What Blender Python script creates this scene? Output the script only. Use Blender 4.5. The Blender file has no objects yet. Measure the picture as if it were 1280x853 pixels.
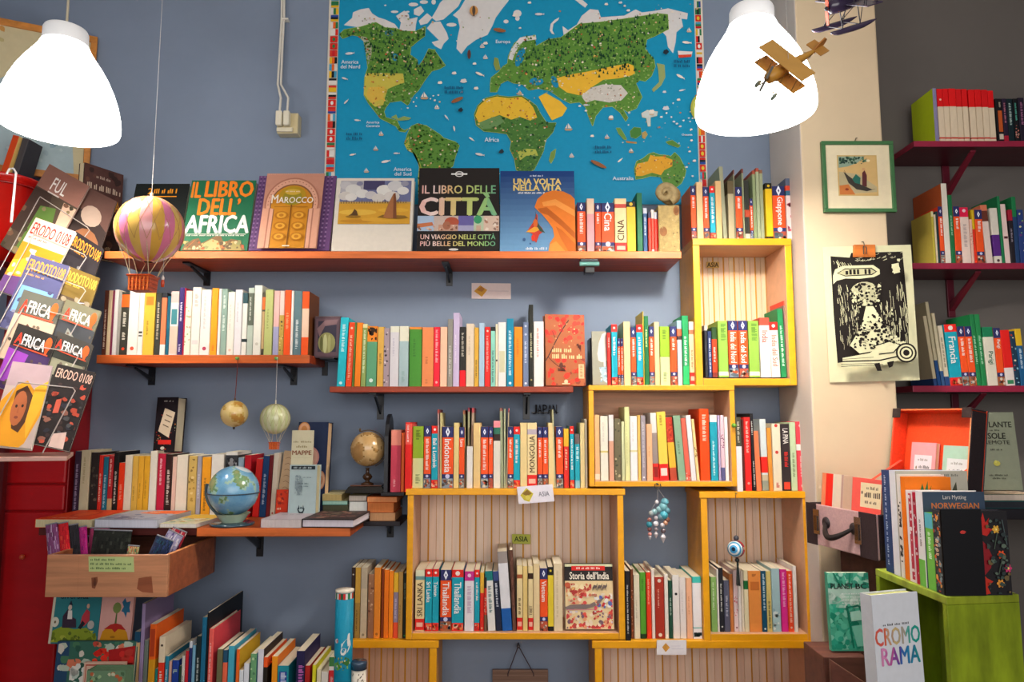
import bpy, math, random
from math import sin, cos, pi, radians
from mathutils import Vector, Matrix, noise
random.seed(7)
SC = bpy.context.scene
COL = SC.collection
# ---------------------------------------------------------------- camera geometry
F, CX, CY, ZC, TH = 900.0, 640.0, 426.5, 1.5, radians(6.0)
ST, CT = sin(TH), cos(TH)
WALL = 2.45          # the blue wall


def at(px, py, Y):
    """world point at depth Y that the photo shows at (px, py)"""
    u, v = (px - CX) / F, -(py - CY) / F
    y, z = CT - ST * v, ST + CT * v
    k = Y / y
    return Vector((u * k, Y, ZC + z * k))


def proj(p):
    x, y, z = p[0], p[1], p[2] - ZC
    d = y * CT + z * ST
    u = -y * ST + z * CT
    return CX + F * x / d, CY - F * u / d


def hexc(h):
    if not isinstance(h, str):
        return h
    if len(h) == 3:
        h = ''.join(c * 2 for c in h)
    out = []
    for i in (0, 2, 4):
        c = int(h[i:i + 2], 16) / 255
        out.append(c / 12.92 if c <= .04045 else ((c + .055) / 1.055) ** 2.4)
    return (out[0], out[1], out[2], 1.0)


def mixc(a, b, t):
    a, b = hexc(a), hexc(b)
    return tuple(a[i] + (b[i] - a[i]) * t for i in range(4))


# ---------------------------------------------------------------- materials
def newmat(name):
    m = bpy.data.materials.new(name)
    m.use_nodes = True
    nt = m.node_tree
    return m, nt, nt.nodes['Principled BSDF']


def colmat(name, rough=.5, spec=.35, grain=None, amount=.25, bump=0.0, coat=0.0, metal=0.0, sheen=0.0):
    """surface whose own colour is stored per face in 'Col', broken up by a procedural grain"""
    m, nt, b = newmat(name)
    N, L = nt.nodes, nt.links
    a = N.new('ShaderNodeAttribute')
    a.attribute_name = 'Col'
    b.inputs['Roughness'].default_value = rough
    b.inputs['Specular IOR Level'].default_value = spec
    b.inputs['Metallic'].default_value = metal
    if coat:
        b.inputs['Coat Weight'].default_value = coat
        b.inputs['Coat Roughness'].default_value = .15
    if sheen:
        b.inputs['Sheen Weight'].default_value = sheen
    src = a.outputs['Color']
    if grain:
        tc = N.new('ShaderNodeTexCoord')
        mp = N.new('ShaderNodeMapping')
        mp.inputs['Scale'].default_value = grain
        nz = N.new('ShaderNodeTexNoise')
        nz.inputs['Scale'].default_value = 1.0
        nz.inputs['Detail'].default_value = 5
        nz.inputs['Roughness'].default_value = .6
        L.new(tc.outputs['Object'], mp.inputs['Vector'])
        L.new(mp.outputs['Vector'], nz.inputs['Vector'])
        mr = N.new('ShaderNodeMapRange')
        mr.inputs['From Min'].default_value = .3
        mr.inputs['From Max'].default_value = .7
        mr.inputs['To Min'].default_value = 1 - amount
        mr.inputs['To Max'].default_value = 1 + amount * .35
        L.new(nz.outputs['Fac'], mr.inputs['Value'])
        mx = N.new('ShaderNodeMix')
        mx.data_type = 'RGBA'
        mx.blend_type = 'MULTIPLY'
        mx.inputs['Factor'].default_value = 1
        L.new(src, mx.inputs['A'])
        L.new(mr.outputs['Result'], mx.inputs['B'])
        src = mx.outputs['Result']
        if bump:
            bp = N.new('ShaderNodeBump')
            bp.inputs['Strength'].default_value = bump
            bp.inputs['Distance'].default_value = .002
            L.new(nz.outputs['Fac'], bp.inputs['Height'])
            L.new(bp.outputs['Normal'], b.inputs['Normal'])
    L.new(src, b.inputs['Base Color'])
    return m


PRINT = colmat('printed_card', .5, .22, (60, 60, 60), .05)
MATTE = colmat('matte_paper', .8, .2, (40, 40, 40), .06)
PAGES = colmat('page_edges', .9, .1, (500, 500, 30), .12)
WOODX = colmat('wood_grain_along', .45, .35, (3, 45, 45), .38, .15)
WOODZ = colmat('wood_grain_upright', .5, .3, (40, 40, 3), .18, .1)
PAINT = colmat('brush_painted_wood', .38, .4, (9, 30, 30), .12, .2)
CRATEG = colmat('worn_green_paint', .5, .3, (18, 18, 5), .5, .3)
WALLP = colmat('wall_plaster_paint', .75, .2, (2.2, 2.2, 2.2), .10, .05)
METAL = colmat('painted_metal', .35, .5, (30, 30, 30), .08)
CHROME = colmat('bare_metal', .25, .5, (30, 30, 30), .08, metal=1.0)
GLOSS = colmat('glossy_varnish', .22, .5, (25, 25, 25), .06, coat=.4)
CLOTH = colmat('woven_cloth', .9, .1, (400, 400, 400), .35, .3, sheen=.3)
STONE = colmat('speckled_stone', .7, .25, (70, 70, 70), .3, .3)
LEATHER = colmat('leatherette', .5, .35, (160, 160, 160), .15, .3)


def lampmat(name, k):
    m, nt, b = newmat(name)
    b.inputs['Base Color'].default_value = (.9, .9, .9, 1)
    b.inputs['Emission Color'].default_value = (1, .985, .96, 1)
    b.inputs['Emission Strength'].default_value = k
    return m




# ---------------------------------------------------------------- mesh builder
class MB:
    def __init__(s):
        s.v, s.f, s.c, s.sm = [], [], [], []

    def face(s, pts, col, smooth=False):
        b = len(s.v)
        s.v.extend(Vector(p) for p in pts)
        s.f.append(tuple(range(b, b + len(pts))))
        s.c.append(hexc(col))
        s.sm.append(smooth)

    def hexa(s, p, col, **k):
        """eight corners: front ring (-y) bl br tr tl, back ring likewise; k colours single faces f b l r t d"""
        b = len(s.v)
        s.v.extend(Vector(q) for q in p)
        for key, ix in (('f', (0, 1, 2, 3)), ('b', (5, 4, 7, 6)), ('l', (4, 0, 3, 7)), ('r', (1, 5, 6, 2)), ('t', (3, 2, 6, 7)), ('d', (4, 5, 1, 0))):
            s.f.append(tuple(b + i for i in ix))
            s.c.append(hexc(k.get(key, col)))
            s.sm.append(False)

    def box(s, x0, x1, y0, y1, z0, z1, col, **k):
        s.hexa([(x0, y0, z0), (x1, y0, z0), (x1, y0, z1), (x0, y0, z1), (x0, y1, z0), (x1, y1, z0), (x1, y1, z1), (x0, y1, z1)], col, **k)

    def slab(s, TL, TR, BL, th, col, back=None, **k):
        """a board with front corners TL TR BL, thickness th away from the viewer side"""
        TL, TR, BL = Vector(TL), Vector(TR), Vector(BL)
        BR = TR + BL - TL
        n = (TR - TL).cross(BL - TL).normalized() * th
        s.hexa([BL, BR, TR, TL, BL + n, BR + n, TR + n, TL + n], col, **k)
        return n

    def grid(s, rings, col, close=True, smooth=True):
        """rings: list of equal-length point lists"""
        b, n = len(s.v), len(rings[0])
        for r in rings:
            s.v.extend(Vector(p) for p in r)
        for i in range(len(rings) - 1):
            for j in range(n if close else n - 1):
                a, d = b + i * n + j, b + i * n + (j + 1) % n
                s.f.append((a, d, d + n, a + n))
                s.c.append(hexc(col(i, j) if callable(col) else col))
                s.sm.append(smooth)

    def lathe(s, prof, n, col, c=(0, 0, 0), smooth=True, sx=1, sy=1, M=None):
        c = Vector(c)
        rings = []
        for r, z in prof:
            ring = []
            for j in range(n):
                p = Vector((r * cos(2 * pi * j / n) * sx, r * sin(2 * pi * j / n) * sy, z))
                ring.append(c + (M @ p if M else p))
            rings.append(ring)
        s.grid(rings, col, True, smooth)

    def ball(s, c, r, nu=32, nv=18, col='fff', sc=(1, 1, 1), M=None):
        prof = [(max(r * sin(pi * i / nv), 1e-5), -r * cos(pi * i / nv)) for i in range(nv + 1)]
        prof = [(a, z * sc[2]) for a, z in prof]
        s.lathe(prof, nu, col, c, True, sc[0], sc[1], M)

    def tube(s, pts, r, n=6, col='333', closed=False):
        pts = [Vector(p) for p in pts]
        m = len(pts)
        rings = []
        up = None
        for i in range(m):
            if closed:
                t = pts[(i + 1) % m] - pts[i - 1]
            else:
                t = pts[min(i + 1, m - 1)] - pts[max(i - 1, 0)]
            t.normalize()
            if up is None:
                up = Vector((0, 0, 1)) if abs(t.z) < .9 else Vector((1, 0, 0))
            a = t.cross(up).normalized()
            b = a.cross(t).normalized()
            up = b
            rr = r[i] if isinstance(r, (list, tuple)) else r
            rings.append([pts[i] + (a * cos(2 * pi * j / n) + b * sin(2 * pi * j / n)) * rr for j in range(n)])
        if closed:
            rings.append(rings[0])
        s.grid(rings, col)
        if not closed:
            s.face(rings[0][::-1], col)
            s.face(rings[-1], col)

    def join(s, o):
        k = len(s.v)
        s.v += o.v
        s.f += [tuple(i + k for i in q) for q in o.f]
        s.c += o.c
        s.sm += o.sm
        return s

    def build(s, name, mat, parent=None, org=None, weld=False, bevel=0):
        org = Vector(org) if org is not None else (parent['_org'] if parent is not None and '_org' in parent else None)
        org = Vector(org) if org is not None else Vector((0, 0, 0))
        me = bpy.data.meshes.new(name)
        me.from_pydata([tuple(p - org) for p in s.v], [], s.f)
        ca = me.color_attributes.new('Col', 'FLOAT_COLOR', 'CORNER')
        buf = []
        for f, c in zip(s.f, s.c):
            buf.extend(c * len(f))
        ca.data.foreach_set('color', buf)
        me.polygons.foreach_set('use_smooth', s.sm)
        me.materials.append(mat)
        me.update()
        o = bpy.data.objects.new(name, me)
        COL.objects.link(o)
        if parent is not None:
            o.parent = parent
        else:
            o.location = org
        if bevel:
            md = o.modifiers.new('edge', 'BEVEL')
            md.width, md.segments, md.limit_method, md.angle_limit = bevel, 2, 'ANGLE', radians(40)
        return o


def empty(name, org=(0, 0, 0)):
    o = bpy.data.objects.new(name, None)
    o.empty_display_size = .03
    o.location = org
    o['_org'] = tuple(org)
    COL.objects.link(o)
    return o


LABELS = {}


def sub(parent, *kids):
    for k in kids:
        k.parent = parent



def tag(o, label, cat, group=None):
    if label in LABELS:
        print('DUP LABEL', label)
    if not 4 <= len(label.split()) <= 16:
        print('LABEL LENGTH', len(label.split()), label)
    LABELS[label] = 1
    o['label'], o['category'] = label, cat
    if group:
        o['group'] = group
    return o


def struct(o):
    o['kind'] = 'structure'
    return o


# ---------------------------------------------------------------- lettering
_TX = {}


def glyphs(s, bold=0.0):
    bold = 0.0
    key = (s, bold)
    if key not in _TX:
        cu = bpy.data.curves.new('lettering', 'FONT')
        cu.body = s
        cu.offset = bold
        cu.resolution_u = 2
        ob = bpy.data.objects.new('lettering', cu)
        COL.objects.link(ob)
        dg = bpy.context.evaluated_depsgraph_get()
        me = bpy.data.meshes.new_from_object(ob.evaluated_get(dg))
        vs = [(v.co.x, v.co.y) for v in me.vertices]
        fs = [tuple(p.vertices) for p in me.polygons]
        bpy.data.meshes.remove(me)
        bpy.data.objects.remove(ob)
        bpy.data.curves.remove(cu)
        xs, ys = [v[0] for v in vs] or [0], [v[1] for v in vs] or [0]
        x0, x1, y0, y1 = min(xs), max(xs), min(ys), max(ys)
        vs = [((x - x0) / max(x1 - x0, 1e-6), (y - y0) / max(y1 - y0, 1e-6)) for x, y in vs]
        _TX[key] = (vs, fs, (x1 - x0) / max(y1 - y0, 1e-6))
    return _TX[key]


class Art(MB):
    """flat printing on a face: u to the right, v downward, both 0..1 over TL TR BL"""

    def __init__(s, TL, TR, BL, off=.0003, step=.00010):
        MB.__init__(s)
        s.TL, s.U, s.V = Vector(TL), Vector(TR) - Vector(TL), Vector(BL) - Vector(TL)
        s.n = -(s.U.cross(s.V)).normalized()
        s.o, s.step = off, step
        s.su, s.sv = s.U.length, s.V.length

    def P(s, u, v):
        return s.TL + s.U * u + s.V * v + s.n * s.o

    def up(s):
        s.o += s.step

    def poly(s, pts, col):
        s.face([s.P(u, v) for u, v in pts][::-1], col)
        s.up()

    def rect(s, u0, v0, u1, v1, col):
        s.poly([(u0, v0), (u1, v0), (u1, v1), (u0, v1)], col)

    def ell(s, u, v, ru, rv, col, n=16, a0=0, a1=2 * pi, rot=0):
        pts = []
        for i in range(n + (0 if a1 - a0 > 6.2 else 1)):
            a = a0 + (a1 - a0) * i / n
            x, y = ru * cos(a), rv * sin(a)
            pts.append((u + x * cos(rot) - y * sin(rot), v + x * sin(rot) + y * cos(rot)))
        s.poly(pts, col)

    def line(s, pts, w, col):
        """w in metres"""
        q = [s.P(u, v) for u, v in pts]
        for a, b in zip(q, q[1:]):
            d = (b - a)
            if d.length < 1e-7:
                continue
            k = s.n.cross(d).normalized() * w / 2
            s.face([a - k, b - k, b + k, a + k], col)
        s.up()

    def text(s, t, u0, v0, u1, v1, col, rot=0, bold=.0):
        vs, fs, asp = glyphs(t)
        # heavy letters: the strokes are laid down side by side
        k = bold * 1.1
        n = [(0, 0)] if bold <= 0 else [(-k / asp, 0), (k / asp, 0), (0, k * .6), (0, -k * .6)]
        for f, (sx, sy), first in ((f, q, i == 0) for q in n for i, f in enumerate(fs)):
            if first:
                s.up()
            if callable(col):
                c = col(sum(vs[i][0] for i in f) / len(f))
            else:
                c = col
            pts = []
            for i in f:
                a, b = vs[i][0] + sx, vs[i][1] + sy
                if rot == 0:
                    pts.append(s.P(u0 + a * (u1 - u0), v1 - b * (v1 - v0)))
                elif rot == 1:      # reads downward
                    pts.append(s.P(u0 + b * (u1 - u0), v0 + a * (v1 - v0)))
                else:               # reads upward
                    pts.append(s.P(u1 - b * (u1 - u0), v1 - a * (v1 - v0)))
            s.face(pts, c)
        s.up()

    def marks(s, u0, v0, u1, v1, col, seed=0, rot=0, pitch=.0026):
        """lettering too small to read: rows of little strokes"""
        rnd = random.Random(seed)
        L = (s.su * (u1 - u0)) if rot == 0 else (s.sv * (v1 - v0))
        n = max(3, int(L / pitch))
        w = rnd.randint(3, 8)
        for i in range(n):
            w -= 1
            if w <= 0:
                w = rnd.randint(3, 8)
                continue
            a, b = (i + .08) / n, (i + rnd.uniform(.62, .8)) / n
            t = rnd.choice((.0, .0, .25, .25, -.1))
            if rot == 0:
                s.face([s.P(*q) for q in ((u0 + a * (u1 - u0), v0 + t * (v1 - v0)), (u0 + a * (u1 - u0), v1), (u0 + b * (u1 - u0), v1), (u0 + b * (u1 - u0), v0 + t * (v1 - v0)))], col)
            else:
                s.face([s.P(*q) for q in ((u0, v0 + a * (v1 - v0)), (u0, v0 + b * (v1 - v0)), (u1 - t * (u1 - u0), v0 + b * (v1 - v0)), (u1 - t * (u1 - u0), v0 + a * (v1 - v0)))], col)
        s.up()

    def blobs(s, u0, v0, u1, v1, cols, n, r, seed=0):
        """scattered patches of an illustration, r in metres"""
        rnd = random.Random(seed)
        for i in range(n):
            u, v = rnd.uniform(u0, u1), rnd.uniform(v0, v1)
            k = rnd.uniform(.5, 1.2)
            pts = []
            m = 7
            ph = rnd.uniform(0, 6)
            for j in range(m):
                a = ph + 2 * pi * j / m
                q = k * rnd.uniform(.65, 1.15) * r
                pts.append((min(max(u + q * cos(a) / s.su, u0), u1), min(max(v + q * sin(a) / s.sv, v0), v1)))
            s.face([s.P(*p) for p in pts], rnd.choice(cols))
            if i % 6 == 5:
                s.up()
        s.up()
# ---------------------------------------------------------------- books
NAVY, ORANGE, TEAL, REDT, LIME, PALEL, CREAM = '2b2f63', 'f2541f', '18a0b4', 'e5281f', '8fb32a', 'd3dc9c', 'e9d39c'
_bk = [0]


def text_fit(a, s, u0, v0, u1, v1, col, rot, bold=.02):
    """letters fill the band; long words are kept from stretching"""
    _, _, asp = glyphs(s, bold)
    if rot:
        wide = a.su * (u1 - u0)
        want = wide * asp * .95
        have = a.sv * (v1 - v0)
        if want < have:
            if rot == 1:
                v1 = v0 + (v1 - v0) * want / have
            else:
                v0 = v1 - (v1 - v0) * want / have
    a.text(s, u0, v0, u1, v1, col, rot, bold)


def spine_book(w, h, d, spec, name='book', seed=0):
    """an upright book, spine towards -y; origin at the foot of the spine's left edge. Returns (root, parts)"""
    base, bands, prints, page, hard = spec['base'], list(spec['bands']), spec['prints'], spec['page'], spec['hard']
    t = min(.0026 if hard else .0009, w * .16)
    bv = min(w * .22, .0035 if hard else .0016)
    out = [(0, d), (0, bv), (bv * .3, bv * .3), (bv, 0), (w - bv, 0), (w - bv * .3, bv * .3), (w, bv), (w, d)]
    inn = [(t, d), (t, t + bv), (t, t + bv), (t + bv, t), (w - t - bv, t), (w - t, t + bv), (w - t, t + bv), (w - t, d)]
    if w - 2 * t - 2 * bv < .0003:
        inn = [(t, d), (t, t), (t, t), (t, t), (w - t, t), (w - t, t), (w - t, t), (w - t, d)]
    cuts = sorted({0.0, 1.0} | {b[0] for b in bands} | {b[1] for b in bands})
    m = MB()

    def colat(f):
        c = base
        for a, b, k in bands:
            if a <= f <= b:
                c = k
        return c
    for i in range(len(cuts) - 1):
        za, zb = h * (1 - cuts[i + 1]), h * (1 - cuts[i])
        c = colat((cuts[i] + cuts[i + 1]) / 2)
        for j in range(7):
            k = c
            if j == 0 and spec['L']:
                k = spec['L']
            elif j == 6 and spec['R']:
                k = spec['R']
            elif j in (0, 6) and len(bands) > 1:
                k = spec['board'] or c
            a, b = out[j], out[j + 1]
            m.face([(a[0], a[1], za), (b[0], b[1], za), (b[0], b[1], zb), (a[0], a[1], zb)], k)
    for z, fl in ((0, 1), (h, 0)):
        c = colat(1 if fl else 0)
        for j in range(7):
            q = [(out[j][0], out[j][1], z), (out[j + 1][0], out[j + 1][1], z), (inn[j + 1][0], inn[j + 1][1], z), (inn[j][0], inn[j][1], z)]
            m.face(q if fl == 0 else q[::-1], c)
    for j in (0, 3, 6):
        a, b = inn[j], inn[j + 1]
        m.face([(b[0], b[1], 0), (a[0], a[1], 0), (a[0], a[1], h), (b[0], b[1], h)], 'e8e0d0')
    for j in (0, 7):
        m.face([(out[j][0], d, 0), (inn[j][0], d, 0), (inn[j][0], d, h), (out[j][0], d, h)], base)
    a = Art((0, 0, h), (w, 0, h), (0, 0, 0))
    for pr in prints:
        k = pr[0]
        if k == 'm':
            a.marks(.30, pr[2], .30 + pr[4], pr[3], pr[1], seed, 1)
        elif k == 't':
            text_fit(a, pr[1], .22, pr[3], .80, pr[4], pr[2], 1)
        elif k == 'T':
            text_fit(a, pr[1], .22, pr[3], .78, pr[4], pr[2], 2)
        elif k == 'logo':
            v, c = pr[1], pr[2]
            a.ell(.5, v, .20, .20 * a.su / a.sv * 2.2, c, 4)
            a.ell(.5, v, .07, .07 * a.su / a.sv * 2.2, pr[3], 4)
        elif k == 'dot':
            a.ell(.5, pr[1], .2, .2 * a.su / a.sv, pr[2], 10)
        elif k == 'rect':
            a.rect(.15, pr[1], .85, pr[2], pr[3])
        elif k == 'blob':
            a.blobs(.05, pr[1], .95, pr[2], pr[3], max(6, int(h * 70)), max(w * .22, .002), seed)
    if a.f:
        m.join(a)
    root = m.build(name, PRINT)
    g = .0028 if hard else .0006
    p = MB()
    p.box(t + .0001, w - t - .0001, t + bv * .9, d - (g + .001), g, h - g, page)
    p.build('page_block', PAGES, root)
    return root


def parse(tokens, seed):
    s = dict(base='ddd', bands=[], prints=[], page='e9dcc0', hard=False, L=None, R=None, board=None, lean=0, d=None, Y=None, name='book', by=None)
    for t in tokens:
        if t == 'H':
            s['hard'] = True
        elif t == 'G':
            s['name'] = 'guidebook'
            s['base'] = PALEL
            s['bands'] += [(0, .52, LIME)]
            s['prints'] += [('m', '4d6a1c', .06, .22, .4), ('m', '7d8f5a', .78, .93, .4)]
        elif t[:2] in ('O:', 'B:', 'K:', 'N:'):
            k, x = t[0], t[2:].replace('_', ' ')
            s['name'] = 'guidebook'
            if k == 'O':
                s['base'], s['board'] = ORANGE, 'e9742c'
                s['bands'] += [(0, .175, NAVY), (.775, .845, NAVY), (.845, 1, ('b4503a', '8b8f86', 'a8623c', '7f8c9a')[seed % 4])]
                s['prints'] += [('logo', .085, 'eef0fa', NAVY), ('dot', .81, 'c9cdea'), ('blob', .86, .99, ('d8cdb8', '7a4a35', '54616a', 'cc5a33'))]
            elif k == 'B':
                s['base'], s['board'] = TEAL, TEAL
                s['bands'] += [(0, .125, REDT), (.87, 1, REDT)]
                s['prints'] += [('dot', .06, 'f7e4dc'), ('blob', .89, .98, ('f08a4a', 'c8201c', 'e9b090'))]
            elif k == 'K':
                s['base'] = CREAM
                s['bands'] += [(.80, .985, 'df2a22')]
                if x != '-':
                    s['prints'] += [('T', x, '53351f', .2, .76)]
                s['prints'] += [('rect', .86, .93, 'f0b49c')]
            if k in 'OB' and x != '-':
                s['prints'] += [('t', x, 'fbf3ee', .205, .745 if k == 'O' else .72)]
            elif k in 'OB':
                s['prints'] += [('m', 'fbeee6', .21, .21 + (.2, .3, .4, .5)[seed % 4], .38)]
        elif t[1:2] == ':' and t[0] in 'mtTldynpbLRoscqx':
            k, x = t[0], t[2:]
            if k == 'm':
                c, _, r = x.partition('@')
                q = [float(z) for z in r.split(',')] if r else [.15, .6]
                s['prints'].append(('m', c, q[0], q[1], q[2] if len(q) > 2 else .36))
            elif k in 'tT':
                tx, c, r = x.split('@')
                q = [float(z) for z in r.split(',')]
                s['prints'].append((k, tx.replace('_', ' '), c, q[0], q[1]))
            elif k == 'o':
                c, r = x.split('@')
                s['prints'].append(('dot', float(r), c))
            elif k == 's':
                c, r = x.split('@')
                q = [float(z) for z in r.split(',')]
                s['prints'].append(('rect', q[0], q[1], c))
            elif k == 'q':
                c, r = x.split('@')
                q = [float(z) for z in r.split(',')]
                s['prints'].append(('blob', q[0], q[1], c.split(',')))
            elif k == 'l':
                s['lean'] = float(x)
            elif k == 'd':
                s['d'] = float(x)
            elif k == 'y':
                s['Y'] = float(x)
            elif k == 'b':
                s['by'] = float(x)
            elif k == 'p':
                s['page'] = x
            elif k == 'n':
                s['name'] = x
            elif k in 'LR':
                s[k] = x
            elif k == 'c':
                s['board'] = x
        elif '-' in t and ':' in t:
            r, c = t.split(':')
            a, b = r.split('-')
            s['bands'].append((float(a), float(b), c))
        else:
            s['base'] = t
    return s


ROWZ = {}


def row(key, phrase, Y, ybase, depth, text, group, xmid=None, z=None):
    """upright books; every line gives the foot's x0 x1 and the top's y as the photo shows them, then the look"""
    lines = [q.strip() for q in text.strip().splitlines() if q.strip()]
    xm = float(lines[len(lines) // 2].split()[0]) if xmid is None else xmid
    z0 = at(xm, ybase, Y).z if z is None else z
    ROWZ[key] = z0
    for i, ln in enumerate(lines):
        left, look = [q.strip() for q in ln.split('|')]
        tk = left.split()
        x0, x1, yt = map(float, tk[:3])
        _bk[0] += 1
        seed = _bk[0]
        s = parse(tk[3:], seed)
        y = s['Y'] or Y
        zb = z0 if s['by'] is None else at(x0, s['by'], y).z
        # the foot in world space
        py = proj((0, y, zb))[1]
        a, b = at(x0, py, y), at(x1, py, y)
        w = max(b.x - a.x - .0005, .0025)
        h = at((x0 + x1) / 2, yt, y).z - zb - .001
        if s['lean']:
            h = h / cos(radians(s['lean']))
        d = (s['d'] or depth) * (1 + .05 * ((seed * 37 % 11) / 10 - .5))
        r = spine_book(w, h, d, s, s['name'], seed)
        ang = radians(s['lean'])
        loc = Vector((a.x + .00025, y + .002 * ((seed * 53 % 7) / 7), zb + .0004))
        if ang > 0:      # pivots on the right foot
            loc += Vector((w - w * cos(ang), 0, w * sin(ang)))
        r.rotation_euler = (0, ang, 0)
        r.location = loc
        nm = {'guidebook': 'guidebook', 'folded_map': 'folded map', 'notebook': 'notebook'}.get(s['name'], 'book')
        lab = (look + ' ' + phrase)
        tag(r, lab, nm, group)


def face_book(name, label, cat, x0, x1, yt, yb, Y, th, tilt=12, yaw=0, roll=0, cover='222', page='e6dcc4', back=None, hard=True, draw=None, group=None, spine='left', z=None, side=None):
    """a book shown by its front cover, leaning back by tilt degrees"""
    a = at(x0, yb, Y)
    if z is not None:
        a = Vector((at(x0, proj((0, Y, z))[1], Y).x, Y, z))
        yb = proj(a)[1]
    w = (at(x1, yb, Y).x - a.x) / cos(radians(yaw))
    R = Matrix.Rotation(radians(yaw), 4, 'Z') @ Matrix.Rotation(radians(roll), 4, 'Y') @ Matrix.Rotation(-radians(tilt), 4, 'X')
    lo, hi = .01, 1.0
    for _ in range(40):
        h = (lo + hi) / 2
        p = a + (R @ Vector((0, 0, h)))
        if proj(p)[1] > yt:
            lo = h
        else:
            hi = h
    t = .0024 if hard else .0008
    g = .003 if hard else .0005
    m = MB()
    m.box(0, w, 0, t, 0, h, cover)
    m.box(0, w, th - t, th, 0, h, back or cover)
    if spine == 'left':
        m.box(0, t, t, th - t, 0, h, back or cover)
    else:
        m.box(w - t, w, t, th - t, 0, h, back or cover)
    if draw:
        A = Art((0, 0, h), (w, 0, h), (0, 0, 0))
        draw(A)
        m.join(A)
    if side:
        A = Art((0, th, h), (0, 0, h), (0, th, 0))
        side(A)
        m.join(A)
    root = m.build(name, PRINT)
    p = MB()
    p.box(t + .0002 if spine == 'left' else g, w - g if spine == 'left' else w - t - .0002, t + .0001, th - t - .0001, g, h - g, page)
    p.build('page_block', PAGES, root)
    root.rotation_euler = R.to_euler()
    root.location = a + Vector((0, 0, .0006 + th * sin(radians(max(tilt, 0)))))
    tag(root, label, cat, group)
    return root
# ---------------------------------------------------------------- the room
def setting():
    XL, XR, YB, HC = -2.6, 2.6, -1.6, 3.35
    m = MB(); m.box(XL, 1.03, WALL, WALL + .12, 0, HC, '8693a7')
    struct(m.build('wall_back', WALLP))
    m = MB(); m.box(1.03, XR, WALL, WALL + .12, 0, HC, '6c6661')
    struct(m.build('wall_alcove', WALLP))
    m = MB()
    pr = .905
    m.box(pr, 1.163, 2.18, WALL, 0, HC, 'd8c6ac', f='d9c2a0', l='d6cac0')
    struct(m.build('wall_pillar', WALLP, bevel=.006))
    m = MB(); m.box(XL, XR, YB, WALL, -.1, 0, '8a6a4c')
    struct(m.build('floor', WOODX))
    m = MB(); m.box(XL, XR, YB, WALL, HC, HC + .1, 'e4dfd8')
    struct(m.build('ceiling', WALLP))
    m = MB(); m.box(XL - .1, XL, YB, WALL, 0, HC, '8693a7')
    struct(m.build('wall_left', WALLP))
    m = MB(); m.box(XR, XR + .1, YB, WALL, 0, HC, '5a5c68')
    struct(m.build('wall_right', WALLP))
    m = MB(); m.box(XL, 1.03, WALL - .015, WALL, 0, .1, 'cfc6ba')
    struct(m.build('baseboard_back', PAINT, bevel=.003))


def X(px, Y, py=521):
    return at(px, py, Y).x


def Z(py, Y, px=640):
    return at(px, py, Y).z


def bracket(root, x, y0, z, drop, reach, col, w=.022, mat=METAL):
    m = MB()
    m.box(x - w / 2, x + w / 2, WALL - .006, WALL - .0005, z - drop, z, col)
    m.box(x - w / 2, x + w / 2, WALL - reach, WALL - .006, z - .006, z - .0003, col)
    m.hexa([(x - .003, WALL - reach * .75, z - .012), (x + .003, WALL - reach * .75, z - .012), (x + .003, WALL - reach * .75, z - .006), (x - .003, WALL - reach * .75, z - .006),
            (x - .003, WALL - .006, z - drop * .8), (x + .003, WALL - .006, z - drop * .8), (x + .003, WALL - .006, z - drop * .55), (x - .003, WALL - .006, z - drop * .55)], col)
    return m.build('bracket', mat, root)


def wall_shelf(name, label, x0, x1, yf, z, th, col, brk=(), bcol='15171c', edge=None, drop=.09, mat=None, reach=None):
    r = empty(name, ((x0 + x1) / 2, WALL, z - th))
    m = MB()
    m.box(x0, x1, yf, WALL - .001, z - th, z, col, f=edge or col)
    m.build('board', mat or WOODX, r, bevel=.002)
    for bx in brk:
        bracket(r, bx, yf, z - th, drop, reach or (WALL - yf) * .8, bcol)
    tag(r, label, 'shelf')
    return r


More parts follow.
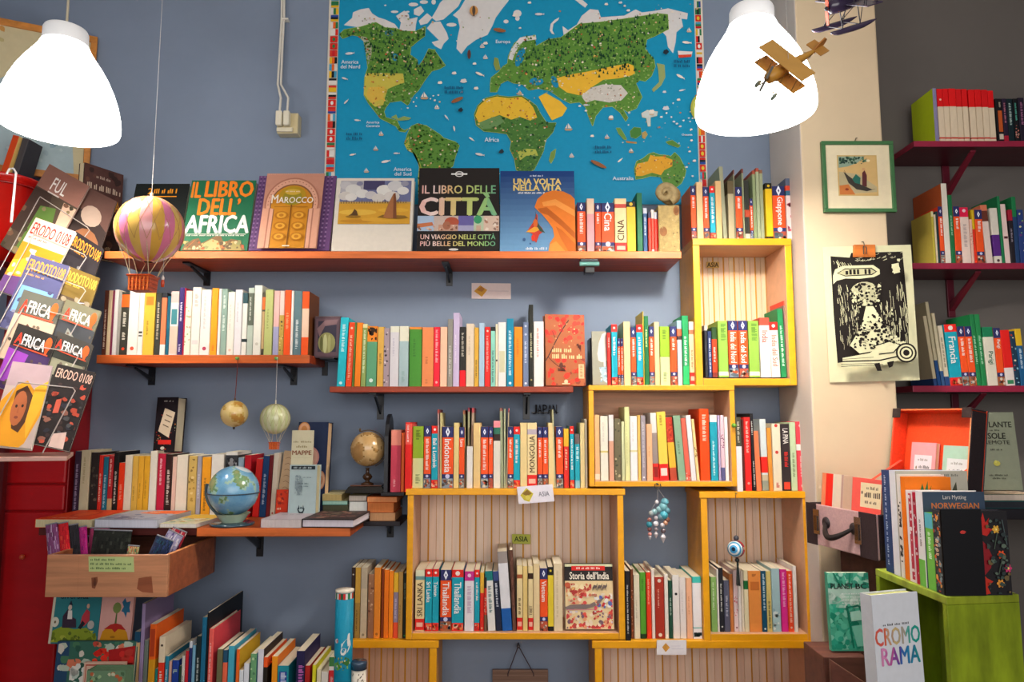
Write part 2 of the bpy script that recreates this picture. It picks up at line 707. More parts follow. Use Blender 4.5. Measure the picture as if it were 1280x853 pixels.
def crate(label, x0, x1, z0, z1, yf, planks, t=.021, over=0.0, vertical=True, pine='e2ac86', back='fbe3cc', group='yellow edged wooden crates', top=True, hook=None):
    """a box shelf open to the front: yellow painted edges, bare pine inside, boarded back"""
    YE, YO = 'efa70f', 'e09a12'
    yb = WALL - .004
    r = empty('crate_shelf', ((x0 + x1) / 2, yf, z0))
    m = MB(); m.box(x0 - over, x1 + over, yf - .002, yb, z1 - t, z1, pine, f=YE, t=YE, l=YO, r=YO, d='cf9c72')
    m.build('top_board', PAINT, r, bevel=.0016)
    m = MB(); m.box(x0 + t + .0002, x1 - t - .0002, yf, yb, z0, z0 + t, pine, f=YE, d=YO)
    m.build('bottom_board', PAINT, r, bevel=.0016)
    for s in (0, 1):
        a = x0 if s == 0 else x1 - t
        m = MB(); m.box(a, a + t, yf, yb, z0, z1 - t - .0002, YO, f=YE, l=YO if s == 0 else pine, r=pine if s == 0 else YO)
        m.build('side_board', PAINT, r, bevel=.0016)
    m = MB()
    a, b, c, d = x0 + t + .0003, x1 - t - .0003, z0 + t + .0003, z1 - t - .0004
    m.box(a, b, yb - .006, yb - .001, c, d, 'd9961a' if vertical else 'b97a52')
    rnd = random.Random(int(x0 * 1000))
    if vertical:
        w = (b - a) / planks
        for i in range(planks):
            k = mixc(back, 'f0c4a8', rnd.uniform(0, .55))
            g = .0026 if i % 2 else .0007
            m.box(a + i * w + g, a + (i + 1) * w - (.0026 if (i + 1) % 2 else .0007), yb - .0085, yb - .006, c, d, k)
    else:
        w = (d - c) / planks
        for i in range(planks):
            k = mixc(pine, 'bd7f5b', rnd.uniform(0, .7))
            m.box(a, b, yb - .0085, yb - .006, c + i * w + .0008, c + (i + 1) * w - .0008, k)
    m.build('back_panel', WOODZ if vertical else WOODX, r)
    tag(r, label, 'crate', group)
    return r


def shelves():
    # the long shelf under the world map
    z = Z(317.5, 2.28) - .0003
    r = wall_shelf('floating_shelf', 'long red-brown pine shelf below the world map', X(118, 2.24), X(857, 2.24), 2.24, z, .024, 'a5431f', edge='e87838',
                   brk=(X(250, 2.44), X(560, 2.44)), drop=.05)
    # clip lamp on that shelf's underside
    r = empty('clip_lamp', (X(738, 2.26), 2.26, z - .024))
    c = Vector((X(738, 2.26), 2.255, z - .024))
    m = MB(); m.box(c.x - .028, c.x + .028, 2.238, 2.29, c.z - .010, c.z - .0005, '23262b'); m.build('clamp_plate', METAL, r, bevel=.002)
    m = MB(); m.tube([(c.x - .031, 2.243, c.z - .017), (c.x + .031, 2.243, c.z - .017)], .0075, 12, '5f8f86'); m.build('glass_tube', GLOSS, r)
    m = MB(); m.box(c.x - .015, c.x + .017, 2.24, 2.28, c.z - .047, c.z - .026, '0d0e11'); m.build('switch_box', METAL, r, bevel=.003)
    tag(r, 'small dark metal clip fitting under the long shelf', 'lamp')

    z = ROWZ['A'] - .0002
    wall_shelf('floating_shelf', 'short red-brown shelf beneath the big pink balloon', X(116, 2.26), X(385, 2.26), 2.26, z, .027, 'a63c18', edge='de6a2c',
               brk=(X(186, 2.44), X(365, 2.44)), drop=.06)
    z = ROWZ['B'] - .0002
    wall_shelf('floating_shelf', 'thin dark red shelf in the middle of the wall', X(411, 2.265), X(717, 2.265), 2.265, z, .0185, '86341f', edge='a23f22',
               brk=(X(475, 2.44), X(658, 2.44)), drop=.085)
    # the desk-like shelf with the globe
    Yd, zd = 2.10, ROWZ['M'] - .0002
    x0, x1, xm = X(55, Yd), X(441, Yd), X(252, Yd)
    r = empty('desk_shelf', ((x0 + x1) / 2, WALL, zd - .022))
    m = MB(); m.box(x0, xm - .001, Yd + .01, WALL - .001, zd - .022, zd, '7a2f22', f='5f2520'); m.build('board', WOODX, r, bevel=.002)
    m = MB(); m.box(xm, x1, Yd, WALL - .001, zd - .024, zd, 'b4531f', f='d46c30'); m.build('board', WOODX, r, bevel=.002)
    for bx in (X(130, 2.44), X(330, 2.44)):
        bracket(r, bx, Yd, zd - .024, .12, .25, '17181c')
    tag(r, 'deep orange-brown shelf carrying the blue globe', 'shelf')


def crates():
    yf = 2.262
    zt = lambda py: Z(py, yf)
    # tall crate by the pillar
    crate('tall crate against the cream pillar, fewest books inside', X(871.5, yf), X(998.5, yf) - .001, zt(482), ROWZ['D'] - .0002, yf, 15, t=.022, back='e0cba6')
    crate('squat crate with horizontal pinkish boards at its back', X(736, yf), X(919, yf), ROWZ['F'] - .0162, ROWZ['C'] - .0002, yf, 4, t=.016, vertical=False)
    crate('wide crate holding the Indian history book and green tag', X(511, yf), X(777.5, yf), ROWZ['I'] - .0192, ROWZ['H'] - .0002, yf, 24, t=.019, over=.006)
    crate('crate beside the pillar with the eye charm hanging inside', X(873, yf), X(1007.5, yf) - .002, ROWZ['L'] - .0202, ROWZ['G'] - .0002, yf, 12, t=.020, over=.004)
    crate('low crate at the bottom beside the blue map tube', X(435, yf) + .006, X(549, yf), ROWZ['J'] - .36, ROWZ['J'] - .0002, yf, 12, t=.022, over=.006, back='dcae88')
    crate('low wide crate at the bottom under the small white card', X(740, yf), X(1009, yf), ROWZ['K'] - .36, ROWZ['K'] - .0002, yf, 26, t=.022, over=.008)
def rows():
    G1 = 'books on the wall shelves'
    G2 = 'books in and on the yellow crates'
    G3 = 'books on the wine-red shelves'
    row('A', 'on the shelf under the pink balloon', 2.28, 444.4, .13, '''
126 131.5 363 6b3524 m:f0d9bf@.3,.9 | brown book with pale lettering
131.5 136.2 363 e8cfa4 | thin sand-coloured book beside the brown one
136.2 139 363 8a3350 | very thin purple-red book
139 144 362 e6e0da | plain white narrow book near the brown end
144 148 364 9a948c | thin grey book
148 158 365 3c3a30 .04-.24:f0601e m:e8e0cc@.32,.55 m:e8e0cc@.64,.76 o:e0451e@.9 | black book with an orange square at the top
158 170.6 360.5 e9e3d6 o:d9583a@.9 | wide white book with a small red dot
170.6 177 366 e6dcd2 s:33302c@.62,.65 s:33302c@.68,.7 | white book with a small black mark
177 191 366 dcae3c s:c77f2a@.06,.2 m:8a6a1e@.45,.68,.15 | broad yellow book
191.5 198.5 366 3a3a34 m:c9b9a0@.15,.75 | charcoal book with a pale title
198.7 205.3 366 f07a50 0-.08:23252c .83-1:e8e0d6 | coral book with black top and white foot
205.7 210 370 1c5c70 | thin dark teal book
210 220.5 364 ddd6ce .0-.18:c9b3aa .55-.98:cdb7a2 s:3f7f86@.28,.52 | white book with a boxed teal title
220.8 227 359.5 3b2a66 m:efe6f2@.22,.5 m:efe6f2@.84,.95 | purple book
227 229 360 b02440 | crimson sliver between purple and cream books
229 236.8 363.5 e4dac2 q:9fb07a,c7a08a,8aa06a@.25,.9 | cream book with a leafy green drawing
237 248 359 e3dccf m:bfa69a@.1,.3 s:cfc6c0@.78,.84 | tall off-white book left of a wide white one
248.4 261 362 e8dfd6 m:cbb8b0@.1,.6,.2 o:b03a50@.9 | wide white book left of the orange-yellow one
261.3 269.5 360 f79a1c m:c8701a@.85,.95 | orange-yellow book
270.3 274 361 ece5d8 | thin white book right of the orange-yellow one
274.4 281.7 361 8da596 m:dfe8de@.1,.3 m:dfe8de@.4,.65 | sage green book
282 291 365 e4dfd0 m:c9c0b4@.2,.6,.2 o:d8b7a0@.92 | cream book right of the sage one
291.3 300.3 362 e3dcdc m:c4bcbc@.2,.5,.2 | pale grey-white book above the green pin
300.7 307 366 e6e2d6 0-.17:2d4c52 .74-.79:2e3a3a | white book with dark teal head and black band
307.6 314.8 359.6 b7c2b2 .08-.56:5a6152 m:d8dccc@.14,.5,.25 | grey-green book with a dark upright panel
315 325 356.5 e6e3d4 o:c9c2b0@.84 | tallest white book
325.4 329 366 4a4434 .07-.27:ee6a2c .3-.9:c3a272 | slim dark book with an orange patch
329 339.2 362 b9bf76 c:a9b068 m:8f9650@.3,.6,.2 | lime green book
340 347.3 363.5 a9a6c6 0-.56:e6b7ae | book half pink, half lilac
347.5 353.5 363.5 c2a04a 0-.38:ecc9be q:3a3226,e0c070@.45,.95 | book with pink head and mottled mustard foot
353.6 361.8 362.5 f4571c m:f6a878@.35,.6 | orange-red book beside the mustard-footed one
362 365.2 363.5 efe7dc | white sliver left of the slate book
365.4 375.5 363.5 5f7a80 m:dfe6e2@.45,.9,.3 | slate grey-blue book
375.7 384.6 364.2 f35a1e .27-.72:f2cdb0 R:7a4420 c:f35a1e d:.12 | orange book with pale middle at the end
''', G1)
    row('B', 'on the shelf under the white tag', 2.285, 483.6, .135, '''
420.5 430.6 397 26bccb l:2.2 m:d8f4f4@.1,.5 o:d8f4f4@.95 | leaning turquoise book at the left end
431.5 439.2 403 ef4a1e l:2.1 o:f6d0b8@.09 m:f8c0a0@.2,.9 | leaning orange-red book next to turquoise
439.6 442.1 403 5c7a34 l:1.5 | thin green sliver between red and orange
442.4 449.9 403.3 fb861c l:1.4 | bright orange book near the turquoise end
450.5 456.5 405 8fa25a l:1 0-.06:e6dca0 m:e3e6c4@.1,.8 | olive book with cream flecks
457 469.7 407.7 5f9f76 l:.6 0-.26:f08a22 q:2a1c10,3a2412@.02,.24 o:dfeee0@.9 | green book with black-and-orange patterned head
470.5 478.6 408.6 dcab4e l:.4 m:8a6a2a@.45,.65 | mustard yellow book left of the grey patterned one
478.8 486 410.2 a9949a q:3a3034,4a4044,d8c8c8@.05,.97 | grey-pink book with black ornaments
486.5 497.8 407.7 d9d4d6 0-.1:e6e4d0 m:b9b4c0@.2,.5,.2 | wide pale grey book
498.2 510 407.7 a9bfc0 0-.25:e9e4cc m:8aa8a2@.75,.95,.3 | pale blue book with a cream head
511 526.4 408.6 4a8f32 0-.04:e88a3a m:3a6f2a@.2,.5,.2 | broad green book
527 541.3 409 ea8c54 m:c66a3c@.5,.62,.2 m:c66a3c@.88,.95,.2 | broad salmon-orange book
541.5 549.3 408.6 ee2238 m:f7b8b8@.05,.6 o:f7c0b8@.93 | bright red book beside salmon
549.7 558.6 408.6 f2c0a0 | peach book right of the bright red one
559 565.5 398.7 8f8a80 m:d0ccc2@.4,.85 | taupe book left of the tall lilac
565.9 573.8 391 cbb8d6 m:e8dcea@.3,.7,.2 | tall lilac book
574.2 581.8 408.6 2a2824 .73-1:ee1c24 m:c0b8a8@.1,.5 | black book with a red foot
582.3 592.3 404.5 e0cdb2 m:bfa98f@.2,.5,.2 | cream book right of the black-and-red one
592.6 598 409.4 dca83c m:6a5020@.55,.85 | narrow mustard book with dark title
598.4 605.3 403.6 a9c3d8 | pale blue narrow book
605.8 612.6 408.6 e92a24 o:f6d8c8@.07 m:f7b8a8@.15,.75 | red book between pale blue and mint
613.2 619 408.6 8fd0bc 0-.07:1e2422 m:1f5a52@.4,.95 | mint book with a black head
619.2 622.3 405 e9d9b8 s:2a2622@.57,.6 | cream sliver beside mint
622.5 632.5 402.8 e9e3dc s:cfc9a4@.45,.78 | white book with a beige label
633.2 642 398.2 1482a0 m:d6ecf0@.18,.85 o:e6f2f2@.95 | tall teal-blue book
642.7 653 408.6 fb8a1c m:c8641a@.2,.5,.25 | orange book right of teal-blue
653.7 660.8 402.8 6a7794 o:c7d0de@.06 o:c7d0de@.19 m:cfd8e4@.3,.65 o:dfe6f0@.95 | slate blue book with pale dots
661.4 667 380.7 27271f m:d0c8a0@.35,.65 o:c8b070@.92 | very tall black narrow book
667.3 680 402 ece2da m:e08070@.1,.55,.2 | white book with pinkish title
''', G1)
    row('C', 'on top of the squat crate', 2.28, 482, .13, '''
759.7 764 415.7 d8302a m:f6c8b8@.1,.3 | narrow red book beside the pale picture book
764.8 772.5 405.4 B:- | first turquoise guide from the left
772.7 776.3 423 O:- | small orange guide right of the first turquoise one
776.5 779.8 423 O:- | small orange guide touching the tall cream book
780.3 789 402 e8c893 | tall plain cream book left of centre
789.5 796 409 O:- | orange guide left of the second turquoise guide
796.3 804.6 405.8 B:- | second turquoise guide from the left
804.8 806.2 389 c9b23c n:folded_map | tall yellow-green folded map
806.5 812 395 1f6a3a m:d8e090@.2,.45 | tall dark green book with yellow title
812.4 818.8 408 O:- | orange guide between dark green and cream books
819 825.4 402.5 e8c893 | plain cream book beside the lime guide
826 838.4 408 G | two-tone lime and pale green guide
839 847.2 408 O:- | orange guide right of the lime one
847.7 853.6 400.5 d9d0c8 0-.13:9cc4d6 .13-.24:d8623c .24-.3:3a2a28 | white book with a sky and red pictured head
854.3 862.5 394.4 1f8f52 m:d6f0d8@.3,.72 .73-.98:2aa85e | tall green book near the tall crate
862.8 869.4 402 K:- m:8a6240@.45,.75 0-.13:d8cfc0 .13-.2:b06a4a | cream guide with red foot, touching the tall crate
''', G2)
    row('D', 'on top of the tall crate', 2.28, 300, .13, '''
864.7 871.3 232 O:- | first orange guide at the left
872 880 227.5 e6bf8a | plain tan book right of the first orange guide
880.4 887.5 233.6 O:- | second orange guide from the left
888.4 895.5 232.4 B:- | only turquoise guide
895.9 903.4 226 e4b67c | tan book right of the turquoise guide
904.6 909.8 208 9a9a7c n:folded_map l:-2 | tall grey-green folded map leaning left
911.4 919 226 b9ab86 0-.22:6a5a3c | grey-cream book with brown head
919.2 920.8 212 8c8a6a n:folded_map 0-.06:7a3a2c | thin folded map left of the middle orange guide
921 929.4 233.6 O:- | middle orange guide
929.7 932.3 210.6 8f9472 n:folded_map 0-.06:7a3a2c | folded map right of the middle orange guide
932.5 938.4 225 33342c .5-.62:b8482c .9-1:cfc4b0 | dark narrow book with red specks
938.6 942.6 248 O:- | short orange guide
943 947.2 213 8d9a6e n:folded_map 0-.05:a84a34 | first of three folded maps in a bunch
947.5 951.7 210 a3ac86 n:folded_map 0-.05:a84a34 | second, tallest of three folded maps in a bunch
952 956.5 212 9aa07c n:folded_map 0-.05:8a5a3c | third of three bunched folded maps, beside yellow
958.7 967.4 228.7 ecc21c 0-.1:1c1a16 .94-1:1c1a16 o:ecc21c@.05 | yellow book with black ends
967.8 983.6 232.4 O:Giappone | thick orange guide titled Giappone
984.6 998.4 222.7 ecd6d2 0-.12:5f6a80 .12-.2:e0482c .2-.28:3c6a86 q:c05a6a,8a3a4a@.4,.95 | pink-white thick guide at the right end
''', G2)
    row('E', 'on the long shelf, right end', 2.28, 317.5, .13, '''
721.8 732.5 253 O:- | first orange-red guide beside the blue cover
734 743.4 248 e6c8ac .28-.95:e8a0a0 | cream and pink book between orange guides
744.3 751.8 253.5 O:- | narrow orange guide left of the thick one
752.2 768.5 253.5 O:Cina | thick orange guide titled Cina
769 784 248 K:CINA .1-.17:c8483a | cream guide lettered CINA reading upward
784.3 795.5 251.8 e9b92c 0-.1:26241c o:e9b92c@.05 .97-1:2a2418 | yellow book with black head
797 804 240.9 1f6a44 | dark green book
804.6 809.8 260 2c4f7c 0-.12:c8cbd6 m:dfe6ee@.2,.6 | slim blue book
811 814.7 265 e0402c 0-.14:3a3a58 | first of four little red guides
814.9 818.5 262 e8d0c8 .2-.9:e5442e | second of four little red guides, white head
818.7 822.1 265 d9301f 0-.16:c9ccd6 | third of four little red guides, grey head
822.3 826.4 263 e2281f 0-.2:2c3a5c .86-1:c86a4a | fourth little red guide beside the stone bookend
''', G1)
    row('F', 'inside the squat crate', 2.28, 601.4, .12, '''
744 750.3 518.6 eab884 .9-.98:f2ddc0 | peach book at the left end
751 760.8 520 e9e4d0 .54-.57:cdbb70 m:cfc7b8@.1,.4,.2 | cream-white book with a thin gold line
761.7 768 518.6 d9a084 0-.4:e6dcd8 | book white above and brown-pink below
768.6 777 523.5 6a6248 q:8a7a58,3a3a28,c7b894,55553a@.05,.97 | book with a dark olive photographic spine
777.6 781.5 526.8 cfd0a0 | narrow pale olive book
781.9 788.1 508.7 dcdc9c m:c0bf86@.2,.8,.2 | tallest, pale lime book
788.5 797.6 520 ebe6e2 .53-.56:d9cf9a m:d0cac4@.1,.4,.2 | white book with a fine yellow line
798 801.8 519 e6bb60 | thin golden book
802.2 808.2 519.4 9a8f94 m:c8bfc4@.1,.8 o:f0eaea@.95 | grey-lilac book
809 816.4 530 ecb183 m:c98f60@.4,.6,.25 | shorter peach book in the middle
817 824.6 516 8f7f78 l:-1.9 0-.3:dcd3cc .75-1:cf2a20 s:8a1a14@.8,.95 | leaning photo book with red box at the foot
825 836.4 515 e8c64e l:-2 .76-1:e3221c s:f4d8cc@.82,.93 m:9a8028@.05,.2,.3 | leaning yellow book with a red foot
838.3 847 521.8 e9b234 l:-3.7 0-.4:b8331f .8-1:b0442c q:8a2418,d0502c@.03,.38 | leaning yellow book with dark red ends
848.5 857.8 519.7 86a686 l:-3.9 m:4f7454@.4,.6,.25 | leaning sage green book
858.2 864.3 523 e0604c l:-4 q:f2d0c0,c03a2a@.88,.98 | leaning salmon red book
864.6 870.9 519.4 e6e1e2 l:-4 | leaning white book
871.3 875 524 f0cf8c l:-4 q:8a6a3a@.45,.65 | leaning pale yellow book
876 888.6 511.2 f4490f m:fbd8c4@.08,.45 c:ee4a14 d:.14 H | thick bright orange-red book
889.2 898.4 518.6 1c9aac 0-.11:e4dcd4 m:d8f0f0@.4,.92,.25 | teal book with a white head
899.2 902 519 b9a8cc | thin lilac book
902.3 907.2 519 ecc8d2 .8-1:5a5a86 q:8a4a6a@.3,.5 | pink book with a violet foot
907.6 912 521 efe9e4 | white book at the right end
''', G2)
    row('L', 'in the crate with the eye charm', 2.28, 790.6, .135, '''
890 897.4 721.5 86b060 m:d6e6bc@.1,.6,.25 | light green book at the left end
897.6 900 712 ece6de | thin white book left of the black one
900.5 906 710 26262c m:dcd8d0@.25,.7,.3 o:e4e0d8@.92 | black book with white title
906.3 913.4 725.6 55566a m:c0c0cc@.3,.7 | slate book
913.7 918.2 718 c8783c | orange-brown narrow book
918.6 924 713 efd3d0 q:c8404a,d8808a@.3,.8 o:7a2a30@.93 | pink-white book with red flecks
924.3 928.2 711 eee4da | white narrow book right of the pink flecked one
928.4 931.3 714 e9d9c0 | thin cream book
931.5 937.2 713 e9dcb4 .17-.31:1f6a34 | cream book with a dark green square
937.4 953.4 713.8 e58f42 s:c06a2a@.18,.32 m:a85a28@.05,.1,.3 | broad orange-tan book
953.7 959.8 713.8 17506c m:cfe0e8@.05,.65 o:d8e4ea@.95 | dark petrol-blue book
960 966.2 714.3 d8c274 m:5a5230@.5,.95 | straw yellow book
966.8 977.2 711 a9c8cc q:dfe8e4,8fb0b8@.55,.97 | light blue book with cloudy foot
978 986.2 712 dc2a8c m:f4b8d8@.05,.6 | magenta book
986.5 993.2 714 ec4a22 m:fbd0b8@.05,.85 o:f6c8b0@.93 | orange-red book beside magenta
993.7 998.4 708 ece4dc | white book at the right end
''', G2)
    row('G', 'on the crate beside the pillar', 2.28, 614, .13, '''
922 929.4 521.6 ebe6e6 0-.39:4a473a c:4a473a m:c8c0a8@.06,.34 b:616 y:2.262 | white book with a dark olive upper third
929.6 932.2 524 5a1f18 | thin dark brown-red book
932.4 940.6 521.6 e32420 m:f8c8b8@.06,.5 o:f0a898@.9 | red book with white title
941.6 946 517 1f1d20 l:-.8 m:d8d0c8@.1,.28 m:d8d0c8@.62,.95 | black leaning book with white title
946.4 953 539 ee7b4e l:-1.9 | shorter leaning coral book
953.6 961.6 524 cfd8d6 l:-.8 .53-.75:ec2418 .78-.86:c0b090 .86-1:8a8f80 | pale blue-white book with a red band
962 967.2 534.8 e08f34 l:-.6 | narrow amber book
967.6 978.4 529.5 e6d9bc o:cc3a30@.03 o:d0483a@.43 m:d0685a@.88,.97 | cream book with a red dot
978.7 989.8 530 33292a t:LA_PINA@e8e0d8@.07,.3 m:e0342a@.42,.66,.4 s:e0452c@.87,.98 | dark book with white and red title
990 997.8 527.8 bfd0a6 m:7a8a64@.45,.8 | pale green book
998 1010.4 527 e5434f .33-.42:f2ebe4 o:f6d0cc@.06 m:f6c8c4@.5,.8,.3 o:f6d0cc@.93 | pink-red thick book with a white band
''', G2)
    row('H', 'in the row above the name card', 2.28, 610.6, .13, '''
487.4 500.3 537.6 cf4258 0-.25:f3927e m:f0b0b0@.8,.92,.2 b:615.5 | two-tone pink and salmon book at the left end
500.8 504.8 540.9 ee6a2a b:615.5 | narrow orange book between pink and red
505.4 513.6 528 e8201c .02-.32:ee5a4c c:e8201c m:f6d8d0@.04,.3,.25 b:615.5 y:2.262 | tall bright red book
515 528.5 533 G | lime and pale green two-tone guide
529 538 532.3 O:- | orange guide between lime and turquoise guides
538.6 546.8 532.3 B:Bali_e_Lombok | turquoise guide titled Bali e Lombok
547.2 549.6 512 a98a84 n:folded_map l:-1 0-.05:a84a44 | folded map leaning left behind Bali
549.9 551.8 516 d8c98c n:folded_map l:-.5 | yellowish folded map before Indonesia
552 566.3 533.5 O:Indonesia | thick orange guide titled Indonesia
566.6 573.3 528.6 e3c986 | cream book right of the Indonesia guide
573.5 580.2 534 O:Laos | narrow orange guide titled Laos
580.6 583.4 513 8f8a66 n:folded_map l:-1.6 y:2.3 0-.05:9a5a44 | folded map leaning left behind the short white book
584 586.6 509.5 a9a884 n:folded_map y:2.31 0-.05:a8485a | upright folded map behind the short white book
587 590.4 510 b09a84 n:folded_map l:1.2 y:2.31 0-.06:b84a50 | folded map leaning right behind the short white book
583 590.6 558 e9e2da | short white book
591.3 600.4 528.6 e6c384 | plain cream book right of the short white one
600.8 610.2 533.5 O:- | thick orange guide left of Iran
610.5 616 533.5 O:Iran | narrow orange guide titled Iran
616.6 625.4 526 e4dccc 0-.1:e88a90 .1-.2:2c6a54 .2-.3:33251e | white book with pink, green and brown head
625.6 629.4 510 9a9f7e n:folded_map l:-.8 0-.04:8a5a50 | first grey-green folded map beside the pictured head
629.6 632 511 aeb08c n:folded_map | second grey-green folded map, upright
632.2 634 510.5 b3a284 n:folded_map l:1.6 0-.05:9a4a50 | brownish folded map leaning right
634.5 641.8 533.5 O:- | orange guide left of the turquoise one near Mongolia
642 650 533.5 B:- | turquoise guide left of Mongolia
650.2 659 528.6 e5cb8e | broad plain cream book left of Mongolia
659.2 671.3 528.6 K:MONGOLIA .1-.18:b9a8b4 | cream guide lettered MONGOLIA
672 678.4 534 O:- | first orange guide right of Mongolia
678.6 685.3 534 O:- | second orange guide right of Mongolia
685.6 692.9 528.6 e7cc90 | plain cream book after the Mongolia guides
693.1 695 512 b8b48a n:folded_map l:-1.5 | folded map with yellowish edge near the red guide
695.3 704.2 533.5 O:- | orange guide left of the red and yellow book
704.9 711.5 536 d82a24 0-.3:e8b02c .86-1:c8301f m:f4d8b0@.35,.7 | red book with a yellow head
712.6 718.1 533 B:- | narrow turquoise guide near the right end
718.8 725.2 542.5 1f9fb0 0-.19:6a5a58 .86-1:8ab8c4 m:dff0f0@.24,.5,.5 | shorter teal book with a photo head
725.7 731.4 528.6 d9c48c | olive-cream book second from the right end
731.8 734.8 523.6 dcd3ba | thin cream book at the right end
''', G2, xmid=640)
    row('I', 'in the wide crate', 2.28, 789.5, .14, '''
518.4 530 713 K:SRI_LANKA 0-.1:dfe0c0 .1-.16:6f9a9a | cream guide lettered SRI LANKA
530.6 539.6 711.6 B:Sri_Lanka | turquoise guide titled Sri Lanka
539.9 548 711.6 B:Taiwan | turquoise guide titled Taiwan
549.8 563.6 712.5 O:Thailandia | orange guide titled Thailandia
564.2 579 712.5 B:Thailandia | thick turquoise guide titled Thailandia
580.3 592.3 714.4 e8e0e4 0-.16:cc2c8c o:f4c8e4@.07 m:c8a8c0@.25,.7,.4 | white guide with a magenta head
592.7 599.3 712.5 B:- | narrow turquoise guide right of the magenta-headed one
599.8 604.8 716 d8291e 0-.35:e3b03a o:f0d8a0@.95 | yellow and red narrow book
605 608.4 722 d8392a 0-.2:2a2420 .7-1:7a5a44 q:e8c8b0@.35,.65 | narrow red book with a black head
610 619.6 714.4 e8e4de l:-3.4 0-.16:187a78 m:5a7a78@.25,.7,.4 | leaning white book with a green head
620.3 627.4 714.4 20263c l:-3.8 0-.16:3a4a80 m:dfe2ec@.2,.6 | leaning navy book
628 640.4 690 e4e2e6 l:-4 0-.15:9a8f8a .72-1:1c5ca8 | tall leaning white book with a blue foot
641 645.4 688 6a4436 l:-2.6 q:8a5a44,4a2e26@.1,.95 | tall brown narrow book beside the blue-footed one
646 653.3 707 K:- .14-.2:a0522c m:6a4a24@.5,.75 | cream guide with red foot left of plain cream
653.5 659.6 708 e6c77c | plain cream-yellow book left of Tibet
660.3 666.6 707.8 K:TIBET .11-.2:3a2418 | cream guide lettered TIBET
666.8 674.8 705 e9cf9c | plain cream book right of Tibet
675 684.8 710.6 O:Vietnam | orange guide titled Vietnam
685 692.2 709 e6cb34 0-.13:1f1d18 .93-1:1f1d18 o:e6cb34@.06 | yellow book with black ends
692.5 703.6 705 e6d2ac m:cdb68c@.1,.8,.2 | broad pale cream book beside the Indian history
''', G2)
    row('J', 'left of the wide crate', 2.28, 798.6, .135, '''
437.4 442.2 709.7 3a2a22 o:e0d8c8@.1 | dark brown book at the left end
442.4 449.2 709.7 c99a3c .5-1:a8823c m:5a3a1c@.6,.9,.2 | ochre book
449.5 457.8 709.7 cdb99a .0-.3:b8a890 o:8a7a60@.95 | beige-grey book
458.8 466.2 718 9a6a4c q:b88a68,6a3a28,caa888@.05,.95 | shorter brown photo book
466.4 474.6 709.7 ec8c2c o:a85a1c@.94 | light orange book
475.6 478.7 711.5 8a3a18 | dark rust sliver
478.9 484.7 712.5 f57a18 | first bright orange book
485 490.6 714 f98a1c | second bright orange book
490.9 497 716 8f7f94 0-.3:e4b02c .76-1:e8502c m:c8b8cc@.4,.7 | violet book with yellow head and red foot
497.2 502.7 715 c49a54 m:7a5a2c@.5,.8,.2 | tan book
503 507.4 717 1c2620 m:6a7a6a@.15,.4 o:1fa050@.96 | black-green book against the crate
''', G2)
    row('K', 'under the turquoise charm', 2.28, 799, .14, '''
782.6 789 714 1e1c22 b:803 y:2.262 m:dcd8d4@.2,.9,.25 | black book jutting forward with white title
789.2 793 712 7a3f22 q:d8a080,c85a30@.3,.9 | brown book right of the black one
793.3 800.7 718.6 e9dcc0 m:c8b898@.4,.7,.2 | cream book left of the green one
801 808.4 715.7 59a02e .93-1:1f3a1c m:3a7a1e@.1,.3,.3 | green book with a dark foot
809 815.2 715.7 ea3b1a m:f8b098@.1,.5,.3 | orange-red narrow book
815.5 819.5 712 efe0d4 | thin cream-white book right of orange-red
819.8 831.5 721.6 a8301f o:e8d8c8@.06 m:e8b8a0@.2,.5,.15 o:e8d8c8@.94 | broad brick-red book
831.8 836.5 718 eee4d8 | narrow white book left of dark green
837 841.8 726 1f4a38 m:b8c8b8@.3,.6 | thin dark green book
842 850.6 719 ebe3dc o:2a2624@.3 | first broad white book with small black emblem
850.9 858.8 722 eadfd8 m:d0c4bc@.2,.6,.2 | second broad white book left of peach
859.2 866.6 723 f0b48c m:d08a60@.3,.6,.2 | peach book
867 878.2 721 f0ecec 0-.1:3fb8ae .82-.835:4fb0a8 q:2a3a3a@.90,.97 d:.17 | thick white book with turquoise band
''', G2)
    row('P', 'in the tall crate', 2.28, 474, .12, '''
882 885.8 406.5 2f3036 0-.1:c8c0b4 | dark narrow book at the left end
886 890.8 414 2c3a66 m:dfe4f0@.15,.9 | slim navy guide with white title
891.2 897.6 409 e8411c 0-.24:2a4a24 .9-1:7a2a20 m:fbd8c8@.4,.7 | red guide with dark green head
899 911.2 401 8fb84a .9-.97:dfe8c8 m:4d7a2c@.05,.35,.5 | first broad light green guide
912 924.1 400.8 O:India_del_Nord | orange guide titled India del Nord
924.8 936.4 400.8 O:India_del_Sud | orange guide titled India del Sud
937.4 950.4 401 8cb446 .9-.97:dfe8c8 m:4d7a2c@.05,.35,.5 | second broad light green guide
951.6 964.4 397 ebe0d6 0-.13:c84a38 t:India@d8584a@.22,.42 | white guide with red picture head
964.9 976 402.6 ecdcd2 l:-1.2 0-.15:e2281f o:f6d0c8@.07 t:India_del_Sud@d8806a@.24,.8 | leaning white guide with a red head
977 984.2 386 1f8048 l:-1.6 m:d0ecd4@.25,.85 | leaning tall green book
984.4 986.2 376 8a6a64 n:folded_map l:-1 0-.06:e0402c | tall folded map with a red tip
986.4 990 377 a9a090 n:folded_map l:-1 0-.06:3a3230 | tall grey folded map at the right end
''', G2, z=Z(480.5, 2.262) + .0223)
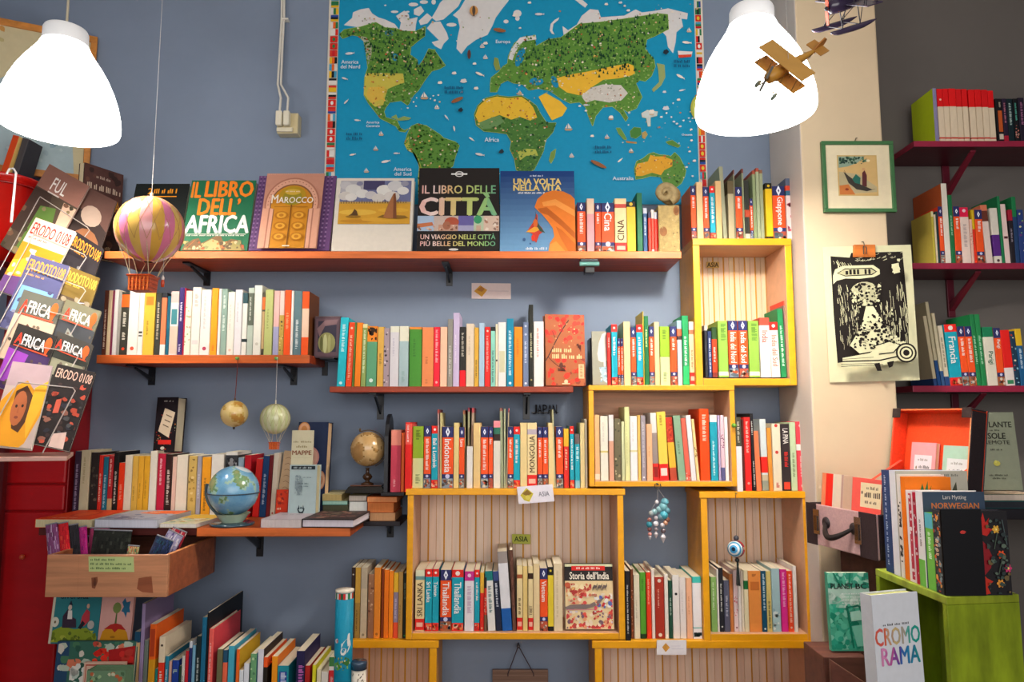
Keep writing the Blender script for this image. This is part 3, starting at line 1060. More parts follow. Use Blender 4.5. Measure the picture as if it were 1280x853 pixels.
    row('M', 'at the back of the globe shelf', 2.32, 647, .12, '''
88.8 96.2 564 3a2438 m:a890a8@.2,.9 | dark purple book at the left end
97 108.5 563 cfc09c m:a8946c@.1,.5,.2 | beige book right of the dark purple one
109.4 119.5 565.6 2e2420 q:4a4038,6a5a4c@.1,.8 | very dark brown book
119.9 124.9 569 de2c20 m:f8d8c0@.3,.75 | narrow red book left of the petrol-blue one
125.2 131.4 571.4 1f7088 m:b8d8de@.3,.85 | petrol-blue book
132 137.8 570 b8252a .7-1:c8a878 m:f0c8b8@.05,.5 | dark red book with a sandy foot
138.2 144.5 565 1f1a18 m:e0d8c8@.3,.8 d:.13 | black book with pale title
145 152.3 578.5 ee3a14 m:f8a080@.4,.7 | short orange-red book
152.6 161.8 569 e8dac0 | cream book left of the yellow trio
162 169.4 570 dfb04a m:9a7a2c@.5,.75,.2 | first of three yellow books
169.7 176.5 570 e4a830 m:9a7020@.45,.7,.2 | second, middle of three yellow books
176.8 183.6 570 e0a428 m:9a7020@.4,.7,.2 | third of three yellow books
184 193 564 e9e0cc o:c89a80@.93 | off-white book left of the crimson one
193.5 203.4 567 c01f3c m:f0c8c8@.08,.5,.25 | crimson book
203.6 212.3 568 38201c m:e0d0c0@.25,.8 | dark chocolate book with white title
212.5 217.5 571 e8c0ac | thin pinkish book
217.7 231.5 569 ebddc8 | broad cream book in the middle
233 243.2 570 d4b060 q:b08a3c,e8d090,8a6a34@.05,.95 | golden patterned book
243.4 249 570 a8a2ac m:d8d4dc@.3,.7 | lilac-grey book
249.8 260.8 571.4 f2a222 m:8a5a1c@.35,.9,.25 | amber-yellow book behind the globe
261.2 277 568 ece4d8 | wide white book behind the globe
279 294 565 e6e2d8 .05-.4:3a3a3e q:8a8a8e,1e1e24@.06,.38 | white book with a dark photo panel
295 302 572 8aa0b0 | grey-blue book behind the globe
303 311 569 c41c28 m:f0b0a8@.3,.7 | deep red book right of the globe top
314.6 322.8 573.8 e42a24 l:2.6 | leaning scarlet book
323.2 331.3 570 1f4678 l:2.4 m:c0d0e4@.3,.8 | leaning blue book
331.6 336.4 569 7a1f24 l:2.2 | leaning dark maroon book
336.8 342.8 567 ecdcc4 l:2 o:c04a3a@.94 | leaning cream book at the right end
''', G1)
    row('N', 'in the dark bottom bookcase', 2.10, 905, .17, '''
162 169.4 790 d0a878 0-.12:1d4a66 .75-1:3a2a3c | tan book with a navy head
170 174.6 754.6 9a86ac | tall lilac book
175 180.2 801 6f7a70 | grey-green book beside lilac
181.4 189.6 780.4 d8981e 0-.36:ec641c s:b8401c@.05,.33 | mustard book with an orange head
190 193.4 836.7 1c7f78 | short teal book
193.8 201.5 796.3 ec3820 0-.3:ecd8b8 o:3a2a20@.1 m:f6e6d8@.4,.95,.4 | red book with a cream head and dark emblem
202.3 206.8 820.8 2a86a4 m:d8e8ee@.2,.6 | bright blue narrow book
207.4 211 827 d8a898 | pinkish narrow book
211.6 220 825.5 1f3f96 t:IL@bcd8c0@.15,.3 m:bcd8c0@.36,.85,.5 | royal blue book with pale title
220.3 223.3 833 24402e | thin dark green book
223.6 227.3 820 d8d6cc m:5a5a54@.3,.9 | white narrow book with grey title
227.6 231.8 814 d02434 | crimson narrow book
232 235.8 802 28346a 0-.08:d8dce4 o:d8dce4@.6 | thin navy book with white head
236 240 807 7ab0cc | light blue narrow book
240.8 246.8 795.6 1c2c30 m:c8d0cc@.25,.75 m:4a90a8@.8,.97,.5 | black-green book with white title
247.2 253 771.8 1d6c90 m:cfe4ee@.7,.98,.5 d:.19 | tall blue book
253.4 255.8 766 14161c d:.26 | tall black book behind the coral one
256.2 262.4 786.4 f0625a m:f8c0b8@.15,.95,.3 R:d8404a d:.2 H | coral book with patterned side
267.5 274.8 812 6f6c4c | olive-brown book
275.2 281 813 24506c .17-1:ee6a4a d:.15 | coral book with a petrol head
281.6 289.4 808 46a8c0 | sky blue book
292 296.2 812 ef6a24 R:d8a828 | orange book with a yellow side
296.6 301.6 838 dfe4ea .3-1:2a3060 | low white and navy book
302 308.8 829.7 dfe2ea R:2a3a5c | white book beside the low navy one
310 317.8 817.5 6aa070 q:9ac090,4a7a58,b8d0a0@.05,.97 R:3a8fa0 | green photo book with teal side
319 326.4 812 dcdce6 R:2c2420 | white book left of the black and orange one
326.7 331.8 822 26201c 0-.15:ee5a24 m:f0d8c8@.6,.95,.5 | black book with an orange head
337 344.2 821 f2961e R:ee7a1c | bright orange-yellow book
344.6 358.6 832.5 1f8a98 s:2a4a9a@.1,.5 m:dfe4f4@.12,.45,.5 | teal book with a blue label
368 378.6 814 232048 m:d070c0@.2,.98,.6 | violet-black book with purple title
379 385.4 832.5 a82420 | dark red book right of the violet one
388.4 392.8 831.6 d8d02c R:d0c822 | lime-yellow book
394 399.5 837 e4d8b8 | narrow cream book beside lime-yellow
399.8 408.6 840 e8e0d4 s:b8a890@.5,.56 | wide cream-white book
409 417 822 e23438 0-.14:4a8a4a .14-.2:f0e8e0 m:f4c8c0@.3,.9,.4 | red book with a green head by the tube
''', 'books in the dark bottom bookcase')
    row('Q', 'on the top wine-red shelf', 2.28, 178.6, .14, '''
1170 1174.8 110 8a84a4 L:b6c81e d:.13 c:8a84a4 | lime-sided notebook at the left end
1175.2 1182.4 111 e2cdb0 0-.33:e3161a .9-.925:c8281f o:f4b8a8@.2 | first red-topped volume, beside the lime notebook
1182.7 1189.6 110.5 e4d0b2 0-.33:e3161a .9-.925:c8281f | second red-topped volume from the left
1189.9 1198.8 110.5 e4d0b2 0-.33:e8181a .9-.925:c8281f | third red-topped volume from the left
1199.1 1206.2 111 e0ccae 0-.33:dd161a .9-.925:c8281f | fourth red-topped volume from the left
1206.5 1213.4 111 e4d0b2 0-.33:e3161a .9-.925:c8281f | fifth red-topped volume, left of the dark gap
1215 1222.8 111.5 e4d0b2 0-.33:e8181a .9-.925:c8281f | fourth red-topped volume from the black books
1223.1 1230.8 111.5 e0ccae 0-.33:e3161a .9-.925:c8281f | third red-topped volume from the black books
1231.1 1238.8 112 e4d0b2 0-.33:dd161a .9-.925:c8281f | second red-topped volume from the black books
1239.1 1246.5 113 e4d0b2 0-.33:e3161a .9-.925:c8281f | last red-topped volume, against the black books
1248 1250.4 123 1c1a1c | thin black book beside the red-topped volumes
1250.7 1256 123 1c1a1c .27-.75:c85a24 .8-.92:d8c8b4 m:c8b8a0@.08,.2 | black book with an orange lower spine
1256.3 1262 123 2a1e34 m:c87888@.1,.55 .84-1:b01c34 | purple-black book with a red foot
1262.4 1269.8 123 14262c m:b8d0c8@.1,.6 | black-green book on the wine shelf's right part
1270.2 1276 123 16161a m:5ab8a0@.1,.5 q:c87a6a,d8a090@.6,.9 | black book with a pink figure
1276.4 1284 122 241c2c m:a86a90@.1,.6 | violet-black book cut off by the picture edge
''', G3)
    row('R', 'on the middle wine-red shelf', 2.28, 330.2, .13, '''
1168 1171 264 b8a83c L:c6b04a 0-.1:d8d0a0 d:.12 | yellow-green sided guide at the left end
1171.2 1173.4 268 d8c8a8 d:.1 | thin cream book in front of the tall white spine
1173.6 1176.6 264 23383a d:.1 | thin dark green book left of the orange guide
1176.9 1182.2 258 O:- d:.1 c:e8401c | first orange guide, before the tall white spine
1182.8 1190 229 e6dccc L:c25a2c d:.165 | tall white-spined picture book
1190.3 1195.5 243.5 1f7040 m:a8d0b0@.3,.6 | tall green book right of the white spine
1195.8 1203.8 258 O:- | orange guide left of the pink-topped guide
1204 1215 259 ead2c4 0-.17:e21c48 o:f8d0d8@.06 m:b09a94@.3,.7,.35 | white guide with a crimson-pink head
1215.4 1218.8 274 e8b8a4 q:c8604a@.3,.6 | small pinkish guide
1219.1 1222.4 262 e5341c 0-.36:d8b41c | red guide with yellow head
1222.7 1232 262 O:- | thick orange-red guide with dark ends
1234 1242.4 256 e4cfc4 l:-2.5 0-.1:d87858 .1-.28:6a3428 | leaning pinkish white guide with photo head
1244 1253.4 260 e0d8c8 l:-1.5 .48-.86:5a2a80 o:3a3030@.94 | leaning white book with a purple block
1253.6 1257.2 245 1f7a4a l:-1 | tall green book beside the purple block
1257.6 1264.4 255 ecd0c8 l:-1.5 s:5a2a30@.54,.58 | leaning pink-white book
1264.8 1270.2 262 262026 0-.2:a81c34 m:a89aa8@.35,.6 | dark book with crimson head
1270.6 1276 245.6 1f7c48 .3-1:24406a | green book with a blue foot
1276.4 1284 262 2a3f7c q:8ac060,d8d8a0,6a3a7a@.05,.95 | blue mottled book cut off by the picture edge
''', G3)
    row('S', 'on the lowest wine-red shelf', 2.28, 482.6, .13, '''
1168 1172.5 395 cfc09c l:-5.6 .9-1:2a4a80 | leaning cream book at the left end
1173 1177.2 377.5 c8bc98 l:-5.4 .7-1:24508a | tall leaning cream book with blue foot
1177.6 1181.8 391.6 d8cca8 l:-4.8 .8-1:3a6090 | second leaning cream book
1182.3 1188 407 dcd0b4 l:-3.8 m:6a604c@.2,.7 .85-1:2a4a80 | white-cream book left of Francia, with dark title
1188.6 1204 405.7 B:Francia l:-2.9 | thick turquoise guide titled Francia
1204.4 1213 408 O:- l:-2.4 | first orange guide right of Francia
1213.4 1222 408 O:- l:-2.3 | second orange guide right of Francia
1222.4 1228 393 1f7a44 l:-2.6 m:b0d8b8@.3,.7 | first tall green book
1228.4 1234.6 393 238248 l:-2.6 m:b0d8b8@.3,.7 | second tall green book
1235.2 1248.2 409 e4dcc8 l:-2 0-.17:1a7a50 t:Parigi@2f6a4c@.42,.72 | white guide with green head titled Parigi
1248.8 1257.6 410 O:Parigi l:-1.8 | orange guide titled Parigi
1258.2 1269.6 412.7 e8dcd4 l:-2.6 0-.68:e5221c s:3a8a5a@.9,.97 | red book with white foot
1270 1276.6 414 1f3a50 l:-2.6 q:c8402c,8ac0d0,e8d8b0@.05,.95 | dark multicoloured leaning book
1277 1284.5 411 1c5a88 l:-2.6 0-.3:e2b824 m:d8e4ea@.35,.7 | blue book with yellow head at the picture edge
''', G3)
# ---------------------------------------------------------------- the face-out books
def faces():
    zt = Z(317.5, 2.28)
    GF = 'face-out books along the long shelf'

    def d0(a):
        a.text('2', .25, .07, .33, .16, 'f09a1c', bold=.03)
        a.marks(.36, .085, .80, .15, 'f09a1c', 3, pitch=.006)
        a.rect(.36, .19, .80, .205, 'f09a1c')
        a.rect(.0, .45, .9, .86, '5a3324')
        a.blobs(.0, .46, .9, .85, ['7a4a2c', '4a2a20', '8a5a34', '6a3f2a'], 26, .014, 5)
        a.marks(.12, .91, .42, .95, 'e8a83c', 4, pitch=.004)
    face_book('book', 'black book with a yellow script title, behind the pink balloon', 'book', 153, 222, 232, 320, 2.265, .022, 14, cover='151a18', draw=d0, group=GF, z=zt)

    def d1(a):
        og = 'fb8a1e'
        a.text('IL', .03, .03, .17, .25, og, bold=.05)
        a.text('LIBRO', .24, .015, .97, .24, og, bold=.05)
        a.text('DELL\u2019', .17, .27, .80, .50, og, bold=.05)
        a.text('AFRICA', .02, .51, .98, .755, 'f6f2e6', bold=.05)
        a.rect(.03, .77, .95, .778, 'e8e6d4')
        a.marks(.05, .785, .93, .80, 'e8e6d4', 9, pitch=.003)
        a.poly([(.02, 1), (.05, .93), (.16, .85), (.25, .83), (.3, .90), (.38, .86), (.5, .80), (.58, .80), (.64, .90), (.74, .84), (.86, .86), (.95, .95), (.97, 1)], '7a5a34')
        a.poly([(.30, 1), (.34, .90), (.45, .84), (.55, .87), (.60, .96), (.62, 1)], 'a8a468')
        a.poly([(.66, 1), (.68, .92), (.78, .87), (.88, .92), (.92, 1)], '9a8a4c')
        a.blobs(.03, .86, .95, .99, ['b0743a', 'c9a060', '5c4a2c', '8a8a54', 'd8b888', 'b8582c'], 46, .006, 4)
        a.line([(.08, .98), (.2, .86)], .0015, 'c86a34')
    face_book('book', 'green book with big orange lettering about Africa', 'book', 225.4, 308.6, 228, 320, 2.265, .026, 13, cover='1d6b46', draw=d1, group=GF, z=zt)

    def d2(a):
        a.rect(0, 0, .12, 1, '6f4a7a'); a.rect(.86, 0, 1, 1, '6f4a7a')
        for i in range(34):
            v = (i + .5) / 34
            for u in (.03, .075, .895, .945):
                a.ell(u, v, .014, .009, ('9c7aa0', '4f3460')[i % 2], 6)
        a.rect(.12, 0, .86, 1, 'cd9078')
        for i in range(40):
            a.ell(.14 + .7 * i / 39, .012, .006, .005, 'e0b098', 6)
        a.rect(.13, .48, .24, 1, 'e0a488'); a.rect(.74, .48, .85, 1, 'e0a488')
        # horseshoe arch
        def arch(r, cx, cy, k, foot, c):
            pts = [(cx - r * .82, foot), (cx - r * .82, cy + .06)]
            for i in range(21):
                t = pi * (1.06 - 1.12 * i / 20)
                pts.append((cx + r * cos(t), cy - k * r * sin(t)))
            pts += [(cx + r * .82, cy + .06), (cx + r * .82, foot)]
            a.poly(pts, c)
        arch(.345, .49, .42, 1.02, 1, 'b5765f')
        arch(.325, .49, .42, 1.02, 1, 'e2a88c')
        arch(.275, .49, .43, 1.0, 1, '8a5a3a')
        arch(.26, .49, .435, 1.0, 1, 'd08a22')
        for i in range(22):
            t = pi * (1.02 - 1.04 * i / 21)
            a.ell(.49 + .300 * cos(t), .42 - .30 * sin(t), .008, .007, 'a8644c', 6)
        a.ell(.49, .32, .17, .13, 'b8901e'); a.ell(.49, .34, .12, .10, '9a8a24'); a.ell(.49, .27, .10, .04, 'd8b040')
        a.line([(.49, .44), (.49, 1)], .003, '7a4a1a')
        for u in (.38, .60):
            for v in (.58, .72, .86):
                a.ell(u, v, .085, .055, 'b87418', 14); a.ell(u, v, .06, .038, 'dca034', 12); a.ell(u, v, .03, .02, 'b8741c', 10)
            a.line([(u - .1, .47), (u + .1, .47)], .0015, '9a6018')
        a.marks(.40, .26, .58, .275, 'f0dcc0', 8, pitch=.003)
        a.text('M', .235, .315, .315, .425, 'f6ead8', bold=.02)
        a.text('AROCCO', .325, .345, .76, .425, 'f6ead8', bold=.02)
        a.rect(.44, .975, .53, .99, 'f0dcc0')
    face_book('book', 'pink and purple book with a golden arched door', 'book', 310.5, 411.3, 222.5, 320, 2.265, .024, 15, cover='6f4a7a', draw=d2, group=GF, z=zt)

    def d3(a):
        u0, u1, v0, v1 = .055, .965, .035, .64
        a.rect(u0, v0, u1, v1, '70749a')
        a.rect(u0, v0, .35, v0 + .16, 'b9b4b8'); a.rect(.35, v0, .62, v0 + .13, '4a4468')
        for u, v, r, c in ((.12, .10, .09, 'c9c4c4'), (.22, .16, .12, 'dedad4'), (.34, .22, .10, 'e4e0da'), (.12, .25, .1, 'd4ccc4'), (.45, .24, .09, 'cfc8c8'), (.62, .17, .12, 'e8e4dc'),
                           (.76, .11, .12, 'd6d2d0'), (.86, .18, .09, 'e6e2dc'), (.72, .26, .12, 'dcd4cc'), (.55, .28, .1, 'd8d0c8'), (.88, .08, .06, '9a98a8'), (.30, .08, .05, '8a88a0'), (.2, .27, .09, 'e6e0d8')):
            a.ell(u, v, r * .85, r * .62, c, 14)
        a.rect(u0, .335, u1, v1, 'd8a035')
        a.rect(u0, .335, u1, .36, 'c9a050')
        a.ell(.3, .48, .24, .04, 'e4b648'); a.ell(.75, .45, .2, .03, 'e0ac3c'); a.ell(.3, .60, .22, .025, 'c4882a'); a.ell(.6, .58, .25, .03, 'dda63a')
        for i in range(26):
            u = .08 + .86 * i / 26
            a.poly([(u - .006, .36), (u, .325 - .012 * (i * 7 % 3)), (u + .007, .36)], '6a5434')
        a.poly([(.55, .555), (.62, .52), (.9, .53), (.95, .56), (.80, .575)], '8a6428')
        a.poly([(.63, .555), (.66, .45), (.70, .33), (.745, .225), (.77, .22), (.785, .33), (.79, .45), (.80, .565), (.7, .57)], 'a86c42')
        a.poly([(.745, .24), (.77, .22), (.785, .33), (.79, .45), (.80, .565), (.755, .57), (.75, .4)], '7c4a30')
        a.poly([(.18, .54), (.23, .50), (.26, .44), (.29, .47), (.31, .53)], '5c4026')
        a.ell(.25, .545, .1, .015, '9a7028', 10)
    face_book('book', 'white book showing a rock standing on yellow desert', 'book', 413.7, 513.8, 225, 320, 2.265, .024, 12, cover='e6dccc', draw=d3, group=GF, z=zt)

    def d4(a):
        pal = ['e8b0a4', 'f0d8d0', 'e4b488', 'd8cc7c', 'c0cc78', '9cc478', '6cae8c', 'e8e0c8']

        def grad(t):
            t = min(max(t, 0), .999) * (len(pal) - 2)
            return mixc(pal[int(t)], pal[int(t) + 1], t - int(t))
        a.ell(.5, .075, .055, .035, 'e8e6e2'); a.ell(.5, .075, .042, .025, '26221f'); a.rect(.40, .066, .60, .084, 'e8e6e2')
        a.text('IL LIBRO DELLE', .045, .215, .955, .315, grad, bold=.025)
        a.text('CITT\u00c0', .03, .315, .96, .575, grad, bold=.05)
        a.rect(.0, .585, 1, .765, 'c9c4c8')
        a.rect(0, .585, .2, .765, 'aac0d8'); a.rect(.2, .585, .5, .765, 'c9b4a8'); a.rect(.5, .585, .69, .765, '6a62a0'); a.rect(.69, .585, .81, .765, 'b8c8a8'); a.rect(.81, .585, 1, .765, 'd8bca8')
        a.poly([(0, .68), (.18, .66), (.2, .70), (0, .73)], 'c8764c'); a.ell(.42, .66, .09, .06, 'b4563c'); a.rect(.26, .69, .5, .765, 'c49a84')
        a.ell(.36, .70, .05, .05, 'a86a50'); a.ell(.74, .63, .05, .05, '3f9a68'); a.rect(.72, .70, .78, .765, 'c9a890')
        a.rect(.5, .70, .69, .765, 'a8a4c4'); a.blobs(.82, .62, .99, .76, ['b8826a', 'e8d8c8', '9a7a6a'], 14, .006, 2)
        a.blobs(.01, .70, .49, .76, ['8a5a44', 'e0c8b0', 'd89a78'], 18, .005, 3)
        a.text('UN VIAGGIO NELLE CITT\u00c0', .045, .795, .955, .865, grad, bold=.02)
        a.text('PI\u00d9 BELLE DEL MONDO', .045, .875, .955, .945, grad, bold=.02)
        a.ell(.45, .985, .06, .014, 'd8d4cc', 10)
    face_book('book', 'black city book with pastel capitals, tallest beneath the map', 'book', 520.5, 623.7, 212, 319, 2.265, .028, 9, cover='26211f', draw=d4, group=GF, z=zt)

    def d5(a):
        n = 14
        for i in range(n):
            a.rect(0, i / n, 1, (i + 1) / n + .001, mixc('1d3f7a', '6f9cc0', i / n))
        a.marks(.40, .055, .58, .073, 'dfe6f2', 2, pitch=.003)
        a.text('UNA VOLTA', .18, .10, .82, .175, 'ecd07c', bold=.05)
        a.text('NELLA VITA', .18, .18, .82, .255, 'ecd07c', bold=.05)
        a.marks(.24, .272, .60, .292, 'eef2f8', 6, pitch=.003)
        # wind-blown orange veil
        a.poly([(.46, .46), (.50, .36), (.60, .28), (.72, .25), (.85, .265), (.95, .31), (1, .36), (1, 1), (.64, 1), (.66, .90), (.72, .82), (.70, .72), (.64, .64), (.56, .55), (.50, .50)], 'e07a2a')
        a.poly([(.50, .48), (.62, .46), (.80, .60), (1, .78), (1, .86), (.82, .70), (.64, .56), (.54, .53)], 'b85c1c')
        a.poly([(.56, .40), (.74, .36), (1, .50), (1, .58), (.74, .44), (.58, .45)], 'f09a48')
        a.poly([(.74, .70), (.82, .74), (1, .92), (1, 1), (.90, 1), (.80, .84)], 'c4641e')
        a.poly([(.66, .92), (.74, .88), (.86, 1), (.64, 1)], 'ee9440')
        a.poly([(.36, .76), (.46, .62), (.48, .54), (.50, .56), (.50, .66), (.56, .72), (.58, .76), (.52, .80), (.48, .90), (.44, .86), (.43, .79)], 'c03a2a')
        a.poly([(.34, .77), (.46, .70), (.55, .73), (.46, .77)], 'e0a030')
        a.poly([(.47, .50), (.49, .62), (.52, .68), (.60, .78), (.53, .76), (.48, .68)], '3a4a3c')
        a.ell(.47, .66, .03, .05, 'd8682c'); a.ell(.44, .84, .025, .04, 'd83a20'); a.ell(.32, .86, .02, .02, '3a5a88'); a.ell(.40, .91, .012, .012, '3a5a88')
        a.marks(.34, .955, .62, .985, 'e8eef4', 5, pitch=.004)
    face_book('book', 'blue book with an orange veiled figure and yellow title', 'book', 624.9, 719.8, 215.5, 319, 2.265, .026, 8, cover='1f4480', draw=d5, group=GF, z=zt)

    # the Indian history book in the wide crate
    def d6(a):
        a.rect(0, 0, 1, .04, 'd8d8b0'); a.rect(.14, .03, .84, .10, 'd8261e')
        a.marks(.24, .05, .74, .08, 'f6d8cc', 3, pitch=.004)
        a.rect(0, .10, 1, .26, '2a2320'); a.text('Storia dell\u2019India', .10, .125, .92, .235, 'f4ead8', bold=.03)
        a.rect(0, .26, 1, 1, 'e8cf9c')
        a.blobs(.02, .30, .55, .50, ['c8543a', 'e8b06c', 'd87a5a', 'f0dcb0', 'b83a34'], 40, .007, 1)
        a.blobs(.02, .72, .98, .99, ['d84a3c', 'f0dcc0', 'b8443a', 'e8a070', 'd8c8d0', 'c83838', '7a5a6a'], 90, .0065, 2)
        a.blobs(.60, .45, .98, .74, ['f0ece4', 'd84a5a', 'e8d8c0', '5a6ab0', 'c83838'], 34, .007, 3)
        a.poly([(.0, .66), (.1, .63), (.3, .62), (.5, .62), (.66, .56), (.82, .51), (.72, .60), (.58, .66), (.42, .69), (.2, .69), (.02, .71)], '7a6a66')
        a.line([(.02, .70), (.3, .70), (.6, .70)], .002, 'd87a8a')
        a.blobs(.06, .44, .66, .62, ['d84a44', 'f0e0c8', 'c83a34', 'e8a880', 'b87a60'], 34, .006, 9)
        for u in (.62, .72, .82):
            a.poly([(u - .05, .36), (u - .02, .32), (u + .03, .33), (u + .05, .29), (u + .055, .34), (u + .03, .37), (u + .04, .42), (u + .015, .37), (u - .03, .38), (u - .05, .42)], '6a5a54')
        a.ell(.05, .32, .06, .04, 'c85a3a')
    face_book('book', 'face-out pictorial book on Indian history in the wide crate', 'book', 707, 767.6, 707, 790, 2.285, .03, 6, cover='1f1a1a', page='eee0c0', draw=d6, z=ROWZ['I'] + .0008)

    # red book with blossom at the right end of the thin shelf
    def d7(a):
        a.rect(0, 0, 1, 1, 'a85c34')
        a.blobs(.0, .0, .99, .42, ['d8281c', 'c83a24', 'e03a24', 'b84a2c'], 34, .010, 7)
        a.blobs(.05, .62, .99, 1, ['d82a1c', 'c84a2c', 'e0341c', '8a3a24'], 26, .010, 8)
        a.line([(.0, .66), (.12, .54), (.30, .34), (.45, .20), (.60, .08)], .0032, '3a1c16')
        a.line([(.06, .60), (.2, .68), (.34, .74)], .002, '4a241a'); a.line([(.28, .36), (.22, .30), (.18, .24)], .0018, '4a241a')
        a.blobs(.3, .68, .52, .8, ['5a2a1c', '6a3420'], 8, .007, 1); a.blobs(.74, .4, .9, .52, ['7a2a1c', '5a2a1c'], 6, .006, 2)
        a.blobs(.2, .1, .9, .5, ['e8b070', 'e0905c'], 16, .003, 4)
        a.marks(.16, .485, .66, .535, 'e8c890', 11, pitch=.006); a.marks(.16, .565, .92, .625, 'e8c890', 13, pitch=.006)
        a.rect(.82, .70, .96, .90, 'dcb484'); a.marks(.86, .72, .92, .88, '9a6a44', 3, 1)
        a.ell(.50, .945, .05, .03, 'ecc8a0', 10); a.rect(.4, .965, .6, .98, 'ecc8a0')
    face_book('book', 'red book with blossom branch cover, end of the thin shelf', 'book', 682.5, 733, 393.8, 483.2, 2.275, .035, 3, yaw=9, cover='a8301c', back='9a3a24', page='e2b486', draw=d7, spine='right', z=ROWZ['B'] + .0006)

    # pale book with a balloon shape on the squat crate
    def d8(a):
        a.rect(0, 0, 1, 1, '9a9886')
        a.poly([(.60, .58), (.42, .55), (.36, .42), (.48, .22), (.70, .06), (.95, .02), (1, .02), (1, .55), (.85, .58)], 'e6d2c6')
        a.rect(.78, .56, .94, .66, 'e0d4cc'); a.poly([(.45, .68), (1, .66), (1, .98), (.72, .92)], 'a9c0c8')
        a.blobs(.5, .68, .99, .96, ['c8d8dc', '8aa4b0', 'e4e0dc'], 20, .004, 2)
    face_book('book', 'grey-green book with a pale balloon shape on squat crate', 'book', 741, 759.3, 415, 482, 2.285, .012, 5, cover='8a8878', draw=d8, z=ROWZ['C'] + .0006)
    m = MB()
    c = at(737.5, 482, 2.36)
    m.box(-.006, .006, 0, .08, 0, at(737, 424, 2.36).z - ROWZ['C'], '16181c')
    o = m.build('bookend', METAL, bevel=.0015); o.location = (c.x + .004, 2.33, ROWZ['C'] + .0006)
    tag(o, 'black metal bookend behind the grey-green balloon book', 'bookend')

    # blue tin card with an orange house, behind the pillar-side books
    def d9(a):
        a.rect(0, 0, 1, .1, 'c8482c'); a.rect(.05, .1, .95, 1, '3a6ca0')
        a.poly([(.25, .6), (.5, .28), (.75, .6), (.7, 1), (.3, 1)], 'd8502c'); a.rect(.42, .55, .58, .8, 'e8c8b0')
        a.rect(.05, .1, .95, .14, '2a4a80')
    face_book('book', 'blue book with orange house standing behind the pillar-side row', 'book', 983, 1004.5, 506.7, 611, 2.415, .012, 2, cover='2f5f98', draw=d9, z=ROWZ['G'] + .0006)

    # ---- the desk shelf: small books face-out on the right
    zd = ROWZ['M']
    def e0(a):
        a.rect(0, 0, 1, 1, '27324f')
        for u, v, r, c in ((.2, .08, .24, 'd0894c'), (.42, .38, .34, 'd8938a'), (.06, .2, .16, 'c06a34'), (.86, .62, .28, 'c98a62'), (.70, .86, .16, 'b87a5a')):
            q = r * a.su / a.sv
            if u + r > 1:
                r2 = 1 - u
            else:
                r2 = r
            a.ell(u, v, min(r, u, 1 - u), min(q, v, 1 - v), c, 22)
            a.ell(u, v, min(r, u, 1 - u) * .86, min(q, v, 1 - v) * .86, mixc(c, 'f0c8a8', .5), 22)
            a.ell(u, v, min(r, u, 1 - u) * .5, min(q, v, 1 - v) * .5, c, 18)
    face_book('book', 'navy book with pink and orange circles behind the maps booklet', 'book', 366, 406, 529, 646, 2.33, .034, 4, yaw=-12, cover='232c46', page='d8b48a', draw=e0, z=zd + .0006)

    def e1(a):
        n = 10
        for i in range(n):
            a.rect(0, i / n, 1, (i + 1) / n + .001, 'b2c4c4')
        a.rect(.06, .02, .94, .085, '2a3438'); a.marks(.14, .04, .86, .07, 'b0bcbc', 3, pitch=.004)
        a.blobs(.22, .18, .50, .55, ['8a9a9e', '98a8aa', '7c8c92', 'a0b0b2'], 40, .007, 4)
        a.marks(.5, .22, .82, .235, '6a7a7c', 4, pitch=.003); a.marks(.3, .33, .72, .35, '5a6a6c', 6, pitch=.003); a.marks(.36, .38, .72, .395, '6a7a7c', 7, pitch=.003)
        a.ell(.48, .78, .13, .10, '2a3a40', 18, 0, pi); a.ell(.48, .78, .09, .065, 'b2c4c4', 16, 0, pi)
        for u in (.40, .56):
            a.poly([(u - .035, .80), (u, .72), (u + .035, .80)], '2a3a40')
        a.ell(.48, .775, .03, .02, '2a3a40', 8); a.rect(.40, .85, .57, .865, '2a3a40')
    face_book('book', 'pale blue-grey book with a small cup-like emblem, below the maps booklet', 'book', 359.5, 394.5, 582, 643, 2.235, .038, 2, yaw=-5, cover='aebfc0', page='cfc49c', draw=e1, z=zd + .0006)
    zm = at(375, 580.5, 2.26).z
    def e2(a):
        a.rect(0, 0, 1, 1, 'd8cfae')
        a.marks(.08, .315, .94, .36, '9a8a62', 4, pitch=.0055); a.marks(.22, .45, .76, .505, '9a8a62', 5, pitch=.0055)
        a.text('MAPPE', .05, .59, .95, .715, '8a4a2c', bold=.03)
        a.rect(.1, .8, .9, .805, 'b8ac84')
    face_book('book', 'little cream maps booklet propped on the pale blue-grey book', 'book', 363.5, 390.5, 538.5, 581.5, 2.255, .008, 2, yaw=-3, cover='d2c8a4', hard=False, draw=e2)

    def e3(a):
        a.rect(0, 0, 1, 1, 'b89a78'); a.poly([(0, 1), (0, .62), (.3, .7), (.6, 1)], 'b8462c')
        for i in range(6):
            a.line([(.2 + .02 * i, .12 + .09 * i), (.5, .10 + .09 * i), (.85, .13 + .09 * i)], .0012, '6a4a34')
    face_book('book', 'tan and rust book face-out beside the leaning cream book', 'book', 343.6, 358, 564, 646, 2.33, .012, 5, roll=5, cover='a8886a', draw=e3, z=zd + .0006)

    def e4(a):
        a.rect(0, 0, 1, 1, 'e03a18'); a.blobs(.05, .05, .95, .5, ['c8301a', 'f0602c', '9a2a1c'], 14, .006, 3); a.marks(.1, .62, .6, .68, 'f8c8a8', 3, pitch=.004)
    face_book('book', 'low scarlet-orange book left of the blue-grey emblem book', 'book', 343.8, 358.6, 613, 644, 2.262, .014, 4, cover='d8381a', draw=e4, z=zd + .0006)

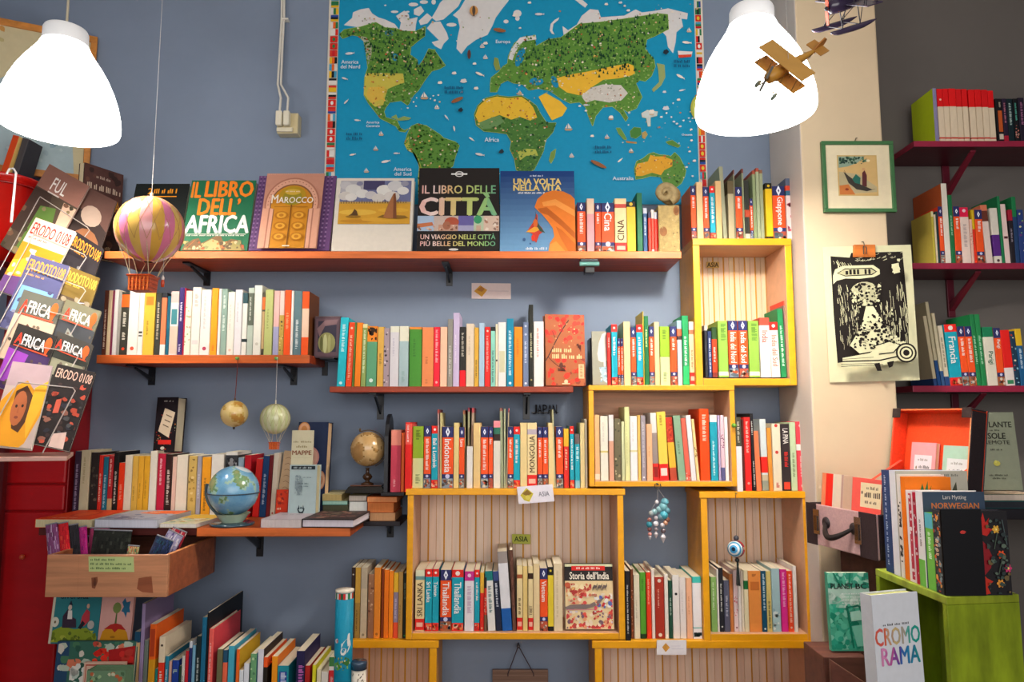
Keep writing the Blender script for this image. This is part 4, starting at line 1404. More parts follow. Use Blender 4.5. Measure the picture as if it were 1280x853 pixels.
    # dark book with a ticket, standing above the row
    def e5(a):
        a.rect(0, 0, 1, 1, '1c1418')
        a.blobs(.05, .3, .98, .98, ['c8301f', 'd8c8a0', '3a8a5a', 'e0502c', 'd8883a'], 44, .0022, 6)
        a.marks(.35, .06, .8, .085, 'b0a8a0', 3, pitch=.004)
        a.poly([(.42, .20), (.92, .28), (.70, .74), (.18, .62)], 'd8c2a4')
        for i in range(3):
            a.line([(.50 - .06 * i, .32 + .09 * i), (.78 - .06 * i, .37 + .09 * i)], .003, '5a4434')
        a.rect(.22, .78, .84, .86, 'd82a20'); a.ell(.45, .93, .1, .03, 'd8d0c0', 10)
    zz = at(215, 563, 2.40).z
    face_book('book', 'dark speckled book with a ticket picture, above the back row', 'book', 191, 220, 498, 563.5, 2.37, .045, 3, yaw=-11, cover='1a1216', page='c8bca0', draw=e5, z=ROWZ['M'] + at(200, 569, 2.32).z - at(200, 647, 2.32).z + .004)


def lying(label, pts, Y0, depth, z, th, cover, page, draw=None, yaw=0, group='books lying flat on the globe shelf', side='e8e0d0', hard=False, name='book'):
    """a book lying flat: front edge from pixel x0 to x1 at depth Y0, top picture drawn by draw"""
    x0, x1 = pts
    a = at(x0, proj((0, Y0, z))[1], Y0)
    b = at(x1, proj((0, Y0, z))[1], Y0)
    w = b.x - a.x
    t = .0024 if hard else .0009
    g = .003 if hard else .0004
    m = MB()
    m.box(0, w, 0, depth, 0, t, cover)
    m.box(0, w, 0, depth, th - t, th, cover)
    m.box(0, t, 0, depth, t, th - t, cover)
    if draw:
        A = Art((0, depth, th), (w, depth, th), (0, 0, th))
        draw(A)
        m.join(A)
    r = m.build(name, PRINT)
    p = MB(); p.box(t + .0002, w - g, g, depth - g, t + .0001, th - t - .0001, page); p.build('page_block', PAGES, r)
    r.location = (a.x, Y0, z + .0005)
    r.rotation_euler = (0, 0, radians(yaw))
    tag(r, label, 'book', group)
    return r


def desk_books():
    z = ROWZ['M']
    def a0(a):
        a.rect(0, 0, 1, 1, 'ee4c1c'); a.ell(.5, .45, .22, .3, 'd8381c', 20); a.ell(.5, .45, .17, .23, 'f0602c', 18); a.marks(.2, .82, .7, .9, 'f8b090', 2, pitch=.006)
    lying('orange book lying at the left end of the globe shelf', (43.5, 114), 2.105, .20, z, .024, 'ea4a1c', 'd8caa0', a0, yaw=-2)
    def a1(a):
        a.rect(0, 0, 1, 1, 'a6a8b4'); a.poly([(.3, .35), (.4, .1), (1, 0), (1, .4), (.7, .45)], 'ee6a24'); a.blobs(.05, .4, .95, .95, ['8a90a4', 'c0c0c8', '6a7490'], 30, .014, 3); a.marks(.3, .2, .6, .3, 'f4d0b0', 4, pitch=.006)
    lying('grey and orange pictorial book lying second from the left', (118, 197.5), 2.105, .20, z, .0235, '9aa0b0', 'd0d0dc', a1, yaw=-3)
    def a2(a):
        a.rect(0, 0, 1, 1, 'e0d4b0'); a.rect(.02, .02, .98, .45, 'e4b83c'); a.blobs(.05, .4, .95, .98, ['c8d0a0', 'e8e0d0', 'c89a3c', '9ab0a0'], 24, .012, 3)
    lying('thin yellow and cream book lying left of the blue globe', (199.5, 246), 2.105, .19, z, .0115, 'd8cca8', 'e8e4dc', a2, yaw=-4)
    def a3(a):
        a.rect(0, 0, 1, 1, 'c9bfc4'); a.marks(.2, .3, .8, .4, 'a8a0a8', 3, pitch=.006)
    lying('pale grey book lying right of the blue globe', (326, 376.5), 2.105, .15, z, .0235, 'd0c4c6', 'd8ccca', a3, yaw=-3)
    def a4(a):
        a.rect(0, 0, 1, 1, '3a2c2c'); a.blobs(.06, .08, .96, .9, ['6a4a44', '8a5a54', '4a3634', '7a6a5c', 'a87a6a'], 60, .013, 5)
    lying('dark-covered book lying at the right end of the globe shelf', (376.9, 443), 2.105, .185, z, .024, '2c2426', 'dcd4dc', a4, yaw=-3, hard=True)

    # the heap of flat books carrying the antique globe
    g = 'flat books under the antique globe'
    r = empty('floating_shelf', (X(480, 2.44), WALL, Z(652, 2.30) - .015))
    zs = Z(651.5, 2.30)
    m = MB(); m.box(X(446, 2.30) + .02, X(503, 2.30), 2.285, WALL - .001, zs - .014, zs, '241d22'); m.build('board', WOODX, r, bevel=.001)
    bracket(r, X(490, 2.44), 2.3, zs - .014, .06, .1, '15161a')
    tag(r, 'small dark wall board right of the globe shelf', 'shelf')
    def c0(a):
        a.rect(0, 0, 1, 1, 'd06a3a')
    lying('brown book lying lowest under the orange flat books', (462, 494), 2.292, .14, zs, .026, '7a4a34', 'b88a62', c0, group=g)
    lying('orange book lying on the brown one under the antique globe', (459.5, 492), 2.292, .14, zs + .0268, .030, 'e06a2c', 'd07a44', c0, group=g)
    lying('deep orange book at the top below the antique globe', (459, 496), 2.292, .14, zs + .0576, .0165, 'ee7a2e', 'e0905c', c0, group=g)
    z1 = z
    def c1(a):
        a.rect(0, 0, 1, 1, 'd8c890')
    lying('dark green-brown book lying beside the emblem book', (403, 435), 2.30, .13, z1, .040, '2c3226', '4a4a38', c1, group=g)
    lying('teal-edged book lying across the dark green-brown one', (403, 434), 2.30, .13, z1 + .0406, .012, '2f8a84', '9ac0b0', c1, group=g)
    lying('gilt cream book lying top left under the antique globe', (403, 427), 2.30, .13, z1 + .0532, .020, 'cfc088', 'b8a068', c1, group=g)
    lying('white book lying left of the orange flat books', (436, 458.5), 2.30, .13, z1 + .001, .050, '4a4442', 'dcdcd6', c1, group=g)
    lying('dark thin book lying on the white one under the globe stand', (436, 458), 2.30, .13, z1 + .0516, .018, '4a3a36', 'b8aca0', c1, group=g)
    # little board holding the three books at the left of the row above
    zb = at(495, 615.5, 2.28).z
    r = empty('floating_shelf', (X(494, 2.44), WALL, zb - .012))
    m = MB(); m.box(X(478, 2.27), X(506.5, 2.27), 2.265, WALL - .001, zb - .010, zb, '1a181c'); m.build('board', WOODX, r, bevel=.001)
    bracket(r, X(500, 2.44), 2.3, zb - .0102, .05, .1, '15161a')
    tag(r, 'narrow black board under the pink and orange books', 'shelf')
    # black curved bookend
    m = MB()
    x, t = X(481.5, 2.28), .012
    pr = [(0, 0), (.10, 0), (.10, .19), (.088, .22), (.06, .238), (.035, .232), (.012, .205), (0, .17)]
    hgt = at(487, 518, 2.30).z - zb
    pr = [(y, q * hgt / .238) for y, q in pr]
    m.face([(0, y, q) for y, q in pr][::-1], '15161a'); m.face([(t, y, q) for y, q in pr], '15161a')
    for i in range(len(pr)):
        a, b = pr[i], pr[(i + 1) % len(pr)]
        m.face([(0, a[0], a[1]), (0, b[0], b[1]), (t, b[0], b[1]), (t, a[0], a[1])][::-1], '1b1c21')
    o = m.build('bookend', METAL); o.location = (x, 2.275, zb + .0005)
    tag(o, 'black curved bookend between the antique globe and pink book', 'bookend')
# ---------------------------------------------------------------- the illustrated world map
def world_map():
    Ym = WALL - .004
    def c8(pts):      # traced at 1280x614 over photo x 400-900, y 0-240
        return [(400 + x * .390625, y * .390625) for x, y in pts]
    def c1(pts):
        return [(400 + x * .2031, y * .2031) for x, y in pts]
    def c3(pts):
        return [(400 + x * .2031, 110 + y * .2031) for x, y in pts]
    def c2(pts):
        return [(640 + x * .2031, y * .2031) for x, y in pts]
    def c4(pts):
        return [(640 + x * .2031, 110 + y * .2031) for x, y in pts]
    xl, xr = at(408.5, 110, Ym).x, at(881, 110, Ym).x
    zt, zb = at(640, -62, Ym).z, at(640, 256, Ym).z
    r = empty('hanging_world_map', ((xl + xr) / 2, Ym, zb))
    m = MB(); m.box(xl, xr, Ym - .0006, Ym + .002, zb, zt, 'e6dccb')
    m.build('poster_sheet', MATTE, r)
    a = Art((xl, Ym - .0006, zt), (xr, Ym - .0006, zt), (xl, Ym - .0006, zb), step=.00007)
    W, H = xr - xl, zt - zb

    def uv(px, py):
        p = at(px, py, Ym)
        return (p.x - xl) / W, (zt - p.z) / H

    def poly(pts, col, edge=None, ew=.0022):
        q = [uv(*p) for p in pts]
        if edge:
            a.line(q + [q[0]], ew, edge)
        a.poly(q, col)

    def ell(px, py, rx, ry, col, n=10, rot=0):
        poly([(px + rx * cos(t) * cos(rot) - ry * sin(t) * sin(rot), py + rx * cos(t) * sin(rot) + ry * sin(t) * cos(rot)) for t in [2 * pi * i / n for i in range(n)]], col)
    bl, br = .0275, .9775
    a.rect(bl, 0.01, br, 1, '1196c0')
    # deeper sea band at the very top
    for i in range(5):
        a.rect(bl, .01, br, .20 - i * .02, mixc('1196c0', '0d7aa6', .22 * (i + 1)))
    ICE, GRN, DG, COAST, YEL, SAND = 'e2dedb', '5f9038', '3a6a30', 'b8cc6a', 'f2bc36', 'd9c552'
    land = []

    def L(pts, col, edge=COAST):
        poly(pts, col, edge)
        land.append(pts)
    # ice lands
    for p in (c1([(150, 155), (200, 112), (205, 78), (250, 60), (300, 52), (320, 85), (360, 110), (400, 122), (460, 150), (490, 190), (400, 195), (340, 150), (240, 168)]),
              c1([(470, 100), (520, 68), (545, 90), (550, 120), (600, 108), (590, 150), (585, 195), (490, 185), (500, 140)]),
              c1([(820, 95), (860, 60), (895, 0), (890, -80), (1170, -80), (1160, 5), (1120, 55), (1080, 110), (1060, 160), (1030, 215), (960, 245), (905, 285), (870, 332), (842, 300), (848, 235), (862, 170), (850, 115)]),
              c1([(660, 175), (690, 140), (740, 135), (780, 205), (790, 240), (760, 270), (745, 303), (710, 285), (690, 262), (735, 250), (700, 215)]),
              c1([(690, 110), (720, 60), (740, 20), (760, 0), (870, 0), (850, 40), (800, 85), (760, 120), (715, 130)]),
              c1([(610, 130), (660, 85), (690, 110), (660, 145), (620, 155)]), c1([(580, 60), (620, 40), (640, 70), (610, 100), (580, 90)]),
              c2([(312, 165), (345, 190), (400, 155), (430, 100), (480, 60), (530, 65), (545, 110), (610, 105), (690, 100), (760, 62), (800, 80), (880, 70), (960, 55), (1080, 85), (1075, 120), (1040, 115), (1050, 165), (1010, 200), (1005, 260), (990, 328), (960, 290), (950, 225), (920, 190), (960, 110), (880, 110), (700, 135), (560, 160), (420, 185), (345, 240), (320, 225)])):
        poly(p, ICE, 'c9d6dc')
    for x, y, rx, ry in ((575, 30, 30, 12), (640, 15, 26, 12), (540, 75, 12, 6), (460, 75, 24, 8), (1215, 85, 26, 22), (1215, 115, 14, 16), (1145, 135, 16, 12), (810, 155, 32, 12), (700, 15, 14, 16)):
        ell(400 + x * .2031, y * .2031, rx * .2031, ry * .2031, ICE)
    poly(c2([(245, 210), (232, 190), (238, 150), (262, 125), (290, 110), (285, 125), (255, 150), (248, 190), (262, 215)]), ICE)
    poly(c2([(385, 0), (430, 0), (465, 30), (450, 50), (415, 25)]), ICE)
    # North America
    NA = c1([(120, 215), (150, 185), (250, 168), (345, 140), (400, 172), (470, 178), (520, 195), (590, 195), (650, 165), (645, 225), (610, 250), (560, 292), (555, 340), (600, 372), (605, 415), (640, 365), (670, 302), (705, 312), (772, 405), (740, 425), (690, 440), (665, 470), (640, 505), (610, 555), (575, 590), (548, 640), (540, 650), (525, 640), (500, 622), (430, 632), (405, 665), (395, 690), (405, 725), (440, 735), (475, 745), (495, 790), (520, 805), (545, 795), (525, 815), (490, 810), (470, 780), (420, 755), (370, 730), (340, 690), (300, 640), (272, 590), (275, 480), (295, 420), (285, 330), (270, 255), (235, 225), (200, 218), (140, 240)])
    L(NA, GRN)
    poly(c1([(245, 225), (285, 232), (320, 280), (318, 340), (300, 400), (285, 330), (272, 262)]), 'b9b89c')
    poly(c1([(280, 462), (300, 452), (512, 455), (520, 512), (470, 528), (420, 550), (405, 590), (390, 650), (340, 660), (300, 625), (272, 585)]), 'cfc04e')
    poly(c1([(300, 540), (400, 535), (390, 610), (320, 640), (285, 590)]), 'e0b94a')
    ell(494, 72, 3.5, 5, '2b8fb4')
    ell(487, 42, 6, 4, '3a7a88')
    # South America
    SA = c3([(520, 345), (540, 285), (560, 240), (600, 222), (655, 235), (740, 290), (760, 310), (835, 335), (858, 358), (835, 420), (818, 485), (790, 500), (770, 540), (730, 560), (700, 600), (660, 680), (610, 680), (605, 560), (612, 490), (590, 410), (540, 385)])
    L(SA, GRN)
    poly(c3([(520, 345), (545, 300), (560, 380), (605, 430), (632, 520), (625, 680), (605, 680), (605, 540), (612, 490), (590, 410), (540, 385)]), 'b8b84a')
    # Europe and Asia
    EA = c8([(545, 272), (548, 250), (572, 232), (585, 215), (600, 205), (603, 180), (622, 140), (650, 120), (688, 116), (690, 150), (730, 128), (770, 122), (790, 108), (830, 78), (900, 72), (1000, 58), (1080, 45), (1112, 48), (1115, 95), (1070, 118), (1045, 128), (1040, 160), (1068, 192), (1072, 215), (1060, 245), (1040, 262), (1022, 258), (1010, 268), (1030, 312), (1012, 348), (985, 360), (968, 350), (985, 378), (978, 390), (960, 362), (935, 342), (905, 345), (882, 372), (872, 405), (858, 372), (850, 345), (830, 328), (800, 332), (775, 320), (735, 292), (700, 285), (668, 290), (650, 272), (620, 268), (600, 258), (578, 270), (566, 296), (545, 296)])
    L(EA, GRN)
    poly(c8([(603, 190), (612, 158), (640, 122), (690, 114), (692, 128), (650, 134), (625, 168), (616, 195)]), ICE)
    ell(640 + 50 * .2031, 355 * .2031, 5, 13, '1689b4', 10, .35)
    poly(c8([(757, 252), (800, 240), (850, 232), (930, 215), (985, 205), (1003, 212), (1008, 240), (960, 252), (905, 258), (868, 282), (835, 308), (790, 298), (765, 280)]), YEL)
    poly(c8([(835, 308), (868, 282), (905, 272), (962, 274), (985, 300), (965, 322), (925, 330), (880, 322), (850, 330)]), 'd6cfc4')
    poly(c8([(700, 312), (722, 300), (768, 326), (790, 348), (775, 372), (742, 386), (722, 352)]), YEL, COAST)
    land.append(c8([(700, 312), (722, 300), (768, 326), (790, 348), (775, 372), (742, 386), (722, 352)]))
    # Black Sea, Caspian, Mediterranean flecks
    ell(640 + 150 * .2031, 505 * .2031, 9, 5, '1689b4'); ell(640 + 262 * .2031, 508 * .2031, 4, 8, '1689b4', 10, -.4)
    # Africa
    AF = c8([(494, 368), (505, 340), (530, 316), (565, 307), (605, 312), (645, 308), (672, 325), (692, 340), (705, 365), (725, 395), (755, 395), (745, 425), (722, 450), (715, 485), (700, 515), (685, 545), (650, 560), (628, 545), (622, 510), (608, 480), (612, 455), (598, 430), (560, 425), (525, 422), (500, 402)])
    L(AF, '4a7a34')
    poly(c8([(497, 372), (508, 342), (532, 319), (565, 311), (605, 316), (645, 312), (668, 328), (682, 345), (695, 378), (672, 388), (640, 376), (612, 385), (575, 370), (545, 380), (512, 402)]), 'ebbc34')
    poly(c8([(500, 398), (545, 380), (575, 372), (590, 390), (560, 412), (520, 415)]), '6a9258')
    poly(c8([(632, 488), (660, 478), (690, 480), (698, 500), (660, 500), (640, 515)]), 'b8bc50')
    # Australia and the islands
    AU = c4([(752, 500), (765, 455), (800, 440), (842, 408), (870, 400), (905, 415), (935, 415), (975, 425), (1000, 400), (1030, 430), (1050, 470), (1068, 510), (1062, 545), (1040, 590), (1000, 620), (940, 610), (915, 550), (850, 545), (800, 560), (760, 565)])
    L(AU, '5f8f3a')
    poly(c4([(758, 500), (770, 470), (835, 455), (850, 415), (880, 425), (930, 425), (985, 445), (985, 485), (935, 510), (915, 540), (860, 525), (800, 545), (762, 545)]), 'eaa92c')
    for p, c in ((c4([(640, 250), (665, 250), (690, 290), (705, 320), (690, 322), (655, 285)]), '6f9a44'), (c4([(725, 270), (750, 245), (790, 250), (795, 290), (760, 315), (730, 305)]), '4a8438'), (c4([(700, 330), (765, 338), (765, 346), (705, 340)]), 'b87a4a'),
                 (c4([(795, 160), (830, 140), (895, 150), (890, 175), (850, 185), (850, 240), (835, 240), (825, 190), (800, 185)]), 'cfd8d4'), (c4([(945, 335), (985, 325), (1035, 360), (1020, 370), (960, 350)]), '5a8a3a'),
                 (c4([(240, 400), (270, 378), (262, 430), (240, 468), (228, 450)]), '7a9a48'), (c4([(800, 280), (820, 270), (832, 290), (815, 318), (800, 310)]), 'b89a5a'),
                 (c2([(890, 395), (935, 405), (940, 480), (915, 530), (870, 570), (860, 555), (905, 510), (900, 440)]), '9aa86a'), (c1([(1075, 360), (1095, 365), (1110, 430), (1085, 440), (1070, 400)]), '8a9a4a'),
                 (c3([(440, 185), (470, 170), (480, 195), (520, 180), (560, 190), (545, 200), (490, 205)]), '8aa860')):
        poly(p, c, COAST, .0014)
        land.append(p)
    a.build('landmass', PRINT, r)
    a2 = Art((xl, Ym - .0006, zt), (xr, Ym - .0006, zt), (xl, Ym - .0006, zb), off=a.o + .0001, step=.00004)
    a = a2

    def inside(p, poly_):
        x, y = p
        c = False
        j = len(poly_) - 1
        for i in range(len(poly_)):
            xi, yi = poly_[i]
            xj, yj = poly_[j]
            if (yi > y) != (yj > y) and x < (xj - xi) * (y - yi) / (yj - yi) + xi:
                c = not c
            j = i
        return c
    rnd = random.Random(21)

    def tri(px, py, s, col):
        poly2 = [(px - s * .45, py + s * .5), (px, py - s * .8), (px + s * .45, py + s * .5)]
        a.face([a.P(*uv(*p)) for p in poly2][::-1], col)

    def dot(px, py, s, col):
        k = rnd.uniform(0, 2)
        q = [(px + s * rnd.uniform(.6, 1.2) * cos(k + t), py + s * rnd.uniform(.5, 1) * sin(k + t)) for t in (0, 1.26, 2.5, 3.8, 5.0)]
        a.face([a.P(*uv(*p)) for p in q][::-1], col)
    for pts, n, pal in ((NA, 620, ['4a7a30', '6f9f40', '3f7030', '7aaa50', '8fb060']), (SA, 420, ['3f7426', '5f8f30', '2f6226', '6a9a44']), (EA, 950, ['4a7a34', '6f9f44', '3f7034', '81ac54', '98b464']), (AF, 330, ['3c6c30', '5f8f48', '7a9a58', '2f5f34']), (AU, 120, ['4a8434', '6f9a4c', '3a6a30'])):
        xs, ys = [p[0] for p in pts], [p[1] for p in pts]
        k = 0
        for _ in range(n * 4):
            p = (rnd.uniform(min(xs), max(xs)), rnd.uniform(min(ys), max(ys)))
            if not inside(p, pts):
                continue
            yellow = inside(p, c8([(497, 372), (508, 342), (532, 319), (565, 311), (605, 316), (645, 312), (668, 328), (682, 345), (695, 378), (672, 388), (640, 376), (612, 385), (575, 370), (545, 380), (512, 402)])) or inside(p, c8([(757, 252), (800, 240), (850, 232), (930, 215), (985, 205), (1003, 212), (1008, 240), (960, 252), (905, 258), (868, 282), (835, 308), (790, 298), (765, 280)])) or inside(p, c4([(758, 500), (770, 470), (835, 455), (850, 415), (880, 425), (930, 425), (985, 445), (985, 485), (935, 510), (915, 540), (860, 525), (800, 545), (762, 545)])) or inside(p, c1([(280, 462), (300, 452), (512, 455), (520, 512), (470, 528), (420, 550), (405, 590), (390, 650), (340, 660), (300, 625), (272, 585)]))
            white = inside(p, c8([(835, 308), (868, 282), (905, 272), (962, 274), (985, 300), (965, 322), (925, 330), (880, 322), (850, 330)]))
            if yellow:
                if rnd.random() < .22:
                    dot(*p, rnd.uniform(.6, 1.3), rnd.choice(['d8922c', 'f0c85a', 'c87a2c', 'b85a2c', 'a8742c', 'e8a82a']))
            elif white:
                dot(*p, rnd.uniform(.6, 1.4), rnd.choice(['eee8e0', 'b8a898', '9aa08a', 'c8b8a8']))
            else:
                dot(*p, rnd.uniform(.8, 1.8), rnd.choice(pal))
            k += 1
            if k >= n:
                break
    a.up()
    # conifers of the north
    for pts, n, ylim in ((NA, 150, 95), (EA, 330, 97)):
        xs = [p[0] for p in pts]
        k = 0
        for _ in range(9000):
            p = (rnd.uniform(min(xs), max(xs)), rnd.uniform(18, ylim))
            if not inside(p, pts) or (pts is EA and p[0] < 655) or (pts is EA and p[1] > 118 - (p[0] - 640) * .19):
                continue
            tri(*p, rnd.uniform(2.4, 3.8), rnd.choice(['1f4a2c', '27552c', '1a3f2a', '2f6030']))
            k += 1
            if k >= n:
                break
    a.up()
    # little pictures on the land
    for pts, n in ((NA, 70), (SA, 46), (EA, 130), (AF, 46), (AU, 20)):
        xs, ys = [p[0] for p in pts], [p[1] for p in pts]
        k = 0
        for _ in range(3000):
            p = (rnd.uniform(min(xs), max(xs)), rnd.uniform(min(ys), max(ys)))
            if inside(p, pts):
                dot(*p, rnd.uniform(.8, 1.7), rnd.choice(['d8c8a0', 'c86a3a', 'e8e0d0', 'e8c060', 'c8603c', 'e0b888', '9a5a40', 'f0e4c0']))
                k += 1
                if k >= n:
                    break
    a.up()
    a.build('tree_print', PRINT, r)
    b = Art((xl, Ym - .0006, zt), (xr, Ym - .0006, zt), (xl, Ym - .0006, zb), off=a.o + .0001, step=.00004)
    a = b
    WH = ['e8e2da', 'dcd8d4', 'efe6d8', 'd4d8dc']

    def boat(x, y, s):
        c = rnd.choice(WH)
        poly([(x - s, y + s * .35), (x + s, y + s * .35), (x + s * .65, y + s * .8), (x - s * .7, y + s * .8)], rnd.choice(['c8a07a', 'd8b898', 'e0d0c0', 'b88a64']))
        poly([(x - s * .15, y + s * .25), (x - s * .15, y - s), (x + s * .75, y + s * .25)], c)
        poly([(x - s * .3, y + s * .25), (x - s * .3, y - s * .7), (x - s * .85, y + s * .25)], c)

    def whale(x, y, s, rot=-.15):
        c = rnd.choice(WH)
        ell(x, y, s, s * .32, c, 10, rot)
        dx, dy = s * cos(rot), s * sin(rot)
        poly([(x + dx * .8, y + dy * .8), (x + dx * 1.4, y + dy * 1.4 - s * .25), (x + dx * 1.25, y + dy * 1.25), (x + dx * 1.4, y + dy * 1.4 + s * .25)], c)

    def cloud(x, y, s):
        c = rnd.choice(WH)
        ell(x, y, s, s * .4, c); ell(x - s * .35, y - s * .3, s * .42, s * .4, c); ell(x + s * .3, y - s * .35, s * .5, s * .45, c)
    for x, y in ((197, 430), (335, 310), (375, 345), (150, 548), (530, 185), (795, 410), (995, 485), (1180, 100), (930, 380), (918, 440), (805, 500), (1060, 365), (640, 300), (180, 478), (520, 150)):
        boat(400 + x * .3906, y * .3906, 5.2 if x in (335, 795) else 3.4)
    for x, y, ro in ((95, 175, -.1), (105, 498, -.2), (210, 520, -.2), (120, 388, .1), (510, 497, .2), (510, 240, .4), (1150, 248, .5), (1170, 140, .1), (405, 378, .9), (485, 448, .6), (85, 330, -.8), (958, 517, -.7), (80, 255, .3), (245, 494, 0), (700, 50, 0), (430, 415, 1.4), (1155, 293, -.2), (850, 340, 0)):
        whale(400 + x * .3906, y * .3906, 5.0 if x in (210, 510, 1150, 95, 1170, 700) else 3.4, ro)
    for x, y, s in ((460, 265, 7), (500, 288, 5), (385, 270, 5), (1105, 352, 7), (930, 380, 5), (1060, 362, 6), (870, 440, 4), (625, 55, 6), (430, 240, 5), (570, 560, 4), (670, 15, 4), (985, 40, 4), (915, 20, 4), (960, 15, 4), (1125, 45, 3), (640, 96, 3), (530, 145, 5), (495, 210, 4), (455, 300, 3), (1100, 300, 4), (1145, 325, 4), (830, 345, 3), (850, 360, 3), (1090, 380, 3), (1150, 410, 3), (1130, 395, 3), (1180, 490, 3), (1195, 520, 4), (1170, 540, 3), (1185, 420, 3)):
        cloud(400 + x * .3906, y * .3906, s * .62)
    for i in range(90):
        x, y = rnd.choice(((rnd.uniform(430, 900), rnd.uniform(4, 60)), (rnd.uniform(842, 872), rnd.uniform(120, 226)), (rnd.uniform(770, 870), rnd.uniform(130, 190)), (rnd.uniform(500, 560), rnd.uniform(115, 140)), (rnd.uniform(640, 690), rnd.uniform(105, 125))))
        if any(inside((x, y), q) for q in land) or not 424 < x < 872:
            continue
        dot(x, y, rnd.uniform(.7, 1.9), rnd.choice(WH + ['c87a4a', '7aa0a8', 'd8b080']))
    for x, y, ro in ((440, 325, -.4), (890, 530, .45), (575, 103, .15)):
        ell(400 + x * .3906, y * .3906, 11 if x == 890 else 8, 2.4, '9a6038', 12, ro)
    poly(c2([(1015, 325), (1105, 330), (1098, 362), (1020, 368)]), 'e8e0dc'); poly(c2([(1018, 350), (1100, 346), (1097, 362), (1022, 368)]), 'd8442c')
    for x, y in ((580, 490), (1103, 172), (450, 358)):
        dot(400 + x * .3906, y * .3906, 4, '20303c')
    ell(400 + 478 * .3906, 180 * .3906, 2.2, 6, '5a3a34')
    ell(875, 137, 13, 17, 'b8bc4c', 22); ell(875, 137, 10.5, 14.5, 'c8c860', 22)
    # balloon on the ice
    ell(400 + 948 * .2031, 78 * .2031, 5.2, 6, 'd89a54', 14); ell(400 + 948 * .2031, 78 * .2031, 2, 6, '5a4a3c', 12); dot(400 + 948 * .2031, 108 * .2031, 1.6, '6a4a34')
    for i in range(34):
        x, y = rnd.choice(((rnd.uniform(448, 470), rnd.uniform(22, 32)), (rnd.uniform(575, 612), rnd.uniform(6, 55)), (rnd.uniform(735, 800), rnd.uniform(20, 32)), (rnd.uniform(500, 518), rnd.uniform(22, 36)), (rnd.uniform(838, 856), rnd.uniform(20, 42))))
        dot(x, y, rnd.uniform(.6, 1.5), rnd.choice(['b8603a', '4a5058', 'c89a6a', '8a9a5a', '9a8a80']))
    # names on the seas
    def word(t, x0, y0, x1, y1, c='d9e4ee'):
        q0, q1 = uv(x0, y0), uv(x1, y1)
        a.text(t, q0[0], q0[1], q1[0], q1[1], c, bold=.02)
    word('America', 428, 77.5, 449, 82); word('del Nord', 427, 83.5, 451, 88)
    word('America', 459, 153.5, 475, 156.5); word('Centrale', 459, 158, 475.5, 161)
    word('America', 493, 211, 515, 215.6); word('del Sud', 494, 217, 515, 221.4)
    word('Europa', 620, 52.6, 638, 58); word('Africa', 606, 174, 624, 179.4); word('Australia', 765, 222.6, 791, 227); word('Oceania', 851, 169.4, 864, 171.8)
    for x0, y0, w in ((556, 110.5, 24), (434, 168, 20), (743, 184.5, 21), (841, 78, 20)):
        for k in range(2):
            q0, q1 = uv(x0, y0 + 5.5 * k), uv(x0 + w, y0 + 3.4 + 5.5 * k)
            a.marks(q0[0], q0[1], q1[0], q1[1], '0c567e', int(x0) + k, pitch=.005)
    a.build('sea_print', PRINT, r)
    # the two strips of flags
    pal = ['d8281f', 'e8e0d8', '2a7a4a', '2a4a9a', 'e8b82a', 'e8641f', '1c1c20', '4aa0c0', 'c81f2a', 'e8e0d8', 'd83a2a']
    for u0, u1 in ((.006, .0262), (.9795, .9945)):
        f = Art((xl, Ym - .0006, zt), (xr, Ym - .0006, zt), (xl, Ym - .0006, zb))
        n = 35
        for i in range(n):
            v0, v1 = .012 + .98 * i / n, .012 + .98 * (i + .9) / n
            k = rnd.randint(0, 4)
            c = [rnd.choice(pal) for _ in range(3)]
            if k < 2:
                for j in range(3):
                    f.rect(u0 + (u1 - u0) * j / 3, v0, u0 + (u1 - u0) * (j + 1) / 3, v1, c[j])
            elif k < 4:
                for j in range(3):
                    f.rect(u0, v0 + (v1 - v0) * j / 3, u1, v0 + (v1 - v0) * (j + 1) / 3, c[j])
            else:
                f.rect(u0, v0, u1, v1, 'd8281f'); f.ell((u0 + u1) / 2, (v0 + v1) / 2, .004, .008, rnd.choice(['e8c83a', 'f0ece4', '2a7a4a']), 8)
        f.build('flag_strip', PRINT, r)
    tag(r, 'big turquoise illustrated world map poster edged with flags', 'map')
# ---------------------------------------------------------------- lamps
LAMPS = []


